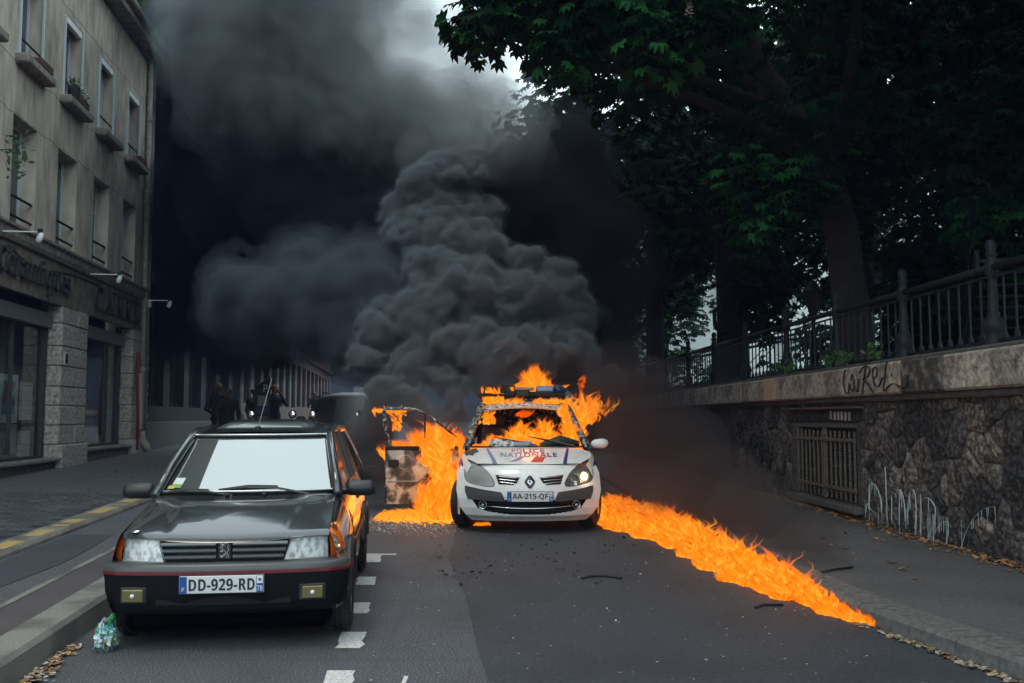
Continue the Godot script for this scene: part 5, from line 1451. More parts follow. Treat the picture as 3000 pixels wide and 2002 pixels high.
func arc_poly(pts: Array) -> PackedVector2Array:
	var o := PackedVector2Array()
	for i in pts.size():
		var p0: Vector2 = pts[(i - 1 + pts.size()) % pts.size()]; var p1: Vector2 = pts[i]; var p2: Vector2 = pts[(i + 1) % pts.size()]; var p3: Vector2 = pts[(i + 2) % pts.size()]
		for k in 3: o.append(p1.cubic_interpolate(p2, p0, p3, k / 3.0) if true else p1)
	return o

func bonnet_print(o: Node, text: String, x0: float, x1: float, z0: float, z1: float, m: Material) -> void:
	# lettering laid on the bonnet
	var f := SystemFont.new()
	f.font_names = PackedStringArray(["Droid Sans"]); f.font_weight = 800
	var tm := TextMesh.new()
	tm.font = f; tm.text = text; tm.font_size = 48; tm.pixel_size = 0.01; tm.depth = 0.0
	var a := tm.get_aabb()
	var arr := tm.get_mesh_arrays()
	var v: PackedVector3Array = arr[Mesh.ARRAY_VERTEX]
	var ix: PackedInt32Array = arr[Mesh.ARRAY_INDEX]
	var mb := MB.new()
	var map := func(p: Vector3) -> Vector3:
		var sx := (p.x - a.position.x) / a.size.x; var sy := (p.y - a.position.y) / a.size.y
		var x := lerpf(x0, x1, sx); var z := lerpf(z0, z1, sy) - 0.04 * pow(x / 0.6, 2.0)
		return Vector3(x, bonnet_y(x, z) + 0.006, z)
	for i in range(0, ix.size(), 3): mb.tri(map.call(v[ix[i]]), map.call(v[ix[i + 1]]), map.call(v[ix[i + 2]]))
	obj("lettering", mb, m, o)

func police_car() -> void:
	var o := thing("police_car", "white police car burning in the middle of the street, headlight lit", "car", Vector3(0.195, 0.235, -12.75), Basis.from_euler(Vector3(0.01, deg_to_rad(1.2), 0.0)))
	var white := car_paint(0.82, 0.84, 0.84, 0.0, 0.3)
	white.clearcoat = 0.6
	var grime := noise_tex(0.02, [[0.0, grey(0.78)], [0.4, grey(0.97)], [1.0, grey(1.0)]], 5, FastNoiseLite.TYPE_SIMPLEX_SMOOTH, 81)
	white.albedo_texture = grime; white.uv1_triplanar = true; white.uv1_scale = Vector3.ONE * 0.6
	var burnt := textured(noise_tex(0.05, [[0.0, grey(0.008)], [0.52, grey(0.02)], [0.6, grey(0.12)], [0.68, grey(0.6)], [1.0, grey(0.7)]], 5, FastNoiseLite.TYPE_SIMPLEX_SMOOTH, 82), 0.55, 0.8, M.bump, 1.0, false)
	var burnt_pale := textured(noise_tex(0.05, [[0.0, grey(0.01)], [0.35, grey(0.03)], [0.42, grey(0.45)], [1.0, grey(0.8)]], 5, FastNoiseLite.TYPE_SIMPLEX_SMOOTH, 83), 0.5, 0.8, M.bump, 1.0, false)
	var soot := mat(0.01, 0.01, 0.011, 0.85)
	var blue := mat(0.018, 0.015, 0.21, 0.35)
	var faded := mat(0.2, 0.23, 0.42, 0.45)
	var grey_plastic := mat(0.055, 0.058, 0.062, 0.55)
	# polygons in the front view, drawn for the image-right half
	var lamp := arc_poly([Vector2(0.735, 0.845), Vector2(0.785, 0.74), Vector2(0.775, 0.64), Vector2(0.7, 0.59), Vector2(0.43, 0.562), Vector2(0.47, 0.69), Vector2(0.59, 0.79)])
	var grill := PackedVector2Array([Vector2(0.11, 0.668), Vector2(0.3, 0.688), Vector2(0.415, 0.7), Vector2(0.375, 0.578), Vector2(0.2, 0.572), Vector2(0.15, 0.6)])
	var bar := PackedVector2Array([Vector2(0.345, 0.488), Vector2(0.55, 0.512), Vector2(0.775, 0.548), Vector2(0.765, 0.48), Vector2(0.735, 0.41), Vector2(0.3, 0.388)])
	var intake := PackedVector2Array([Vector2(-0.69, 0.4), Vector2(0.69, 0.4), Vector2(0.62, 0.3), Vector2(0.5, 0.262), Vector2(0.25, 0.232), Vector2(0, 0.226), Vector2(-0.25, 0.232), Vector2(-0.5, 0.262), Vector2(-0.62, 0.3)])
	var holes := [lamp, mirrored(lamp), grill, mirrored(grill), intake]
	var half := func(y: float) -> float: return along([Vector2(0.12, 0.66), Vector2(0.17, 0.735), Vector2(0.3, 0.84), Vector2(0.5, 0.885), Vector2(0.7, 0.875), Vector2(0.81, 0.83), Vector2(0.95, 0.8)], y)
	var yv := func(v: float) -> float: return lerpf(0.14, 0.812, v)
	var keep := func(u: float, v: float) -> bool:
		var y: float = yv.call(v)
		var q := Vector2((u * 2 - 1) * half.call(y), y)
		for h in holes: if in_poly(h, q): return false
		return true
	var nose := func(u: float, v: float) -> Vector3:
		var y: float = yv.call(v)
		var x: float = (u * 2 - 1) * half.call(y)
		return Vector3(x, y, nose_z(x, y))
	obj("nose", MB.new().smooth().grid(150, 84, nose, keep), white, o)
	obj("nose_liner", MB.new().smooth().grid(30, 16, func(u, v): return nose.call(u, v) * Vector3(0.97, 1, 1) - Vector3(0, 0, 0.075)), M.black, o)
	# bonnet from the shut line back to the scuttle
	var bh := func(z: float) -> float: return along([Vector2(-0.1, 0.8), Vector2(0.2, 0.81), Vector2(0.45, 0.74), Vector2(0.66, 0.62)], z)
	var bk := func(u: float, v: float) -> Vector3:
		var k := u * 2 - 1
		var z := lerpf(0.655, -0.06, v)
		var x: float = k * bh.call(z)
		z -= 0.3 * pow(absf(x) / 0.9, 2.6) * (1 - v) 
		return Vector3(x, bonnet_y(x, z) + 0.002, z)
	obj("bonnet", MB.new().smooth().grid(44, 26, bk), white, o)
	var shut := []
	for i in 31: shut.append(bk.call(i / 30.0, 0.0) + Vector3(0, 0.0, 0.002))
	obj("bonnet_shut_line", MB.new().tube(shut, 0.0035, 4), M.dark, o)
	# wings joining nose, bonnet and doors
	for sg in [-1.0, 1.0]:
		var wing := func(u: float, v: float) -> Vector3:
			var z := lerpf(0.5, -0.85, u)
			var ytop := along([Vector2(-0.85, 1.0), Vector2(-0.06, 0.985), Vector2(0.2, 0.94), Vector2(0.42, 0.845), Vector2(0.5, 0.8)], z)
			var yb := 0.2
			if absf(z) < 0.36: yb = maxf(yb, 0.32 + sqrt(0.36 * 0.36 - z * z))
			var y := lerpf(ytop, yb, v)
			var bulge := sin(clampf((ytop - y) / 0.35, 0, 1) * PI / 2)
			var xt := along([Vector2(-0.85, 0.83), Vector2(-0.06, 0.795), Vector2(0.2, 0.8), Vector2(0.42, 0.74), Vector2(0.5, 0.7)], z)
			var xb := along([Vector2(-0.85, 0.885), Vector2(0.0, 0.905), Vector2(0.3, 0.885), Vector2(0.5, 0.84)], z)
			return Vector3(sg * lerpf(xt, xb, bulge), y, z)
		obj("wing", MB.new().smooth().grid(50, 14, wing), white, o)
		obj("wing_stripe", MB.new().smooth().grid(14, 3, func(u, v): return wing.call(lerpf(0.06, 0.3, u), lerpf(0.16, 0.42, v) + 0.1 * u) + Vector3(sg * 0.005, 0, 0.002)), blue, o)
		var body := func(u: float, v: float) -> Vector3:
			var z := lerpf(-0.85, -3.35, u)
			var yb := 0.22
			if absf(z + 2.69) < 0.36: yb = maxf(yb, 0.32 + sqrt(0.36 * 0.36 - (z + 2.69) * (z + 2.69)))
			var y := lerpf(1.0 + 0.06 * u, yb, v)
			return Vector3(sg * (0.83 + 0.06 * sin(clampf(v * 1.6, 0, 1) * PI / 2) - 0.12 * pow(u, 4.0)), y, z)
		obj("door_side" if sg > 0 else "sill_side", MB.new().smooth().grid(40, 8, body, func(u, v): return sg > 0 or u > 0.42 or v > 0.86), white if sg > 0 else burnt_pale, o)
		# burnt pillars and roof rails
		var rail := [Vector3(sg * 0.78, 0.98, -0.2), Vector3(sg * 0.735, 1.12, -0.46), Vector3(sg * 0.67, 1.32, -0.85), Vector3(sg * 0.6, 1.48, -1.15), Vector3(sg * 0.585, 1.54, -1.5), Vector3(sg * 0.6, 1.56, -2.4), Vector3(sg * 0.65, 1.45, -3.0), Vector3(sg * 0.74, 1.06, -3.3)]
		obj("pillar", MB.new().smooth().tube(rail, [0.05, 0.048, 0.048, 0.06, 0.05, 0.05, 0.06, 0.07], 10), burnt, o)
		obj("pillar", MB.new().smooth().tube([Vector3(sg * 0.81, 1.0, -1.72), Vector3(sg * 0.6, 1.54, -1.85)], 0.045, 8), burnt, o)
	var header := func(u: float, v: float) -> Vector3:
		var k: float = u * 2 - 1
		return Vector3(k * lerpf(0.6, 0.585, v), lerpf(1.47, 1.555, pow(v, 0.7)) + 0.038 * (1 - k * k), lerpf(-1.08, -1.42, v) - 0.1 * k * k)
	obj("windscreen_header", MB.new().smooth().grid(30, 8, header), burnt_pale, o)
	obj("windscreen_edge", MB.new().smooth().tube([Vector3(-0.62, 1.43, -1.08), Vector3(-0.45, 1.472, -1.06), Vector3(-0.2, 1.497, -1.05), Vector3(0, 1.503, -1.05), Vector3(0.2, 1.497, -1.05), Vector3(0.45, 1.472, -1.06), Vector3(0.62, 1.43, -1.08)], 0.016, 6), M.cream, o)
	var roof := func(u: float, v: float) -> Vector3:
		var k: float = u * 2 - 1
		return Vector3(k * 0.6, 1.555 + 0.04 * (1 - k * k) + 0.03 * sin(v * PI), lerpf(-1.4, -3.0, v))
	obj("roof", MB.new().smooth().grid(20, 16, roof), burnt, o)
	obj("tailgate", MB.new().smooth().grid(10, 8, func(u, v): return Vector3((u * 2 - 1) * lerpf(0.78, 0.62, v), lerpf(0.25, 1.5, v), lerpf(-3.4, -3.05, v * v))), burnt, o)
	# charred cabin
	var cab := MB.new()
	cab.box(Vector3(0, 0.42, -1.6), Vector3(1.6, 0.1, 3.2))
	cab.box(Vector3(0, 0.72, -0.42), Vector3(1.5, 0.4, 0.4), 0.08)
	obj("cabin_floor", cab, soot, o)
	for x in [-0.38, 0.38]:
		var s := Node3D.new(); s.name = "seat"; o.add_child(s, true)
		obj("cushion", MB.new().box(Vector3(x, 0.62, -1.35), Vector3(0.46, 0.16, 0.5), 0.05), soot, s)
		obj("backrest", MB.new().box(Vector3(x, 0.95, -1.66), Vector3(0.44, 0.6, 0.14), 0.05, Basis(Vector3.RIGHT, -0.2)), soot, s)
		obj("headrest", MB.new().box(Vector3(x, 1.32, -1.76), Vector3(0.24, 0.16, 0.09), 0.03), soot, s)
	obj("rear_seat", MB.new().box(Vector3(0, 0.9, -2.55), Vector3(1.3, 0.75, 0.2), 0.06), soot, o)
	# scuttle, wipers, scorched parts at the windscreen foot
	obj("scuttle", MB.new().smooth().grid(20, 3, func(u, v): return Vector3((u * 2 - 1) * 0.79, lerpf(0.985, 1.0, v), lerpf(-0.06, -0.32, v) - 0.1 * pow(u * 2 - 1, 2.0))), soot, o)
	obj("scorched_panel", MB.new().box(Vector3(-0.32, 1.03, -0.22), Vector3(0.34, 0.07, 0.16), 0.02, Basis(Vector3.RIGHT, 0.5)), burnt_pale, o)
	obj("scorched_panel", MB.new().box(Vector3(-0.05, 1.03, -0.2), Vector3(0.24, 0.06, 0.12), 0.02, Basis(Vector3.RIGHT, 0.4)), mat(0.3, 0.31, 0.32), o)
	obj("steering_wheel", MB.new().tube([Vector3(0.42, 1.0, -0.62), Vector3(0.5, 1.14, -0.7), Vector3(0.4, 1.22, -0.74), Vector3(0.26, 1.18, -0.72), Vector3(0.24, 1.04, -0.64)], 0.018, 6), soot, o)
	obj("melted_dash", MB.new().smooth().tube([Vector3(0.2, 1.0, -0.3), Vector3(0.45, 1.06, -0.42), Vector3(0.7, 1.02, -0.4)], [0.05, 0.08, 0.04], 8), mat(0.03, 0.035, 0.025, 0.6), o)
	for d in [[Vector3(-0.43, 1.115, -0.32), Vector3(-0.12, 1.06, -0.2), Vector3(0.12, 1.01, -0.14)], [Vector3(0.04, 1.12, -0.36), Vector3(0.3, 1.07, -0.24), Vector3(0.62, 1.0, -0.18)], [Vector3(-0.14, 1.06, -0.22), Vector3(0.0, 1.01, -0.16), Vector3(0.14, 1.0, -0.12)]]:
		var w := Node3D.new(); w.name = "wiper"; o.add_child(w, true)
		obj("blade", MB.new().tube([d[0], d[1]], [0.006, 0.014], 6), soot, w)
		obj("arm", MB.new().tube([d[1], d[2]], [0.014, 0.02], 6), M.plastic, w)
	# headlights
	var clear := mat(0.92, 0.95, 0.97, 0.03)
	clear.transparency = BaseMaterial3D.TRANSPARENCY_ALPHA
	clear.albedo_color.a = 0.08
	var milky := mat(0.36, 0.385, 0.38, 0.3)
	milky.clearcoat_enabled = true
	milky.albedo_texture = noise_tex(0.006, [[0.0, grey(0.55)], [0.5, grey(0.8)], [1.0, grey(1.0)]], 3, FastNoiseLite.TYPE_SIMPLEX_SMOOTH, 85)
	milky.uv1_triplanar = true
	var nz := func(q: Vector2, d: float) -> Vector3: return Vector3(q.x, q.y, nose_z(q.x, q.y) + d)
	for sg in [-1.0, 1.0]:
		var h := Node3D.new(); h.name = "headlight"; o.add_child(h, true)
		var p := lamp if sg > 0 else mirrored(lamp)
		outline(p, func(q): return nz.call(q, 0.0), 0.005, M.plastic, h, "surround")
		if sg < 0:
			obj("lens", MB.new().smooth().patch(p, 3, func(q): return nz.call(q, 0.012 * (1.0 - pow((q.x + 0.62) / 0.2, 2.0)))), milky, h)
			continue
		obj("reflector", MB.new().smooth().patch(p, 3, func(q): return nz.call(q, -0.06)), mat(0.12, 0.125, 0.13, 0.25, 0.7), h)
		obj("lens", MB.new().smooth().patch(p, 3, func(q): return nz.call(q, 0.005)), clear, h)
		obj("lower_reflector", MB.new().smooth().lathe([Vector2(0, -0.02), Vector2(0.05, -0.012), Vector2(0.066, 0.01)], 16, Transform3D(Basis(Vector3.RIGHT, PI / 2), Vector3(0.545, 0.622, nose_z(0.545, 0.622) - 0.02))), refl_metal(), h)
		obj("upper_reflector", MB.new().box(Vector3(0.665, 0.785, nose_z(0.665, 0.785) - 0.05), Vector3(0.15, 0.07, 0.02), 0.01, Basis(Vector3.UP, 0.5)), mat(0.35, 0.12, 0.05, 0.25, 0.4), h)
		obj("projector_ring", MB.new().smooth().lathe([Vector2(0.058, -0.02), Vector2(0.072, 0.01), Vector2(0.064, 0.02)], 24, Transform3D(Basis(Vector3.UP, 0.35) * Basis(Vector3.RIGHT, PI / 2), Vector3(0.672, 0.662, nose_z(0.672, 0.662) - 0.045))), M.chrome, h)
		var lit := mat(0.9, 0.85, 0.75, 0.3)
		lit.emission_enabled = true
		lit.emission = lin(Color(1.0, 0.72, 0.42))
		lit.emission_energy_multiplier = 0.8
		obj("lamp_glow", MB.new().smooth().lathe([Vector2(0, 0.03), Vector2(0.03, 0.024), Vector2(0.05, 0.008), Vector2(0.057, -0.01)], 20, Transform3D(Basis(Vector3.UP, 0.35) * Basis(Vector3.RIGHT, PI / 2), Vector3(0.672, 0.662, nose_z(0.672, 0.662) - 0.045))), lit, h)
		var sp := OmniLight3D.new()
		sp.name = "headlight_lamp"; sp.light_color = Color(1.0, 0.85, 0.65); sp.light_energy = 0.03; sp.light_size = 0.05; sp.omni_range = 12.0; sp.omni_attenuation = 2.0; sp.shadow_enabled = true
		sp.position = Vector3(0.68, 0.66, nose_z(0.672, 0.662) + 0.06)
		h.add_child(sp, true)
	# grille halves with two bright bars each, badge, bumper inserts, lower intake
	for sg in [-1.0, 1.0]:
		var p := grill if sg > 0 else mirrored(grill)
		var g := Node3D.new(); g.name = "grille"; o.add_child(g, true)
		outline(p, func(q): return nz.call(q, -0.002), 0.007, white, g, "surround")
		obj("backing", MB.new().patch(p, 2, func(q): return nz.call(q, -0.055)), M.dark, g)
		for k in 3:
			var bx := []
			for i in 9:
				var x := lerpf(0.145 + 0.02 * k * 0.5, 0.395 - 0.012 * k, i / 8.0) if true else 0.0
				var y := 0.66 - 0.033 * k + 0.02 * (i / 8.0)
				bx.append(Vector3(sg * x, y, nose_z(x, y) - 0.012))
			obj("grille_bar", MB.new().smooth().tube(bx, 0.0065, 6), M.chrome, g)
		var q2 := bar if sg > 0 else mirrored(bar)
		obj("bumper_insert", MB.new().smooth().patch(q2, 3, func(q): return nz.call(q, 0.014)), grey_plastic, o)
		outline(q2, func(q): return nz.call(q, 0.006), 0.01, grey_plastic, o, "bumper_insert_edge")
	var bd := Node3D.new(); bd.name = "badge"; o.add_child(bd, true); bd.position = Vector3(0, 0.617, nose_z(0, 0.617) + 0.01)
	bd.rotation.x = -0.18
	var dia := PackedVector2Array([Vector2(0, 0.066), Vector2(0.05, 0.0), Vector2(0, -0.066), Vector2(-0.05, 0.0)])
	var big := PackedVector2Array([Vector2(-0.016, 0.075), Vector2(0.016, 0.075), Vector2(0.062, 0.008), Vector2(0.062, -0.008), Vector2(0.016, -0.075), Vector2(-0.016, -0.075), Vector2(-0.062, -0.008), Vector2(-0.062, 0.008)])
	obj("plate", MB.new().ext(big, -0.02, 0.002), M.black, bd)
	for k in 4:
		var a := dia[k]; var b := dia[(k + 1) % 4]
		var ia := a * 0.3; var ib := b * 0.3
		var r := MB.new()
		var A := Vector3(a.x, a.y, 0.006); var B := Vector3(b.x, b.y, 0.006); var IA := Vector3(ia.x, ia.y, 0.006); var IB := Vector3(ib.x, ib.y, 0.006)
		var mA := A.lerp(IA, 0.5) + Vector3(0, 0, 0.014); var mB := B.lerp(IB, 0.5) + Vector3(0, 0, 0.014)
		r.quad(A, B, mB, mA); r.quad(mA, mB, IB, IA)
		obj("diamond_side", r, M.chrome, bd)
	obj("intake_backing", MB.new().patch(intake, 3, func(q): return nz.call(q, -0.07)), M.dark, o)
	for k in 3:
		var y := 0.27 + 0.045 * k
		var w := along([Vector2(0.26, 0.48), Vector2(0.3, 0.6), Vector2(0.38, 0.66)], y)
		var s := []
		for i in 13:
			var x := lerpf(-w, w, i / 12.0)
			s.append(Vector3(x, y, nose_z(x, y) - 0.045))
		obj("intake_slat", MB.new().tube(s, 0.008, 5), M.plastic, o)
	var ch := []
	for i in 17:
		var x := lerpf(-0.5, 0.5, i / 16.0)
		ch.append(Vector3(x, 0.302 + 0.1 * x * x, nose_z(x, 0.305) - 0.02))
	obj("chrome_strip", MB.new().smooth().tube(ch, 0.008, 6), M.chrome, o)
	for sg in [-1.0, 1.0]:
		var f := Node3D.new(); f.name = "fog_lamp"; o.add_child(f, true)
		f.transform = Transform3D(Basis(Vector3.UP, 0.2 * sg) * Basis(Vector3.RIGHT, PI / 2), Vector3(0.56 * sg, 0.338, nose_z(0.56, 0.338) - 0.03))
		obj("ring", MB.new().smooth().lathe([Vector2(0.044, 0.0), Vector2(0.052, 0.012), Vector2(0.047, 0.02), Vector2(0.042, 0.01)], 20), M.chrome, f)
		obj("lens", MB.new().smooth().lathe([Vector2(0, -0.006), Vector2(0.03, 0.002), Vector2(0.044, 0.008)], 16), mat(0.05, 0.055, 0.06, 0.05, 0.6), f)
		obj("bulb", MB.new().smooth().lathe([Vector2(0, 0.018), Vector2(0.011, 0.012), Vector2(0.013, 0)], 10), M.white, f)
	number_plate(o, "AA-215-QF", "75", Vector3(0.003, 0.445, 0.865), 0.535, 0.113)
	# bonnet livery
	bonnet_print(o, "POLICE", -0.21, 0.215, 0.2, 0.06, blue) if false else null
	bonnet_print(o, "PO", -0.205, -0.075, 0.225, 0.05, faded)
	bonnet_print(o, "LICE", -0.06, 0.21, 0.225, 0.05, blue)
	bonnet_print(o, "NATI", -0.345, -0.075, 0.405, 0.24, faded)
	bonnet_print(o, "ONALE", -0.055, 0.36, 0.405, 0.24, blue)
	var bz := func(q: Vector2) -> Vector3: return Vector3(q.x, bonnet_y(q.x, q.y) + 0.006, q.y)
	obj("livery_line", MB.new().patch(PackedVector2Array([Vector2(0.5, 0.0), Vector2(0.53, 0.0), Vector2(0.455, 0.61), Vector2(0.41, 0.61)]), 3, bz), blue, o)
	obj("livery_line", MB.new().patch(PackedVector2Array([Vector2(-0.53, 0.0), Vector2(-0.5, 0.0), Vector2(-0.385, 0.61), Vector2(-0.44, 0.61)]), 3, bz), faded, o)
	obj("livery_line", MB.new().patch(PackedVector2Array([Vector2(-0.52, -0.012), Vector2(0.53, -0.012), Vector2(0.53, 0.0), Vector2(-0.52, 0.0)]), 3, bz), blue, o)
	obj("red_field", MB.new().patch(PackedVector2Array([Vector2(0.075, 0.4), Vector2(0.215, 0.4), Vector2(0.165, 0.58), Vector2(0.02, 0.58), Vector2(0.05, 0.5)]), 3, bz), mat(0.5, 0.015, 0.018, 0.4), o)
	obj("blue_swoosh", MB.new().patch(PackedVector2Array([Vector2(-0.11, 0.385), Vector2(-0.04, 0.385), Vector2(-0.1, 0.5), Vector2(-0.17, 0.56), Vector2(-0.25, 0.57), Vector2(-0.17, 0.5)]), 3, bz), faded, o)
	# scorched paint at the rear left corner of the bonnet
	var sc := PackedVector2Array()
	for i in 14:
		var a := TAU * i / 14
		sc.append(Vector2(-0.72 + cos(a) * 0.1 * (1.0 + 0.3 * sin(i * 2.7)), 0.06 + sin(a) * 0.13 * (1.0 + 0.35 * cos(i * 4.1))))
	obj("scorch_mark", MB.new().patch(sc, 2, bz), mat(0.07, 0.055, 0.045, 0.8), o)
	# mirror on the image-right side, stump on the other
	var mir := Node3D.new(); mir.name = "wing_mirror"; o.add_child(mir, true)
	obj("shell", MB.new().smooth().tube([Vector3(0.845, 1.015, -0.3), Vector3(0.86, 1.02, -0.3), Vector3(0.9, 1.028, -0.3), Vector3(1.0, 1.035, -0.3), Vector3(1.045, 1.033, -0.31), Vector3(1.06, 1.03, -0.32)], [0.02, 0.04, 0.058, 0.064, 0.05, 0.02], 20), white, mir)
	obj("foot", MB.new().box(Vector3(0.875, 0.955, -0.3), Vector3(0.13, 0.035, 0.09), 0.012), M.black, mir)
	obj("mirror_stump", MB.new().tube([Vector3(-0.78, 0.99, -0.28), Vector3(-0.68, 1.05, -0.2)], 0.02, 6), soot, o)
	# the light bar: left end burnt out, blue lens left on the right
	var lb := Node3D.new(); lb.name = "light_bar"; o.add_child(lb, true); lb.position = Vector3(0, 1.6, -1.45)
	obj("base", MB.new().box(Vector3(0, 0.08, 0), Vector3(1.2, 0.05, 0.26), 0.02), soot, lb)
	obj("base", MB.new().box(Vector3(0, 0.02, 0.04), Vector3(1.12, 0.03, 0.05), 0.01), burnt, lb)
	obj("siren_box", MB.new().box(Vector3(-0.02, 0.12, 0.06), Vector3(0.2, 0.14, 0.2), 0.02), M.black, lb)
	var shell := mat(0.2, 0.17, 0.15, 0.3, 0.3)
	obj("centre_case", MB.new().box(Vector3(0.0, 0.165, 0.03), Vector3(0.29, 0.05, 0.27), 0.015), shell, lb)
	obj("burnt_case", MB.new().box(Vector3(-0.34, 0.205, 0), Vector3(0.44, 0.02, 0.25), 0.006), soot, lb)
	for x in [-0.56, -0.4, -0.13]: obj("burnt_post", MB.new().box(Vector3(x, 0.15, 0.1), Vector3(0.025, 0.11, 0.03), 0.004), soot, lb)
	obj("burnt_beacon", MB.new().lathe([Vector2(0, 0.05), Vector2(0.04, 0.03), Vector2(0.04, -0.05)], 10, Transform3D(Basis(), Vector3(-0.3, 0.15, 0.1))), soot, lb)
	var bl := mat(0.08, 0.2, 0.36, 0.08, 0.2)
	bl.clearcoat_enabled = true
	obj("blue_lens", MB.new().box(Vector3(0.3, 0.16, 0.0), Vector3(0.27, 0.1, 0.25), 0.03), bl, lb)
	obj("blue_lens", MB.new().smooth().tube([Vector3(0.44, 0.155, 0.0), Vector3(0.5, 0.152, 0.0), Vector3(0.585, 0.14, -0.02), Vector3(0.61, 0.135, -0.03)], [0.075, 0.075, 0.05, 0.015], 12), mat(0.03, 0.07, 0.15, 0.06, 0.3), lb)
	obj("lens_clip", MB.new().tube([Vector3(0.435, 0.22, 0.06), Vector3(0.44, 0.14, 0.13), Vector3(0.48, 0.02, 0.12)], 0.01, 5), soot, lb)
	for sg in [-1.0, 1.0]: obj("mount", MB.new().tube([Vector3(sg * 0.56, 0.06, 0), Vector3(sg * 0.6, -0.05, 0.0)], 0.03, 6), soot, lb)
	for d in [[0.0, 1.0, -0.33], [0.0, -1.0, -0.33], [-2.69, 1.0, 0.0], [-2.69, -1.0, 0.0]]:
		wheel(o, Vector3(0.78 * d[1], 0.315, d[0]), 0.315, 0.2, d[2], d[1], mat(0.1, 0.09, 0.085, 0.5, 0.6), 5)
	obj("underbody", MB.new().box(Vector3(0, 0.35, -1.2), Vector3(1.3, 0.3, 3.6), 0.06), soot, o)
	# the open, burnt-out door, hinged behind the front wing
	var dr := Node3D.new(); dr.name = "door"; o.add_child(dr, true)
	dr.transform = Transform3D(Basis(Vector3.UP, 0.06), Vector3(-0.9, 0, -0.72))
	var dm := textured(noise_tex(0.025, [[0.0, Color(0.012, 0.012, 0.012)], [0.3, Color(0.03, 0.03, 0.028)], [0.42, Color(0.16, 0.155, 0.13)], [0.52, Color(0.46, 0.46, 0.4)], [1.0, Color(0.62, 0.62, 0.55)]], 6, FastNoiseLite.TYPE_SIMPLEX_SMOOTH, 88), 0.24, 0.55, M.bump, 0.8, false)
	dm.metallic = 0.25
	var panel := func(u: float, v: float) -> Vector3:
		var x := lerpf(-0.98, 0.0, u); var y := lerpf(0.22, 0.96, v)
		return Vector3(x + 0.03 * (1 - v), y, 0.05 * sin(v * 2.6) + 0.012 * sin(u * 9.0 + v * 6.0))
	obj("panel", MB.new().smooth().grid(20, 16, panel), dm, dr)
	obj("skin", MB.new().smooth().grid(10, 8, func(u, v): return Vector3(lerpf(-0.98, 0.0, u), lerpf(0.21, 0.965, v), -0.06)), burnt, dr)
	obj("swage", MB.new().smooth().tube([Vector3(-0.94, 0.52, 0.055), Vector3(-0.02, 0.52, 0.055)], 0.012, 6), dm, dr)
	obj("top_edge", MB.new().box(Vector3(-0.49, 0.96, 0.0), Vector3(0.98, 0.05, 0.12), 0.015), soot, dr)
	obj("latch_plate", MB.new().box(Vector3(-0.86, 0.76, 0.06), Vector3(0.14, 0.1, 0.02), 0.01), soot, dr)
	obj("speaker_hole", MB.new().smooth().lathe([Vector2(0.07, 0.0), Vector2(0.1, 0.02), Vector2(0.12, 0.0)], 20, Transform3D(Basis(Vector3.RIGHT, PI / 2), Vector3(-0.72, 0.76, 0.05))), dm, dr)
	obj("window_frame", MB.new().smooth().tube([Vector3(-0.9, 0.96, 0.0), Vector3(-0.98, 1.25, -0.02), Vector3(-1.0, 1.46, -0.03), Vector3(-0.96, 1.49, -0.03), Vector3(-0.6, 1.48, -0.02), Vector3(-0.4, 1.4, 0.0), Vector3(-0.02, 1.1, 0.02)], [0.03, 0.03, 0.03, 0.026, 0.018, 0.016, 0.014], 8), burnt, dr)
	obj("window_divider", MB.new().box(Vector3(-0.45, 1.18, 0.0), Vector3(0.025, 0.44, 0.03)), soot, dr)

func refl_metal() -> StandardMaterial3D:
	var m := mat(0.8, 0.82, 0.84, 0.15, 0.95)
	m.albedo_texture = noise_tex(0.15, [[0.0, grey(0.1)], [1.0, grey(1.0)]], 2, FastNoiseLite.TYPE_CELLULAR, 91, 256)
	m.uv1_triplanar = true
	m.uv1_scale = Vector3.ONE * 6.0
	return m

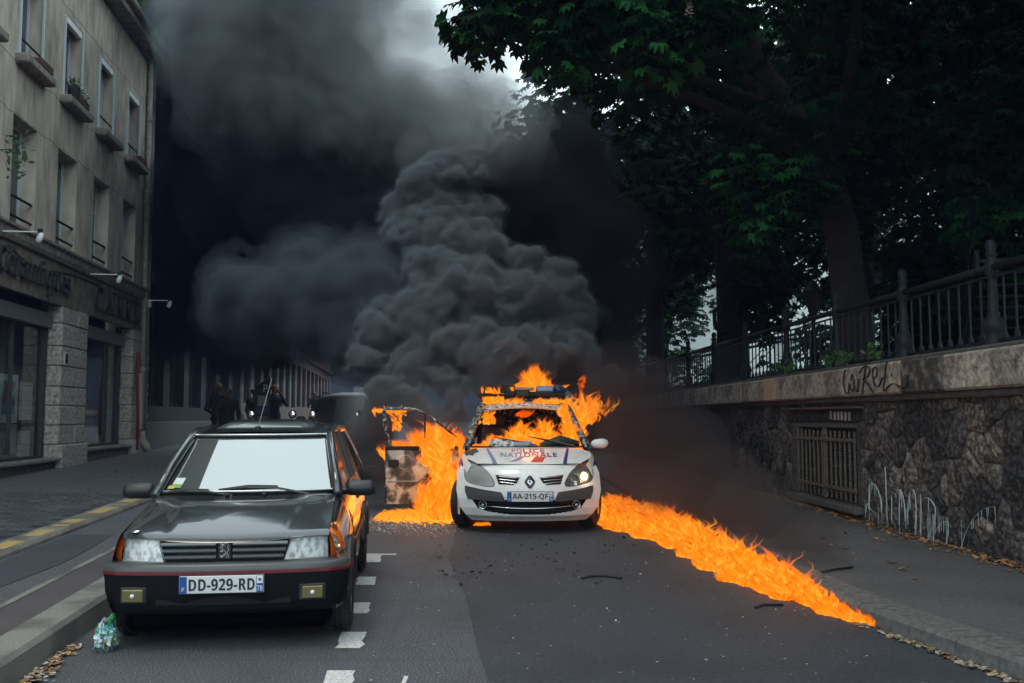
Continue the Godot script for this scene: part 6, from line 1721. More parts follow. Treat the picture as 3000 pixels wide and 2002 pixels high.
# ---------------------------------------------------------------- surface nets over a signed field
func nets(d: PackedFloat32Array, nx: int, ny: int, nz: int, lo: Vector3, cell: float) -> Array:
	var id := PackedInt32Array(); id.resize(nx * ny * nz); id.fill(-1)
	var vs := PackedVector3Array(); var ix := PackedInt32Array()
	var off := PackedInt32Array([0, 1, nx, nx + 1, nx * ny, nx * ny + 1, nx * ny + nx, nx * ny + nx + 1])
	var ed := [[0, 1], [2, 3], [4, 5], [6, 7], [0, 2], [1, 3], [4, 6], [5, 7], [0, 4], [1, 5], [2, 6], [3, 7]]
	var lim := cell * 12.0
	for z in nz - 1:
		for y in ny - 1:
			var row := (z * ny + y) * nx
			for x in nx - 1:
				var p := row + x
				if absf(d[p]) > lim: continue
				var mk := 0
				for c in 8:
					if d[p + off[c]] < 0.0: mk |= 1 << c
				if mk == 0 or mk == 255: continue
				var s := Vector3(); var n := 0
				for e in ed:
					if ((mk >> e[0]) & 1) != ((mk >> e[1]) & 1):
						var va := d[p + off[e[0]]]; var vb := d[p + off[e[1]]]
						var pa := Vector3(e[0] & 1, (e[0] >> 1) & 1, e[0] >> 2); var pb := Vector3(e[1] & 1, (e[1] >> 1) & 1, e[1] >> 2)
						s += pa.lerp(pb, va / (va - vb)); n += 1
				id[p] = vs.size(); vs.append(lo + (Vector3(x, y, z) + s / n) * cell)
	var st := [1, nx, nx * ny]
	for z in range(1, nz - 1):
		for y in range(1, ny - 1):
			for x in range(1, nx - 1):
				var p := (z * ny + y) * nx + x
				if id[p] < 0: continue
				var a := d[p] < 0.0
				for ax in 3:
					if a == (d[p + st[ax]] < 0.0): continue
					var u: int = st[(ax + 1) % 3]; var w: int = st[(ax + 2) % 3]
					var q0 := id[p]; var q1 := id[p - u]; var q2 := id[p - u - w]; var q3 := id[p - w]
					if q1 < 0 or q2 < 0 or q3 < 0: continue
					if a: ix.append_array(PackedInt32Array([q0, q2, q1, q0, q3, q2]))
					else: ix.append_array(PackedInt32Array([q0, q1, q2, q0, q2, q3]))
	return [vs, ix]

# ---------------------------------------------------------------- people: one continuous body each
func body_mesh(bones: Array, cell: float, paint: Callable) -> ArrayMesh:
	# bones: [a, b, ra, rb]
	var lo := Vector3(1e9, 1e9, 1e9); var hi := -lo
	for bn in bones:
		for k in 2:
			var r: float = bn[2 + k]
			lo = lo.min(bn[k] - Vector3.ONE * (r + 0.06)); hi = hi.max(bn[k] + Vector3.ONE * (r + 0.06))
	var nx := int((hi.x - lo.x) / cell) + 2; var ny := int((hi.y - lo.y) / cell) + 2; var nz := int((hi.z - lo.z) / cell) + 2
	var d := PackedFloat32Array(); d.resize(nx * ny * nz); d.fill(1.0)
	for bn in bones:
		var a: Vector3 = bn[0]; var b: Vector3 = bn[1]
		var reach := maxf(bn[2], bn[3]) + 0.05
		var l := (a.min(b) - Vector3.ONE * reach - lo) / cell; var h := (a.max(b) + Vector3.ONE * reach - lo) / cell
		var ab := b - a; var l2 := maxf(ab.length_squared(), 1e-6)
		var k := 0.035 if maxf(bn[2], bn[3]) > 0.03 else 0.008
		for z in range(maxi(0, int(l.z)), mini(nz, int(h.z) + 2)):
			for y in range(maxi(0, int(l.y)), mini(ny, int(h.y) + 2)):
				for x in range(maxi(0, int(l.x)), mini(nx, int(h.x) + 2)):
					var p := lo + Vector3(x, y, z) * cell
					var t := clampf((p - a).dot(ab) / l2, 0, 1)
					var v: float = p.distance_to(a + ab * t) - lerpf(bn[2], bn[3], t)
					var i := (z * ny + y) * nx + x
					var o := d[i]
					var m := maxf(k - absf(o - v), 0.0) / k
					d[i] = minf(o, v) - m * m * k * 0.25
	var r := nets(d, nx, ny, nz, lo, cell)
	var vs: PackedVector3Array = r[0]; var ix: PackedInt32Array = r[1]
	var st := SurfaceTool.new()
	st.begin(Mesh.PRIMITIVE_TRIANGLES)
	st.set_smooth_group(0)
	for i in ix:
		st.set_color(paint.call(vs[i])); st.add_vertex(vs[i])
	st.generate_normals()
	st.index()
	return st.commit()

func person(label: String, at: Vector3, turn: float, tall: float, jacket: Color, trousers: Color, skin: Color, hair: Color, pose: int) -> Node3D:
	var o := thing("person", label, "person", at, Basis(Vector3.UP, turn).scaled(Vector3.ONE * tall / 1.75))
	var B := []
	var hip := Vector3(0, 0.92, 0); var neck := Vector3(0, 1.45, 0.01)
	for s in [-1.0, 1.0]:
		var hp := Vector3(s * 0.095, 0.9, 0); var kn := Vector3(s * 0.12, 0.5, 0.03 * s + 0.02); var an := Vector3(s * 0.13, 0.09, -0.03 + 0.05 * s)
		B.append([hp, kn, 0.095, 0.065]); B.append([kn, an, 0.064, 0.045])
		B.append([an + Vector3(0, -0.045, -0.03), an + Vector3(0.01 * s, -0.06, 0.15), 0.045, 0.035])
		var sh := Vector3(s * 0.19, 1.4, 0)
		var el := Vector3(s * 0.26, 1.12, -0.03); var wr := Vector3(s * 0.25, 0.87, 0.06)
		if pose == 1: # both hands raised to the face, a camera held up
			el = Vector3(s * 0.3, 1.2, 0.16); wr = Vector3(s * 0.09, 1.5, 0.26)
		elif pose == 2 and s > 0: # one hand up holding a telephone
			el = Vector3(0.28, 1.16, 0.12); wr = Vector3(0.16, 1.38, 0.3)
		elif pose == 3: # hands in the jacket pockets
			el = Vector3(s * 0.33, 1.12, -0.06); wr = Vector3(s * 0.2, 0.95, 0.1)
		B.append([Vector3(s * 0.05, 1.4, 0), sh, 0.085, 0.075])
		B.append([sh, el, 0.07, 0.055]); B.append([el, wr, 0.053, 0.036])
		var f := (wr - el).normalized()
		var sd := f.cross(Vector3(0, 0.2, 1)).normalized()
		var palm := wr + f * 0.08
		B.append([wr, palm, 0.03, 0.036])
		for k in 4:
			var base := palm + sd * (k - 1.5) * 0.02
			B.append([base, base + f * (0.075 - 0.008 * absf(k - 1.4)) + Vector3(0, -0.008, 0.012), 0.011, 0.008])
		B.append([wr + f * 0.03, wr + f * 0.07 + sd * 0.055 * -s, 0.012, 0.009])
	B.append([hip, Vector3(0, 1.12, 0), 0.15, 0.145]); B.append([Vector3(0, 1.12, 0), Vector3(0, 1.34, 0.0), 0.15, 0.155])
	B.append([Vector3(-0.08, 1.3, 0), Vector3(0.08, 1.3, 0), 0.13, 0.13])
	B.append([neck, Vector3(0, 1.54, 0.02), 0.06, 0.055])
	B.append([Vector3(0, 1.6, 0.03), Vector3(0, 1.66, 0.015), 0.08, 0.092])
	B.append([Vector3(0, 1.575, 0.085), Vector3(0, 1.565, 0.09), 0.035, 0.03])       # jaw
	B.append([Vector3(0, 1.64, 0.105), Vector3(0, 1.61, 0.128), 0.014, 0.018])       # nose
	for s in [-1.0, 1.0]: B.append([Vector3(s * 0.094, 1.64, 0.01), Vector3(s * 0.096, 1.61, 0.005), 0.016, 0.012])
	var paint := func(p: Vector3) -> Color:
		if p.y > 1.5 and absf(p.x) < 0.14 and p.z < 0.16 and p.y < 2.0:
			for s in [-1.0, 1.0]:
				if p.distance_to(Vector3(s * 0.034, 1.645, 0.1)) < 0.014: return Color(0.02, 0.02, 0.02)
			if p.distance_to(Vector3(0, 1.575, 0.12)) < 0.02: return skin * 0.6
			return skin
		if p.y < 0.11: return Color(0.012, 0.012, 0.012)
		if p.y < 0.9 and absf(p.x) < 0.23: return trousers
		for b in B:
			if b[2] < 0.037 and b[2] < 0.0361 and Geometry3D.get_closest_point_to_segment(p, b[0], b[1]).distance_to(p) < b[2] + 0.012 and p.y > 0.3: return skin
		return jacket
	var m := mat(1, 1, 1, 0.8)
	m.vertex_color_use_as_albedo = true
	obj("body", body_mesh(B, 0.02, paint), m, o)
	obj("hair", MB.new().smooth().grid(14, 8, func(u, v): return Vector3(0, 1.655, 0.0) + Vector3(sin(u * TAU) * sin(v * 1.9) * 0.106, cos(v * 1.9) * 0.108, cos(u * TAU) * sin(v * 1.9) * 0.11 - 0.022)), mat(hair.r, hair.g, hair.b, 0.6), o)
	obj("jacket_hem", MB.new().smooth().tube([Vector3(-0.165, 0.88, 0), Vector3(-0.11, 0.88, 0.125), Vector3(0.11, 0.88, 0.125), Vector3(0.165, 0.88, 0), Vector3(0.11, 0.88, -0.125), Vector3(-0.11, 0.88, -0.125), Vector3(-0.165, 0.88, 0)], 0.022, 6), mat(jacket.r, jacket.g, jacket.b), o)
	return o

func people() -> void:
	var dk := Color(0.012, 0.013, 0.016)
	var sk := Color(0.1, 0.055, 0.04)
	# standing on the left pavement up the street, watching the fire (they face +z and +x)
	var f := func(x: float, z: float) -> Vector3: return W(x, z, 0.2)
	person("bald person in a bulky black jacket, leftmost of the watchers on the pavement", f.call(-7.55, 25.6), 2.6, 1.84, dk, dk, Color(0.08, 0.036, 0.028), Color(0.1, 0.045, 0.03), 3)
	var red := person("person in a dark jacket with a rust red hood beside the bulky black jacket", f.call(-7.0, 24.6), 0.4, 1.7, dk, dk, sk, Color(0.02, 0.015, 0.012), 0)
	person("person with curly hair and a white bag looking at a telephone", f.call(-7.75, 30.0), 0.9, 1.74, Color(0.02, 0.019, 0.02), dk, sk, Color(0.015, 0.011, 0.01), 2)
	person("person photographing with both hands up beside the parking meter", f.call(-7.2, 30.2), 0.5, 1.86, dk, Color(0.03, 0.04, 0.06), Color(0.14, 0.05, 0.03), Color(0.06, 0.02, 0.012), 1)
	person("distant person in black photographing before the pinkish building", f.call(-9.0, 45.5), 0.4, 1.8, dk, dk, sk, Color(0.015, 0.012, 0.01), 1)
	var bag := thing("shoulder_bag", "white bag held by the curly haired person", "bag", f.call(-7.55, 29.78))
	obj("bag", MB.new().box(Vector3(0, 0.95, 0), Vector3(0.26, 0.3, 0.12), 0.04), mat(0.5, 0.5, 0.5), bag)
	obj("strap", MB.new().tube([Vector3(-0.1, 1.08, 0), Vector3(-0.15, 1.3, -0.1), Vector3(-0.18, 1.4, -0.15)], 0.012, 5), mat(0.3, 0.3, 0.3), bag)
	obj("hood", MB.new().smooth().tube([Vector3(-0.13, 1.38, 0.08), Vector3(-0.1, 1.4, -0.12), Vector3(0.1, 1.4, -0.12), Vector3(0.13, 1.38, 0.1)], [0.05, 0.07, 0.07, 0.05], 8), mat(0.12, 0.035, 0.025, 0.9), red)

func parked_behind() -> void:
	# dark car up the street in the parking lane, and motor scooters between the cars
	var o := thing("parked_car", "black tall car parked behind the hatchback, half veiled in smoke", "car", W(-3.35, 20.6), Basis(Vector3.UP, deg_to_rad(6.1)))
	var p := mat(0.012, 0.013, 0.015, 0.45)
	var prof := [Vector2(0.85, 0.3), Vector2(0.9, 0.62), Vector2(0.85, 0.98), Vector2(0.1, 1.12), Vector2(-0.55, 1.66), Vector2(-0.9, 1.74), Vector2(-2.9, 1.74), Vector2(-3.4, 1.5), Vector2(-3.5, 0.7), Vector2(-3.45, 0.3)]
	var bd := MB.new().smooth()
	var ring := func(s: float, k: float) -> Array:
		var r := []
		for q in prof: r.append(Vector3(s * (0.88 if q.y < 1.15 else lerpf(0.86, 0.68, (q.y - 1.1) / 0.64)) * k, q.y, q.x - (1 - k) * 0.0))
		return r
	var L: Array = ring.call(-1.0, 1.0); var R: Array = ring.call(1.0, 1.0)
	for i in prof.size() - 1:
		for k in 6:
			var a0: Vector3 = L[i].lerp(R[i], k / 6.0); var a1: Vector3 = L[i].lerp(R[i], (k + 1) / 6.0); var b0: Vector3 = L[i + 1].lerp(R[i + 1], k / 6.0); var b1: Vector3 = L[i + 1].lerp(R[i + 1], (k + 1) / 6.0)
			var q4 := [a0, b0, b1, a1]
			for j in 4:
				var t := (k + (0.0 if j < 2 else 1.0)) / 6.0
				if q4[j].y > 1.05: q4[j].y += 0.09 * (1.0 - pow(absf(t * 2.0 - 1.0), 3.0)) - 0.05
			bd.quad(q4[0], q4[1], q4[2], q4[3])
	bd.smooth(false)
	for s in [L, R]:
		for i in range(1, prof.size() - 1): bd.tri(s[0], s[i], s[i + 1])
	obj("body", bd, p, o)
	obj("windscreen", MB.new().grid(6, 4, func(u, v): return Vector3((u * 2 - 1) * lerpf(0.76, 0.66, v), lerpf(1.14, 1.63, v), lerpf(0.09, -0.5, v) + 0.025)), M.black, o)
	for s in [-1.0, 1.0]:
		obj("side_window", MB.new().grid(4, 2, func(u, v): return Vector3(s * (lerpf(0.865, 0.715, v) + 0.01), lerpf(1.16, 1.6, v), lerpf(lerpf(-0.1, -0.6, v), -3.0, u))), M.glass, o)
		obj("headlight", MB.new().box(Vector3(s * 0.66, 0.8, 0.87), Vector3(0.32, 0.15, 0.06), 0.03), mat(0.25, 0.26, 0.27, 0.1, 0.5), o)
		obj("wing_mirror", MB.new().box(Vector3(s * 1.0, 1.2, -0.1), Vector3(0.2, 0.14, 0.1), 0.04), p, o)
		for z in [0.0, -2.6]: wheel(o, Vector3(0.78 * s, 0.32, z), 0.32, 0.2, 0.0, s, mat(0.25, 0.25, 0.26, 0.3, 0.7), 5)
		obj("roof_rail", MB.new().smooth().tube([Vector3(s * 0.62, 1.76, -0.9), Vector3(s * 0.62, 1.8, -1.1), Vector3(s * 0.62, 1.8, -2.7), Vector3(s * 0.62, 1.76, -2.9)], 0.02, 6), M.black, o)
	var plates := MB.new().box(Vector3(0, 0.55, 0.9), Vector3(0.7, 0.16, 0.02), 0.01)
	obj("grille", plates, M.dark, o)
	scooter("black motor scooter with a round chrome mirror parked behind the hatchback, right of its roof", W(-2.95, 16.6), 0.25)
	scooter("second motor scooter hidden behind the hatchback, one chrome mirror showing over its roof", W(-3.95, 16.9), -0.15)

func scooter(label: String, at: Vector3, turn: float) -> void:
	var s := thing("motor_scooter", label, "scooter", at, Basis(Vector3.UP, turn))
	var m := car_paint(0.015, 0.016, 0.018, 0.2)
	wheel(s, Vector3(0, 0.28, 0.55), 0.28, 0.12, 0.2, 1.0, M.chrome, 5)
	wheel(s, Vector3(0, 0.28, -0.75), 0.28, 0.12, 0.0, 1.0, M.chrome, 5)
	obj("mudguard", MB.new().smooth().tube([Vector3(0, 0.42, 0.86), Vector3(0, 0.6, 0.62), Vector3(0, 0.52, 0.34)], [0.05, 0.09, 0.08], 8), m, s)
	obj("front_shield", MB.new().smooth().tube([Vector3(0, 0.35, 0.3), Vector3(0, 0.7, 0.45), Vector3(0, 1.02, 0.36)], [0.16, 0.24, 0.16], 12, true, 0.35), m, s)
	obj("body", MB.new().smooth().tube([Vector3(0, 0.5, -0.1), Vector3(0, 0.62, -0.5), Vector3(0, 0.72, -1.0), Vector3(0, 0.76, -1.15)], [0.16, 0.2, 0.18, 0.06], 12), m, s)
	obj("saddle", MB.new().smooth().tube([Vector3(0, 0.8, -0.05), Vector3(0, 0.84, -0.5), Vector3(0, 0.88, -0.95)], [0.1, 0.14, 0.12], 10, true, 0.5), M.rubber, s)
	obj("floorboard", MB.new().box(Vector3(0, 0.3, 0.1), Vector3(0.34, 0.06, 0.6), 0.02), M.plastic, s)
	obj("headlight", MB.new().smooth().lathe([Vector2(0, 0.05), Vector2(0.06, 0.03), Vector2(0.085, 0)], 14, Transform3D(Basis(Vector3.RIGHT, PI / 2), Vector3(0, 0.98, 0.44))), M.chrome, s)
	obj("handlebar", MB.new().smooth().tube([Vector3(-0.34, 1.04, 0.2), Vector3(-0.1, 1.06, 0.33), Vector3(0.1, 1.06, 0.33), Vector3(0.34, 1.04, 0.2)], 0.02, 6), M.black, s)
	for k in [-1.0, 1.0]:
		var mr := Node3D.new(); mr.name = "mirror"; s.add_child(mr, true)
		obj("stem", MB.new().tube([Vector3(k * 0.2, 1.06, 0.28), Vector3(k * 0.34, 1.3, 0.3)], 0.008, 5), M.chrome, mr)
		obj("shell", MB.new().smooth().lathe([Vector2(0, 0.03), Vector2(0.045, 0.022), Vector2(0.07, 0), Vector2(0.06, -0.008), Vector2(0, -0.008)], 14, Transform3D(Basis(Vector3.RIGHT, PI / 2 - 0.2), Vector3(k * 0.36, 1.36, 0.31))), M.chrome, mr)

func street_things() -> void:
	# parking meter
	var pm := thing("parking_meter", "tall dark parking meter with a white P beside the photographing person", "parking meter", W(-6.95, 27.8, 0.2), Basis(Vector3.UP, 0.35))
	obj("case", MB.new().ext(PackedVector2Array([Vector2(-0.2, 0.0), Vector2(0.2, 0.0), Vector2(0.2, 2.0), Vector2(0.12, 2.02), Vector2(-0.2, 1.78)]), -0.12, 0.12), mat(0.02, 0.03, 0.04, 0.4), pm)
	var panel := MB.new().box(Vector3(-0.02, 1.38, 0.125), Vector3(0.26, 0.28, 0.012))
	obj("notice_panel", panel, mat(0.22, 0.23, 0.22), pm)
	obj("screen_panel", MB.new().box(Vector3(-0.02, 1.1, 0.125), Vector3(0.26, 0.16, 0.012)), mat(0.03, 0.08, 0.16), pm)
	obj("coin_panel", MB.new().box(Vector3(-0.02, 0.85, 0.125), Vector3(0.26, 0.2, 0.012)), mat(0.16, 0.13, 0.08), pm)
	plate_text(pm, "P", 0.0, 0.11, 1.63, 1.83, 0.125, mat(0.6, 0.64, 0.66))
	obj("round_mark", MB.new().smooth().tube([Vector3(-0.1, 0.5, 0.125), Vector3(-0.03, 0.6, 0.125), Vector3(0.06, 0.55, 0.125), Vector3(0.06, 0.45, 0.125), Vector3(-0.03, 0.4, 0.125), Vector3(-0.1, 0.5, 0.125)], 0.016, 5), mat(0.2, 0.23, 0.25), pm)
	# crumpled carrier bag of rubbish in the gutter
	var bag := thing("rubbish_bag", "crumpled colourful plastic bag in the gutter beside the hatchback's front wheel", "plastic bag", W(-2.6, 6.5, 0.085))
	var nz := FastNoiseLite.new(); nz.seed = 3; nz.frequency = 5.0; nz.fractal_octaves = 3
	var st := SurfaceTool.new(); st.begin(Mesh.PRIMITIVE_TRIANGLES); st.set_smooth_group(-1)
	var bp := func(u: float, v: float) -> Vector3:
		var d := Vector3(sin(u * TAU) * sin(v * PI), cos(v * PI), cos(u * TAU) * sin(v * PI))
		return d * Vector3(0.068, 0.1, 0.07) * (1.0 + 0.45 * nz.get_noise_3dv(d * 1.0) + 0.3 * nz.get_noise_3dv(d * 2.7))
	var cols := [Color(0.5, 0.6, 0.66), Color(0.05, 0.2, 0.4), Color(0.06, 0.3, 0.12), Color(0.4, 0.04, 0.05), Color(0.62, 0.66, 0.68), Color(0.02, 0.35, 0.42)]
	for i in 26:
		for j in 18:
			var c: Color = cols[int(absf(nz.get_noise_2d(i * 0.045, j * 0.06)) * 14.0) % 6]
			if j > 11: c = Color(0.12, 0.15, 0.17)
			var q := [bp.call(i / 26.0, j / 18.0), bp.call(i / 26.0, (j + 1) / 18.0), bp.call((i + 1) / 26.0, (j + 1) / 18.0), bp.call((i + 1) / 26.0, j / 18.0)]
			for k in [0, 1, 2, 0, 2, 3]:
				st.set_color(c); st.add_vertex(q[k])
	st.generate_normals()
	var bm := mat(1, 1, 1, 0.3)
	bm.vertex_color_use_as_albedo = true
	obj("sack", st.commit(), bm, bag)
	obj("knot", MB.new().smooth().tube([Vector3(0.02, 0.08, 0), Vector3(0.035, 0.12, 0.01), Vector3(0.06, 0.135, 0.02)], [0.03, 0.018, 0.03], 7), mat(0.05, 0.25, 0.1, 0.4), bag)
	# scorched cords lying on the road
	var cords := [[[Vector2(0.62, 9.0), Vector2(0.7, 9.1), Vector2(0.85, 9.12), Vector2(0.98, 9.0)], "curved black strip of burnt rubber lying in mid road"], [[Vector2(1.86, 7.75), Vector2(1.95, 7.85), Vector2(2.1, 7.84)], "short black strip on the road in front of the fire trail"], [[Vector2(2.62, 8.55), Vector2(2.75, 8.65), Vector2(2.95, 8.75)], "black strip on the right kerb behind the fire trail"]]
	for c in cords:
		var pts := []
		for p in c[0]: pts.append(Vector3(p.x, (G(p.x, p.y) if p.x < 2.4 else walk_h(p.x, p.y)) + 0.018, -p.y))
		tag(obj("burnt_strip", MB.new().smooth().tube(pts, 0.011, 5), M.rubber), c[1], "rubber strip")
	# litter: fallen leaves, chips of char, pale grit, white powder by the open door
	var w_232 := func() -> Vector3:
		var z := rng.randf_range(8.0, 17.0)
		var x := wall_x(z) - absf(rng.randfn()) * 0.12 - 0.03
		if rng.randf() < 0.12: x -= rng.randf() * 1.3
		return Vector3(x, walk_h(x, z) + 0.012, -z)
	scatter("fallen_leaves", "brown and yellow fallen leaves along the foot of the rubble wall", 900, w_232, [Color(0.2, 0.1, 0.04), Color(0.3, 0.19, 0.07), Color(0.12, 0.06, 0.03)], 0.022)
	var w_238 := func() -> Vector3:
		var z := rng.randf_range(4.6, 6.6)
		var x := along(k1, z) + 0.03 + absf(rng.randfn()) * 0.07 * (7.2 - z) / 1.5
		return W(x, z, 0.014)
	scatter("gutter_leaves", "brown leaves and litter in the left gutter in front of the hatchback", 420, w_238, [Color(0.22, 0.1, 0.04), Color(0.34, 0.22, 0.08), Color(0.1, 0.05, 0.03), Color(0.4, 0.4, 0.4)], 0.015)
	var w_243 := func() -> Vector3:
		var z := rng.randf_range(4.6, 8.0)
		var x := along(kr, z) - 0.02 - absf(rng.randfn()) * 0.04
		return W(x, z, 0.012)
	scatter("kerb_litter", "pale grit and bits of leaf along the right kerb", 420, w_243, [Color(0.3, 0.22, 0.12), Color(0.25, 0.24, 0.22), Color(0.16, 0.09, 0.05)], 0.016)
	var w_248 := func() -> Vector3:
		var z := 8.6 + absf(rng.randfn()) * 0.1 + rng.randf() * 3.4
		return W(rng.randf_range(-0.9, 1.4) * (0.4 + z / 18.0), z, 0.012)
	scatter("char_flakes", "black flakes of char scattered on the road before the police car", 100, w_248, [Color(0.01, 0.01, 0.011)], 0.014)
	var w_252 := func() -> Vector3:
		var z := rng.randf_range(5.0, 12.0)
		return W(rng.randf_range(-1.0, 2.4), z, 0.009)
	scatter("road_grit", "small pale grit and paper bits strewn over the road", 520, w_252, [Color(0.25, 0.25, 0.24), Color(0.35, 0.33, 0.3), Color(0.18, 0.12, 0.08)], 0.006)
	var w_256 := func() -> Vector3:
		var z := 13.0 + rng.randfn() * 0.45
		return W(-1.25 + rng.randfn() * 0.42, z, 0.01)
	scatter("extinguisher_powder", "white powder and ash on the road under the open door", 2600, w_256, [Color(0.4, 0.42, 0.42), Color(0.26, 0.28, 0.28)], 0.0075)
	var w_260 := func() -> Vector3:
		var z := rng.randf_range(10.0, 24.0)
		var x := rng.randf_range(facade_x(z) + 0.3, along(k2, z) - 0.4)
		return W(x, z, 0.215)
	scatter("pavement_specks", "dark specks and dry leaf bits on the left pavement", 90, w_260, [Color(0.02, 0.02, 0.02), Color(0.2, 0.2, 0.18)], 0.014)

func scatter(called: String, label: String, n: int, where: Callable, cols: Array, size: float) -> void:
	var mm := MultiMesh.new()
	mm.transform_format = MultiMesh.TRANSFORM_3D
	mm.use_colors = true
	var mb := MB.new()
	var r := []
	for i in 6: r.append(Vector3(cos(TAU * i / 6) * (1.0 if i % 3 else 1.5), 0.2 * (i % 2), sin(TAU * i / 6)))
	for i in 6: mb.tri(Vector3(0, 0.3, 0), r[i], r[(i + 1) % 6])
	mm.mesh = mb.mesh()
	mm.instance_count = n
	for i in n:
		var s := size * (0.4 + rng.randf() * 1.1)
		mm.set_instance_transform(i, Transform3D(Basis.from_euler(Vector3(rng.randfn() * 0.25, rng.randf() * TAU, rng.randfn() * 0.25)).scaled(Vector3(s, s, s)), where.call()))
		mm.set_instance_color(i, cols[rng.randi() % cols.size()] * (0.7 + 0.6 * rng.randf()))
	var o := MultiMeshInstance3D.new()
	o.name = numbered(called)
	o.multimesh = mm
	var m := mat(1, 1, 1, 0.85)
	m.vertex_color_use_as_albedo = true
	o.material_override = m
	add_child(o)
	tag(o, label, "litter", "", "stuff")

# ---------------------------------------------------------------- flames: many curling tongues, each a closed tapering body that glows
class Fire extends RefCounted:
	var v := PackedVector3Array(); var c := PackedColorArray(); var ix := PackedInt32Array()
	var rng := RandomNumberGenerator.new()
	var nz := FastNoiseLite.new()
	func _init(sd: int) -> void:
		rng.seed = sd
		nz.seed = sd; nz.frequency = 2.2; nz.fractal_octaves = 2
	func tongue(p: Vector3, up: Vector3, h: float, w: float, heat: float, curl: float) -> void:
		var segs := 7; var sides := 5
		var prof := [0.55, 0.95, 1.0, 0.8, 0.6, 0.42, 0.26, 0.1]
		var q := p
		var base := v.size()
		var ang := rng.randf() * TAU
		var thin := 0.35 + 0.5 * rng.randf()
		for i in segs + 1:
			var t := float(i) / segs
			var n := Vector3(nz.get_noise_3d(q.x * 2.0, q.y * 2.0, q.z * 2.0), 0, nz.get_noise_3d(q.z * 2.0 + 40.0, q.y * 2.0, q.x * 2.0))
			if i: q += (up + n * curl * (0.6 + t)) * (h / segs)
			var r: float = w * prof[i]
			var k := 0.9 + 0.1 * minf(heat, 1.0)
			var col := Color(1.0, 0.235, 0.008).lerp(Color(1.0, 0.14, 0.004), t)
			if heat > 1.0: col = Color(1.0, 0.4, 0.04).lerp(Color(1.0, 0.24, 0.01), t)
			elif heat < 0.5: col = Color(0.75, 0.1, 0.003).lerp(Color(0.45, 0.05, 0.002), t)
			col = Color(col.r * k, col.g * k * k, col.b * k * k, clampf(1.1 - 1.15 * t, 0.0, 1.0) * (0.25 if i == 0 else 0.52))
			for s in sides:
				var a := TAU * s / sides
				var o := Vector3(cos(a) * r, 0, sin(a) * r * thin).rotated(Vector3.UP, ang)
				o.y = -o.x * up.x * 0.4
				v.append(q + o); c.append(col)
		for i in segs:
			for s in sides:
				var s2 := (s + 1) % sides
				var a := base + i * sides + s; var b := base + (i + 1) * sides + s; var d := base + (i + 1) * sides + s2; var e := base + i * sides + s2
				ix.append_array(PackedInt32Array([a, b, d, a, d, e]))
	func mesh() -> ArrayMesh:
		var ar := []; ar.resize(Mesh.ARRAY_MAX)
		ar[Mesh.ARRAY_VERTEX] = v; ar[Mesh.ARRAY_COLOR] = c; ar[Mesh.ARRAY_INDEX] = ix
		var m := ArrayMesh.new()
		m.add_surface_from_arrays(Mesh.PRIMITIVE_TRIANGLES, ar)
		return m
	func heat() -> float:
		var r := rng.randf()
		return 1.2 if r < 0.3 else 0.4 if r > 0.95 else 0.75 + 0.25 * rng.randf()

func flame_mat(k: float) -> StandardMaterial3D:
	var m := StandardMaterial3D.new()
	m.shading_mode = BaseMaterial3D.SHADING_MODE_UNSHADED
	m.vertex_color_use_as_albedo = true
	m.albedo_color = lin(Color(k, k, k))
	m.transparency = BaseMaterial3D.TRANSPARENCY_ALPHA
	m.cull_mode = BaseMaterial3D.CULL_DISABLED
	return m

func flame(called: String, label: String, f: Fire, k: float, lamps: Array) -> void:
	var o := obj(called, f.mesh(), flame_mat(k))
	tag(o, label, "fire", "", "stuff")
	for l in lamps:
		var s := OmniLight3D.new()
		s.name = "flame_light"
		s.light_color = Color(1.0, 0.6, 0.24)
		s.light_energy = l[1]; s.light_size = l[2]; s.omni_range = 25.0; s.omni_attenuation = 2.0; s.shadow_enabled = true
		s.position = l[0]
		o.add_child(s, true)

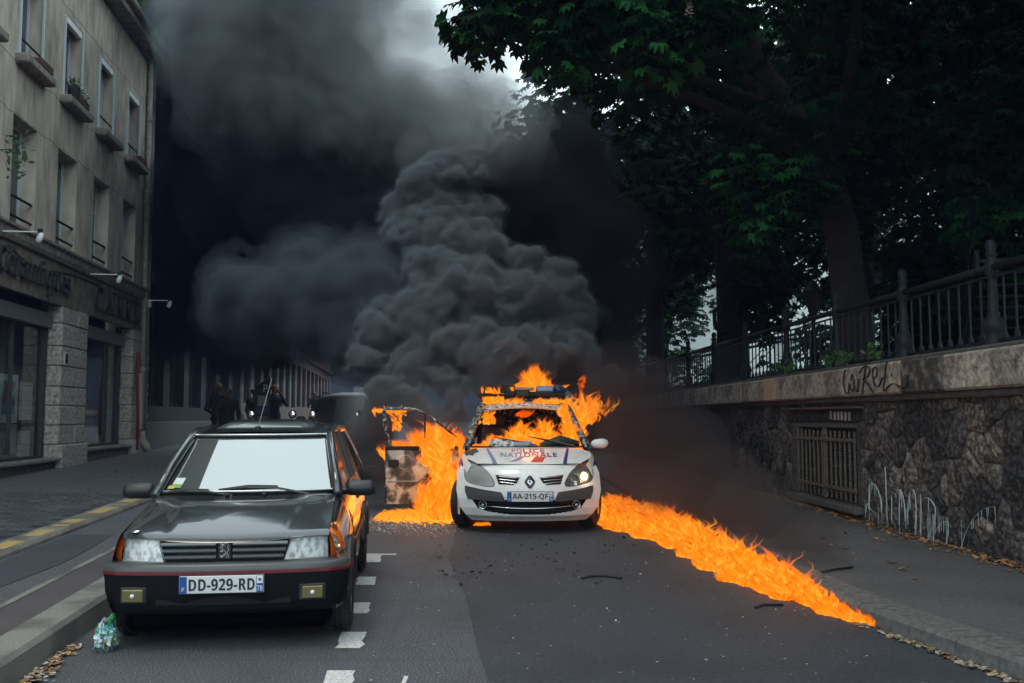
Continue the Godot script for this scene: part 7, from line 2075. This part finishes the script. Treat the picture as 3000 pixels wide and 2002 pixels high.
func fires() -> void:
	var wind := Vector3(-0.12, 1.0, 0.06)
	# burning trail of fuel in the gutter
	var f := Fire.new(11)
	var front := [Vector2(7.15, 2.52), Vector2(7.6, 2.36), Vector2(8.25, 2.13), Vector2(9.04, 1.88), Vector2(10.2, 1.78), Vector2(11.2, 1.68), Vector2(12.0, 1.38), Vector2(12.7, 1.12), Vector2(13.6, 1.05), Vector2(15.5, 0.95)]
	var back := [Vector2(7.15, 2.54), Vector2(8.0, 2.42), Vector2(9.0, 2.36), Vector2(11.0, 2.2), Vector2(13.0, 2.05), Vector2(15.5, 1.5)]
	for i in 15000:
		var z := 7.15 + 8.3 * pow(rng.randf(), 0.9)
		var a := along(front, z) + 0.05 * sin(z * 9.0) + 0.03 * sin(z * 23.0); var b := along(back, z)
		var t := rng.randf()
		if rng.randf() < 0.3: t *= 0.15
		var x := lerpf(a, b, t)
		if sin(z * 5.1 + x * 9.0) * sin(x * 14.0 - z * 3.3) > 0.86: continue
		var g := G(x, z)
		var grow := smoothstep(6.9, 8.6, z)
		var lift := 0.0 if t < 0.15 else rng.randf() * (0.05 + 0.13 * t) * grow
		if rng.randf() < 0.16 * smoothstep(0.35, 0.8, t): # tongues at the back, over the glowing bed
			f.tongue(Vector3(x, g + lift * 0.6, -z), Vector3(-0.25 + 0.2 * rng.randfn(), 1.0, 0.15 * rng.randfn()), (0.1 + 0.2 * rng.randf() * rng.randf()) * (0.3 + 0.7 * grow), 0.018 + 0.016 * rng.randf(), 1.0 if rng.randf() < 0.7 else 1.2, 3.2)
		else:
			f.tongue(Vector3(x, g + lift, -z), Vector3(-0.3 + 0.25 * rng.randfn(), 0.9, 0.25 * rng.randfn()), 0.04 + 0.05 * rng.randf(), 0.011 + 0.015 * rng.randf(), 0.45 if rng.randf() < 0.07 else f.heat(), 2.2)
	for i in 46: # clusters of taller flames along the back of the trail
		var z := 7.9 + 5.2 * rng.randf()
		var x := along(back, z) - 0.1 - 0.12 * rng.randf()
		for j in 14:
			f.tongue(Vector3(x + rng.randfn() * 0.05, G(x, z) + 0.03 + 0.12 * rng.randf() * smoothstep(8.0, 12.0, z), -z + rng.randfn() * 0.04), Vector3(-0.2 + 0.25 * rng.randfn(), 1.0, 0.15 * rng.randfn()), (0.07 + 0.13 * rng.randf()) * smoothstep(8.0, 12.0, z), 0.018 + 0.018 * rng.randf(), f.heat(), 3.0)
	var bed := MB.new()
	var zz := 7.2
	while zz < 15.4:
		var a0 := along(front, zz) + 0.05 * sin(zz * 9.0) + 0.03 * sin(zz * 23.0) + 0.02; var a1 := along(front, zz + 0.1) + 0.05 * sin((zz + 0.1) * 9.0) + 0.03 * sin((zz + 0.1) * 23.0) + 0.02
		bed.quad(W(a0, zz, 0.012), W(a1, zz + 0.1, 0.012), W(along(back, zz + 0.1), zz + 0.1, 0.012), W(along(back, zz), zz, 0.012))
		zz += 0.1
	flame("gutter_flames", "long trail of burning fuel running along the right gutter from the police car", f, 1.42, [[Vector3(2.2, 0.62, -8.6), 0.08, 0.3], [Vector3(1.9, 0.75, -10.4), 0.1, 0.35]])
	obj("burning_fuel_flame", bed, flame_bed()).set_meta("kind", "stuff")
	get_node("burning_fuel_flame").set_meta("label", "glowing sheet of burning fuel beneath the gutter flames"); get_node("burning_fuel_flame").set_meta("category", "fire")
	# pool of fire left of the car and under the open door
	f = Fire.new(12)
	for i in 2600:
		var x := rng.randf_range(-1.85, -0.72); var z := 13.45 + rng.randfn() * 0.22 + 0.35 * absf(x + 0.9)
		var e := clampf((x + 1.9) / 0.5, 0.1, 1)
		f.tongue(W(x, z, rng.randf() * 0.03), Vector3(-0.45 + 0.4 * rng.randfn(), 0.7, 0.3 * rng.randfn()), (0.05 + 0.12 * rng.randf()) * e, 0.009 + 0.016 * rng.randf(), 1.2 if rng.randf() < 0.6 else f.heat(), 1.6)
	for i in 420: # under the car
		var x := rng.randf_range(-0.65, 1.0); var z := rng.randf_range(13.6, 15.6)
		f.tongue(W(x, z, 0.01), Vector3(0.2 * rng.randfn(), 0.8, 0.2 * rng.randfn()), 0.07 + 0.12 * rng.randf(), 0.03, f.heat(), 1.2)
	for i in 60: # drips by the left front wheel
		f.tongue(W(rng.randf_range(-0.5, -0.28), 12.75 + rng.randf() * 0.15, 0.01), Vector3(0, 0.8, 0), 0.03 + 0.04 * rng.randf(), 0.016, 0.9, 1.0)
	flame("pool_flames", "pool of fire on the road under the open door and the police car", f, 1.45, [[Vector3(-1.35, 0.6, -13.0), 0.1, 0.3]])
	# the side fire between door and front wing
	f = Fire.new(13)
	for i in 3200:
		var y := pow(rng.randf(), 1.2)
		var x := lerpf(-0.98, -0.86, rng.randf()) - 0.22 * y * rng.randf() - 0.08 * sin(y * 9.0)
		f.tongue(Vector3(x + rng.randfn() * 0.05 + y * 0.1, lerpf(0.28, 1.2, y), -12.95 - 0.3 * rng.randf()), Vector3(-0.15 + 0.25 * rng.randfn(), 1.0, 0.1 * rng.randfn()), 0.1 + 0.2 * rng.randf(), 0.01 + 0.026 * rng.randf() * rng.randf() * 1.6, f.heat(), 2.6)
	for i in 4200: # behind the door and over its sill
		var t := rng.randf()
		var x := lerpf(-1.66, -0.72, t) + rng.randfn() * 0.04
		var hgt := lerpf(0.1, 0.62, pow(t, 0.7)) * (0.55 + 0.45 * sin(t * 11.0 + 1.0) * 0.5 + 0.25)
		f.tongue(Vector3(x, 0.98 + rng.randf() * hgt * 0.75, -13.6 - 0.35 * rng.randf()), Vector3(-0.25 + 0.3 * rng.randfn(), 1.0, 0.1 * rng.randfn()), 0.1 + 0.3 * hgt * rng.randf() + 0.05, 0.01 + 0.028 * rng.randf() * rng.randf() * 1.6, f.heat(), 2.8)
	for i in 130: # along the top of the door
		f.tongue(Vector3(rng.randf_range(-1.88, -1.42), 1.68 + 0.02 * rng.randfn(), -13.45), Vector3(-0.3, 0.6, 0), 0.05 + 0.05 * rng.randf(), 0.014, f.heat(), 1.5)
	for i in 60:
		f.tongue(Vector3(rng.randf_range(-1.62, -1.48), rng.randf_range(1.42, 1.66), -13.43), Vector3(0, 0.9, 0), 0.06 + 0.06 * rng.randf(), 0.014, f.heat(), 2.0)
	flame("side_flames", "tall flames between the open door and the front of the police car", f, 1.42, [[Vector3(-1.05, 0.9, -12.7), 0.15, 0.3]])
	# inside the cabin
	f = Fire.new(14)
	for i in 3600:
		var x := rng.randf_range(-0.62, 0.95)
		var env := 0.18 + 0.42 * exp(-pow((x - 0.3) / 0.42, 2.0)) + 0.3 * smoothstep(0.55, 0.85, x) - 0.08 * smoothstep(-0.25, -0.4, x)
		env *= 0.78 + 0.22 * sin(x * 17.0)
		f.tongue(Vector3(x, 1.16 + rng.randf() * env * 0.62, -13.2 - rng.randf() * 0.9), Vector3(0.1 * rng.randfn(), 1.0, 0.1 * rng.randfn()), 0.06 + 0.2 * env * rng.randf(), 0.01 + 0.026 * rng.randf() * rng.randf() * 1.6, f.heat(), 2.8)
	for i in 420: # up the right-hand pillar
		var t := rng.randf()
		f.tongue(Vector3(lerpf(0.93, 0.72, t) + rng.randfn() * 0.03, lerpf(1.22, 1.68, t), -13.25 - 0.6 * t), Vector3(-0.25, 1.0, 0), 0.1 + 0.1 * rng.randf(), 0.02 + 0.02 * rng.randf(), f.heat(), 2.4)
	for i in 90: # licking under the left of the header
		f.tongue(Vector3(rng.randf_range(-0.48, -0.25), rng.randf_range(1.5, 1.66), -14.0), Vector3(0.1, 0.9, 0), 0.08, 0.018, f.heat(), 2.0)
	for i in 60:
		var t := rng.randf()
		f.tongue(Vector3(lerpf(-0.62, -0.45, t), lerpf(1.2, 1.62, t), -13.3 - t * 0.6), Vector3(0.15, 1.0, 0), 0.07, 0.012, f.heat(), 1.5)
	for i in 40: f.tongue(Vector3(0.15 + rng.randfn() * 0.05, 1.6 + rng.randf() * 0.06, -14.2), Vector3(0.1, 0.9, 0), 0.1, 0.02, 0.4, 2.0)
	flame("cabin_flames", "flames filling the windscreen opening of the police car", f, 1.42, [[Vector3(0.2, 1.5, -13.3), 0.1, 0.25]])
	# roof, light bar and the plume outside the right pillar
	f = Fire.new(15)
	for i in 1700:
		var r := rng.randf()
		var p := Vector3(); var h := 0.07
		if r < 0.42:
			var x := clampf(rng.randfn() * 0.07 + 0.34, 0.15, 0.47)
			p = Vector3(x, 1.97 + rng.randf() * 0.26 * exp(-pow((x - 0.34) / 0.11, 2.0)), -14.2 + rng.randfn() * 0.06); h = 0.14
		elif r < 0.6: p = Vector3(rng.randf_range(-0.42, -0.1), 1.78 + rng.randf() * 0.2, -14.08); h = 0.08
		elif r < 0.72: p = Vector3(rng.randf_range(0.0, 0.2), 1.98 + 0.04 * rng.randf(), -14.2); h = 0.1
		elif r < 0.86: p = Vector3(rng.randf_range(0.3, 0.82), 1.82 + rng.randfn() * 0.015, -14.03); h = 0.05
		elif r < 0.93: p = Vector3(rng.randf_range(-0.4, 0.15), 1.82 + rng.randfn() * 0.015, -14.03); h = 0.05
		else: p = Vector3(rng.randf_range(0.55, 0.72), 2.0, -14.2); h = 0.07
		f.tongue(p, Vector3(-0.05 + 0.2 * rng.randfn(), 1.0, 0.1 * rng.randfn()), h * (0.6 + 0.9 * rng.randf()), 0.008 + 0.014 * rng.randf(), f.heat(), 2.6)
	for i in 1200:
		var t := rng.randf()
		var x := lerpf(0.86, 1.16, t * t) + 0.1 * rng.randfn() * (0.3 + t)
		f.tongue(Vector3(x, 1.28 + 0.5 * t + 0.05 * rng.randfn(), -14.4 - 0.2 * rng.randf()), Vector3(0.1 + 0.3 * rng.randfn(), 1.0, 0), 0.08 + 0.12 * rng.randf(), 0.01 + 0.018 * rng.randf(), f.heat() * 0.95, 3.0)
	for i in 40: f.tongue(Vector3(1.0 + rng.randfn() * 0.03, 1.85 + rng.randf() * 0.32, -14.5), Vector3(-0.1, 1, 0), 0.08, 0.014, 0.42, 2.0)
	flame("roof_flames", "flames on the light bar and beside the right windscreen pillar of the police car", f, 1.42, [[Vector3(0.3, 2.3, -13.9), 0.18, 0.2]])

func flame_bed() -> StandardMaterial3D:
	var m := StandardMaterial3D.new()
	m.shading_mode = BaseMaterial3D.SHADING_MODE_UNSHADED
	m.albedo_texture = noise_tex(0.06, [[0.0, Color(0.6, 0.08, 0.003)], [0.4, Color(1.0, 0.2, 0.006)], [0.7, Color(1.0, 0.29, 0.015)], [1.0, Color(1.0, 0.45, 0.06)]], 5, FastNoiseLite.TYPE_SIMPLEX_SMOOTH, 95)
	m.uv1_triplanar = true
	m.uv1_scale = Vector3.ONE * 1.5
	return m

# ---------------------------------------------------------------- smoke: billowing bodies of soot
func smoke_body(called: String, label: String, balls: Array, cell: float, amp: float, freq: float, albedo: Color, density: float, shells: Array) -> void:
	# shells: [how far outside the body, share of the density]; thin outer ones soften the edge
	var out := 0.0
	for s in shells: out = maxf(out, s[0])
	var lo := Vector3(1e9, 1e9, 1e9); var hi := -lo
	for b in balls:
		var e: Vector3 = Vector3.ONE * (b.w + out + amp + cell * 3)
		lo = lo.min(Vector3(b.x, b.y, b.z) - e); hi = hi.max(Vector3(b.x, b.y, b.z) + e)
	var nx := int((hi.x - lo.x) / cell) + 2; var ny := int((hi.y - lo.y) / cell) + 2; var nz := int((hi.z - lo.z) / cell) + 2
	var d := PackedFloat32Array(); d.resize(nx * ny * nz); d.fill(9.0)
	var k := 0.18
	for b in balls:
		var r: float = b.w + out + amp * 1.2 + cell * 3.0
		for z in range(maxi(0, int((b.z - r - lo.z) / cell)), mini(nz, int((b.z + r - lo.z) / cell) + 1)):
			for y in range(maxi(0, int((b.y - r - lo.y) / cell)), mini(ny, int((b.y + r - lo.y) / cell) + 1)):
				var dz: float = lo.z + z * cell - b.z; var dy: float = lo.y + y * cell - b.y
				var q: float = r * r - dz * dz - dy * dy
				if q <= 0: continue
				q = sqrt(q)
				var row := (z * ny + y) * nx
				for x in range(maxi(0, int((b.x - q - lo.x) / cell)), mini(nx, int((b.x + q - lo.x) / cell) + 1)):
					var dx: float = lo.x + x * cell - b.x
					var v: float = sqrt(dx * dx + dy * dy + dz * dz) - b.w
					var o := d[row + x]
					var h := maxf(k - absf(o - v), 0.0) / k
					d[row + x] = minf(o, v) - h * h * k * 0.25
	var n1 := FastNoiseLite.new()
	n1.noise_type = FastNoiseLite.TYPE_CELLULAR; n1.frequency = freq; n1.fractal_type = FastNoiseLite.FRACTAL_NONE; n1.cellular_return_type = FastNoiseLite.RETURN_DISTANCE; n1.cellular_distance_function = FastNoiseLite.DISTANCE_EUCLIDEAN
	var n2: FastNoiseLite = n1.duplicate()
	n2.frequency = freq * 2.2; n2.seed = 5
	var n4: FastNoiseLite = n1.duplicate()
	n4.frequency = freq * 4.6; n4.seed = 9
	var n3 := FastNoiseLite.new()
	n3.frequency = freq * 0.7; n3.fractal_octaves = 2
	for z in nz:
		for y in ny:
			var row := (z * ny + y) * nx
			for x in nx:
				var v := d[row + x]
				if v < amp * 1.5 + out and v > -amp * 3.2:
					var p := Vector3(lo.x + x * cell, lo.y + y * cell, lo.z + z * cell)
					var w := n3.get_noise_3dv(p + Vector3(31, 7, 3))
					p += Vector3(w, n3.get_noise_3dv(p), -w) * 0.25 / freq
					var a := n1.get_noise_3dv(p) + 1.0; var b := n2.get_noise_3dv(p) + 1.0; var c := n4.get_noise_3dv(p) + 1.0
					d[row + x] = v + amp * (minf(1.3 * a * a + 0.75 * b * b + 0.5 * c * c, 2.6) - 0.6)
	var top := Node3D.new()
	top.name = called
	add_child(top)
	tag(top, label, "smoke", "", "stuff")
	for s in shells:
		var f := d
		if s[0] != 0.0:
			f = d.duplicate()
			for i in f.size(): f[i] -= s[0]
		var r2 := nets(f, nx, ny, nz, lo, cell)
		var ar := []; ar.resize(Mesh.ARRAY_MAX)
		ar[Mesh.ARRAY_VERTEX] = r2[0]; ar[Mesh.ARRAY_INDEX] = r2[1]
		var am := ArrayMesh.new()
		am.add_surface_from_arrays(Mesh.PRIMITIVE_TRIANGLES, ar)
		var fm := FogMaterial.new()
		fm.albedo = lin(albedo)
		fm.density = density * s[1]
		obj("billow", am, fm, top).set_meta("kind", "stuff")

func smokes() -> void:
	var smoke_billows := [Vector4(-0.16, 2.39, -15.00, 0.43), Vector4(-0.63, 2.60, -15.20, 0.50), Vector4(-1.19, 2.68, -15.50, 0.58), Vector4(-1.63, 2.20, -15.20, 0.43), Vector4(-1.91, 1.89, -14.80, 0.32), Vector4(0.37, 2.60, -15.20, 0.43), Vector4(0.85, 2.68, -15.50, 0.41), Vector4(1.18, 2.34, -15.40, 0.28), Vector4(-1.49, 3.19, -15.80, 0.62), Vector4(-0.67, 3.50, -16.00, 0.70), Vector4(0.18, 3.43, -16.00, 0.67), Vector4(0.89, 3.31, -16.20, 0.60), Vector4(-2.02, 2.97, -15.60, 0.48), Vector4(-1.27, 4.00, -16.50, 0.61), Vector4(-0.55, 4.16, -16.60, 0.58), Vector4(0.18, 3.94, -16.60, 0.51), Vector4(0.77, 3.79, -16.60, 0.44), Vector4(-0.10, 2.66, -15.10, 0.33), Vector4(-2.23, 2.46, -15.20, 0.28), Vector4(-0.84, 1.95, -14.80, 0.36), Vector4(-1.37, 1.79, -14.60, 0.29), Vector4(-0.36, 1.99, -14.90, 0.26), Vector4(0.86, 2.25, -15.70, 0.34), Vector4(0.55, 2.18, -15.70, 0.31), Vector4(0.17, 2.11, -15.70, 0.33), Vector4(1.52, 2.08, -15.80, 0.35), Vector4(1.17, 2.01, -15.70, 0.31), Vector4(-1.28, 5.55, -17.50, 0.73), Vector4(-0.89, 5.83, -17.50, 0.46), Vector4(-1.75, 5.24, -17.50, 0.54), Vector4(-0.62, 5.24, -17.50, 0.46), Vector4(-1.32, 4.60, -17.00, 0.63), Vector4(-0.87, 4.75, -17.00, 0.56), Vector4(-1.84, 4.60, -17.00, 0.45)]
	smoke_body("smoke_billows", "dense cauliflower billows of smoke boiling up from the police car roof", smoke_billows, 0.06, 0.3, 1.9, Color(0.34, 0.4, 0.465), 11, [[0.0, 0.94], [0.08, 0.06]])
	var smoke_bank := [Vector4(-4.61, 3.77, -17.00, 0.56), Vector4(-3.96, 3.52, -16.80, 0.66), Vector4(-3.18, 3.49, -16.60, 0.69), Vector4(-2.56, 3.54, -16.40, 0.65), Vector4(-3.61, 4.17, -17.20, 0.53), Vector4(-4.30, 3.31, -17.00, 0.52), Vector4(-2.44, 4.14, -17.00, 0.56), Vector4(-3.07, 4.02, -17.20, 0.45), Vector4(-5.07, 3.61, -17.60, 0.35), Vector4(-2.45, 2.88, -16.20, 0.50), Vector4(-3.03, 2.98, -16.60, 0.44), Vector4(-2.11, 3.59, -16.20, 0.50)]
	smoke_body("smoke_bank", "rounded dark smoke rolls drifting left over the parked cars", smoke_bank, 0.09, 0.32, 1.5, Color(0.2, 0.24, 0.295), 5, [[0.0, 0.8], [0.13, 0.12], [0.3, 0.08]])
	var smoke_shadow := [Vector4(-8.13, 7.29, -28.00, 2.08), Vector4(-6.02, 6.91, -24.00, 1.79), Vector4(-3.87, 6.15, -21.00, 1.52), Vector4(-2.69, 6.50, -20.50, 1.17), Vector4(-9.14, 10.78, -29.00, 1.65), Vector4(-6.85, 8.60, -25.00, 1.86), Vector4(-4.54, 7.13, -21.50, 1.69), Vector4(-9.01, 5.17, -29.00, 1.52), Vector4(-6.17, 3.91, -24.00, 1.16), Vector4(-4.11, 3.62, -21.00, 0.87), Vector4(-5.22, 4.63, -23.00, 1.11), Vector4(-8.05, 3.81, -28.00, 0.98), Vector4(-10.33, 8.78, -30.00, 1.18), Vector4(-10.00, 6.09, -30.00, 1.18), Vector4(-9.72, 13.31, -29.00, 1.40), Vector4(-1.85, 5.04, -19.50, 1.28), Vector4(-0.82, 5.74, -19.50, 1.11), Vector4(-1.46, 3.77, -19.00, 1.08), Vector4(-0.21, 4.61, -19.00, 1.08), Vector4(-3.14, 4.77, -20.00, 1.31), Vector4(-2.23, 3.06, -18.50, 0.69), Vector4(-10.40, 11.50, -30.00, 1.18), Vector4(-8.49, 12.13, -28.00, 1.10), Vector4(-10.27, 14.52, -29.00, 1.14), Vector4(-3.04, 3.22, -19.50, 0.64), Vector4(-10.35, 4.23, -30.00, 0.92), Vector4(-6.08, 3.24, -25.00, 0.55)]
	smoke_body("smoke_shadow", "shaded smoke coloured near black, hanging in front of the dark buildings up the street", smoke_shadow, 0.18, 0.5, 0.7, Color(0.05, 0.058, 0.075), 2.4, [[0.0, 0.8], [0.4, 0.2]])  # shade inside the thick smoke is put into its near-black albedo
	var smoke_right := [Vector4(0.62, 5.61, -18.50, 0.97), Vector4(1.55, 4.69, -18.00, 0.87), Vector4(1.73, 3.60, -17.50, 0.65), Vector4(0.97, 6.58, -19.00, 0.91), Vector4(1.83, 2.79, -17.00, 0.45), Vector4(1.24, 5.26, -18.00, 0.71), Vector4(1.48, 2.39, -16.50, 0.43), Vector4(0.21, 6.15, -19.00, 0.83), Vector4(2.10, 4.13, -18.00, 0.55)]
	smoke_body("smoke_right", "shaded smoke coloured near black, rolling towards the chestnut trees", smoke_right, 0.13, 0.4, 1, Color(0.07, 0.08, 0.1), 2.4, [[0.0, 0.75], [0.3, 0.25]])  # albedo darkened to stand for shade on the tree side
	var smoke_pall := [Vector4(-6.48, 10.48, -22.00, 1.16), Vector4(-5.54, 9.39, -21.50, 1.41), Vector4(-4.67, 9.88, -21.00, 1.29), Vector4(-4.38, 10.60, -20.00, 1.05), Vector4(-3.90, 8.56, -20.50, 1.17), Vector4(-6.05, 8.56, -22.00, 1.06), Vector4(-2.90, 7.56, -20.00, 0.88), Vector4(-4.83, 8.15, -21.00, 1.10), Vector4(-7.48, 10.40, -24.00, 0.95), Vector4(-3.93, 10.42, -20.00, 0.88), Vector4(-1.96, 7.06, -19.50, 0.55), Vector4(-8.16, 12.04, -25.00, 0.98), Vector4(-5.00, 12.53, -21.00, 1.38), Vector4(-3.30, 12.07, -20.50, 1.35), Vector4(-2.32, 12.86, -20.00, 1.31), Vector4(-4.15, 13.62, -20.00, 1.40), Vector4(-1.50, 12.10, -20.00, 0.96)]
	smoke_body("smoke_pall", "broad grey smoke cloud rolling high over the street, lit from above", smoke_pall, 0.15, 0.55, 1.1, Color(0.45, 0.52, 0.57), 1.9, [[0.0, 0.6], [0.25, 0.25], [0.55, 0.15]])
	var smoke_veil := [Vector4(-3.19, 9.40, -20.00, 1.14), Vector4(-2.64, 8.48, -20.00, 1.05), Vector4(-2.11, 9.12, -20.00, 0.88), Vector4(-1.87, 7.86, -19.50, 0.85), Vector4(-1.18, 7.95, -19.50, 0.73), Vector4(-0.96, 6.86, -18.80, 0.74), Vector4(-0.12, 6.80, -18.00, 0.63), Vector4(-2.73, 10.45, -20.50, 0.99), Vector4(-1.89, 10.26, -20.50, 0.63), Vector4(-0.85, 9.12, -20.00, 0.61), Vector4(-0.59, 10.23, -20.00, 0.53), Vector4(-0.47, 7.87, -19.00, 0.50)]
	smoke_body("smoke_veil", "thin pale smoke at the edge of the bright sky gap over the street", smoke_veil, 0.14, 0.55, 1, Color(0.5, 0.56, 0.6), 0.8, [[0.0, 0.5], [0.4, 0.5]])
	var smoke_middle := [Vector4(-2.11, 7.62, -19.30, 0.80), Vector4(-1.23, 7.31, -19.00, 0.71), Vector4(-0.46, 6.98, -18.60, 0.61), Vector4(0.08, 7.13, -18.40, 0.44), Vector4(-1.45, 6.68, -18.60, 0.57), Vector4(-0.82, 7.85, -19.20, 0.50)]
	smoke_body("smoke_middle", "grey smoke between the high cloud and the top of the billowing column", smoke_middle, 0.13, 0.45, 1.2, Color(0.42, 0.48, 0.53), 1.1, [[0.0, 0.6], [0.35, 0.4]])
	var smoke_drift := [Vector4(1.62, 1.98, -14.50, 0.48), Vector4(1.99, 1.60, -14.00, 0.55), Vector4(2.12, 1.15, -13.00, 0.48), Vector4(1.63, 1.19, -13.60, 0.42), Vector4(2.42, 0.72, -12.00, 0.42), Vector4(2.60, 0.51, -11.00, 0.34), Vector4(2.07, 0.69, -12.40, 0.33), Vector4(1.46, 0.74, -13.20, 0.26), Vector4(2.70, 0.35, -10.00, 0.24), Vector4(2.72, 0.25, -9.20, 0.16), Vector4(2.40, 1.09, -13.00, 0.34), Vector4(2.73, 0.77, -12.00, 0.26)]
	smoke_body("smoke_drift", "thin dark smoke blowing low over the right pavement from the fire trail", smoke_drift, 0.1, 0.3, 1.3, Color(0.16, 0.145, 0.15), 1.4, [[0.0, 0.55], [0.25, 0.45]])
	var smoke_door := [Vector4(-2.01, 1.54, -14.60, 0.32), Vector4(-2.16, 1.15, -14.80, 0.29), Vector4(-1.92, 0.91, -14.50, 0.25), Vector4(-2.32, 1.34, -15.00, 0.23), Vector4(-1.88, 1.79, -14.60, 0.26), Vector4(-1.35, 1.60, -14.40, 0.28), Vector4(-0.86, 1.60, -14.60, 0.26)]
	smoke_body("smoke_door", "dark smoke rolling out behind the open door towards the scooters", smoke_door, 0.07, 0.16, 2.4, Color(0.28, 0.3, 0.34), 4, [[0.0, 0.7], [0.1, 0.3]])
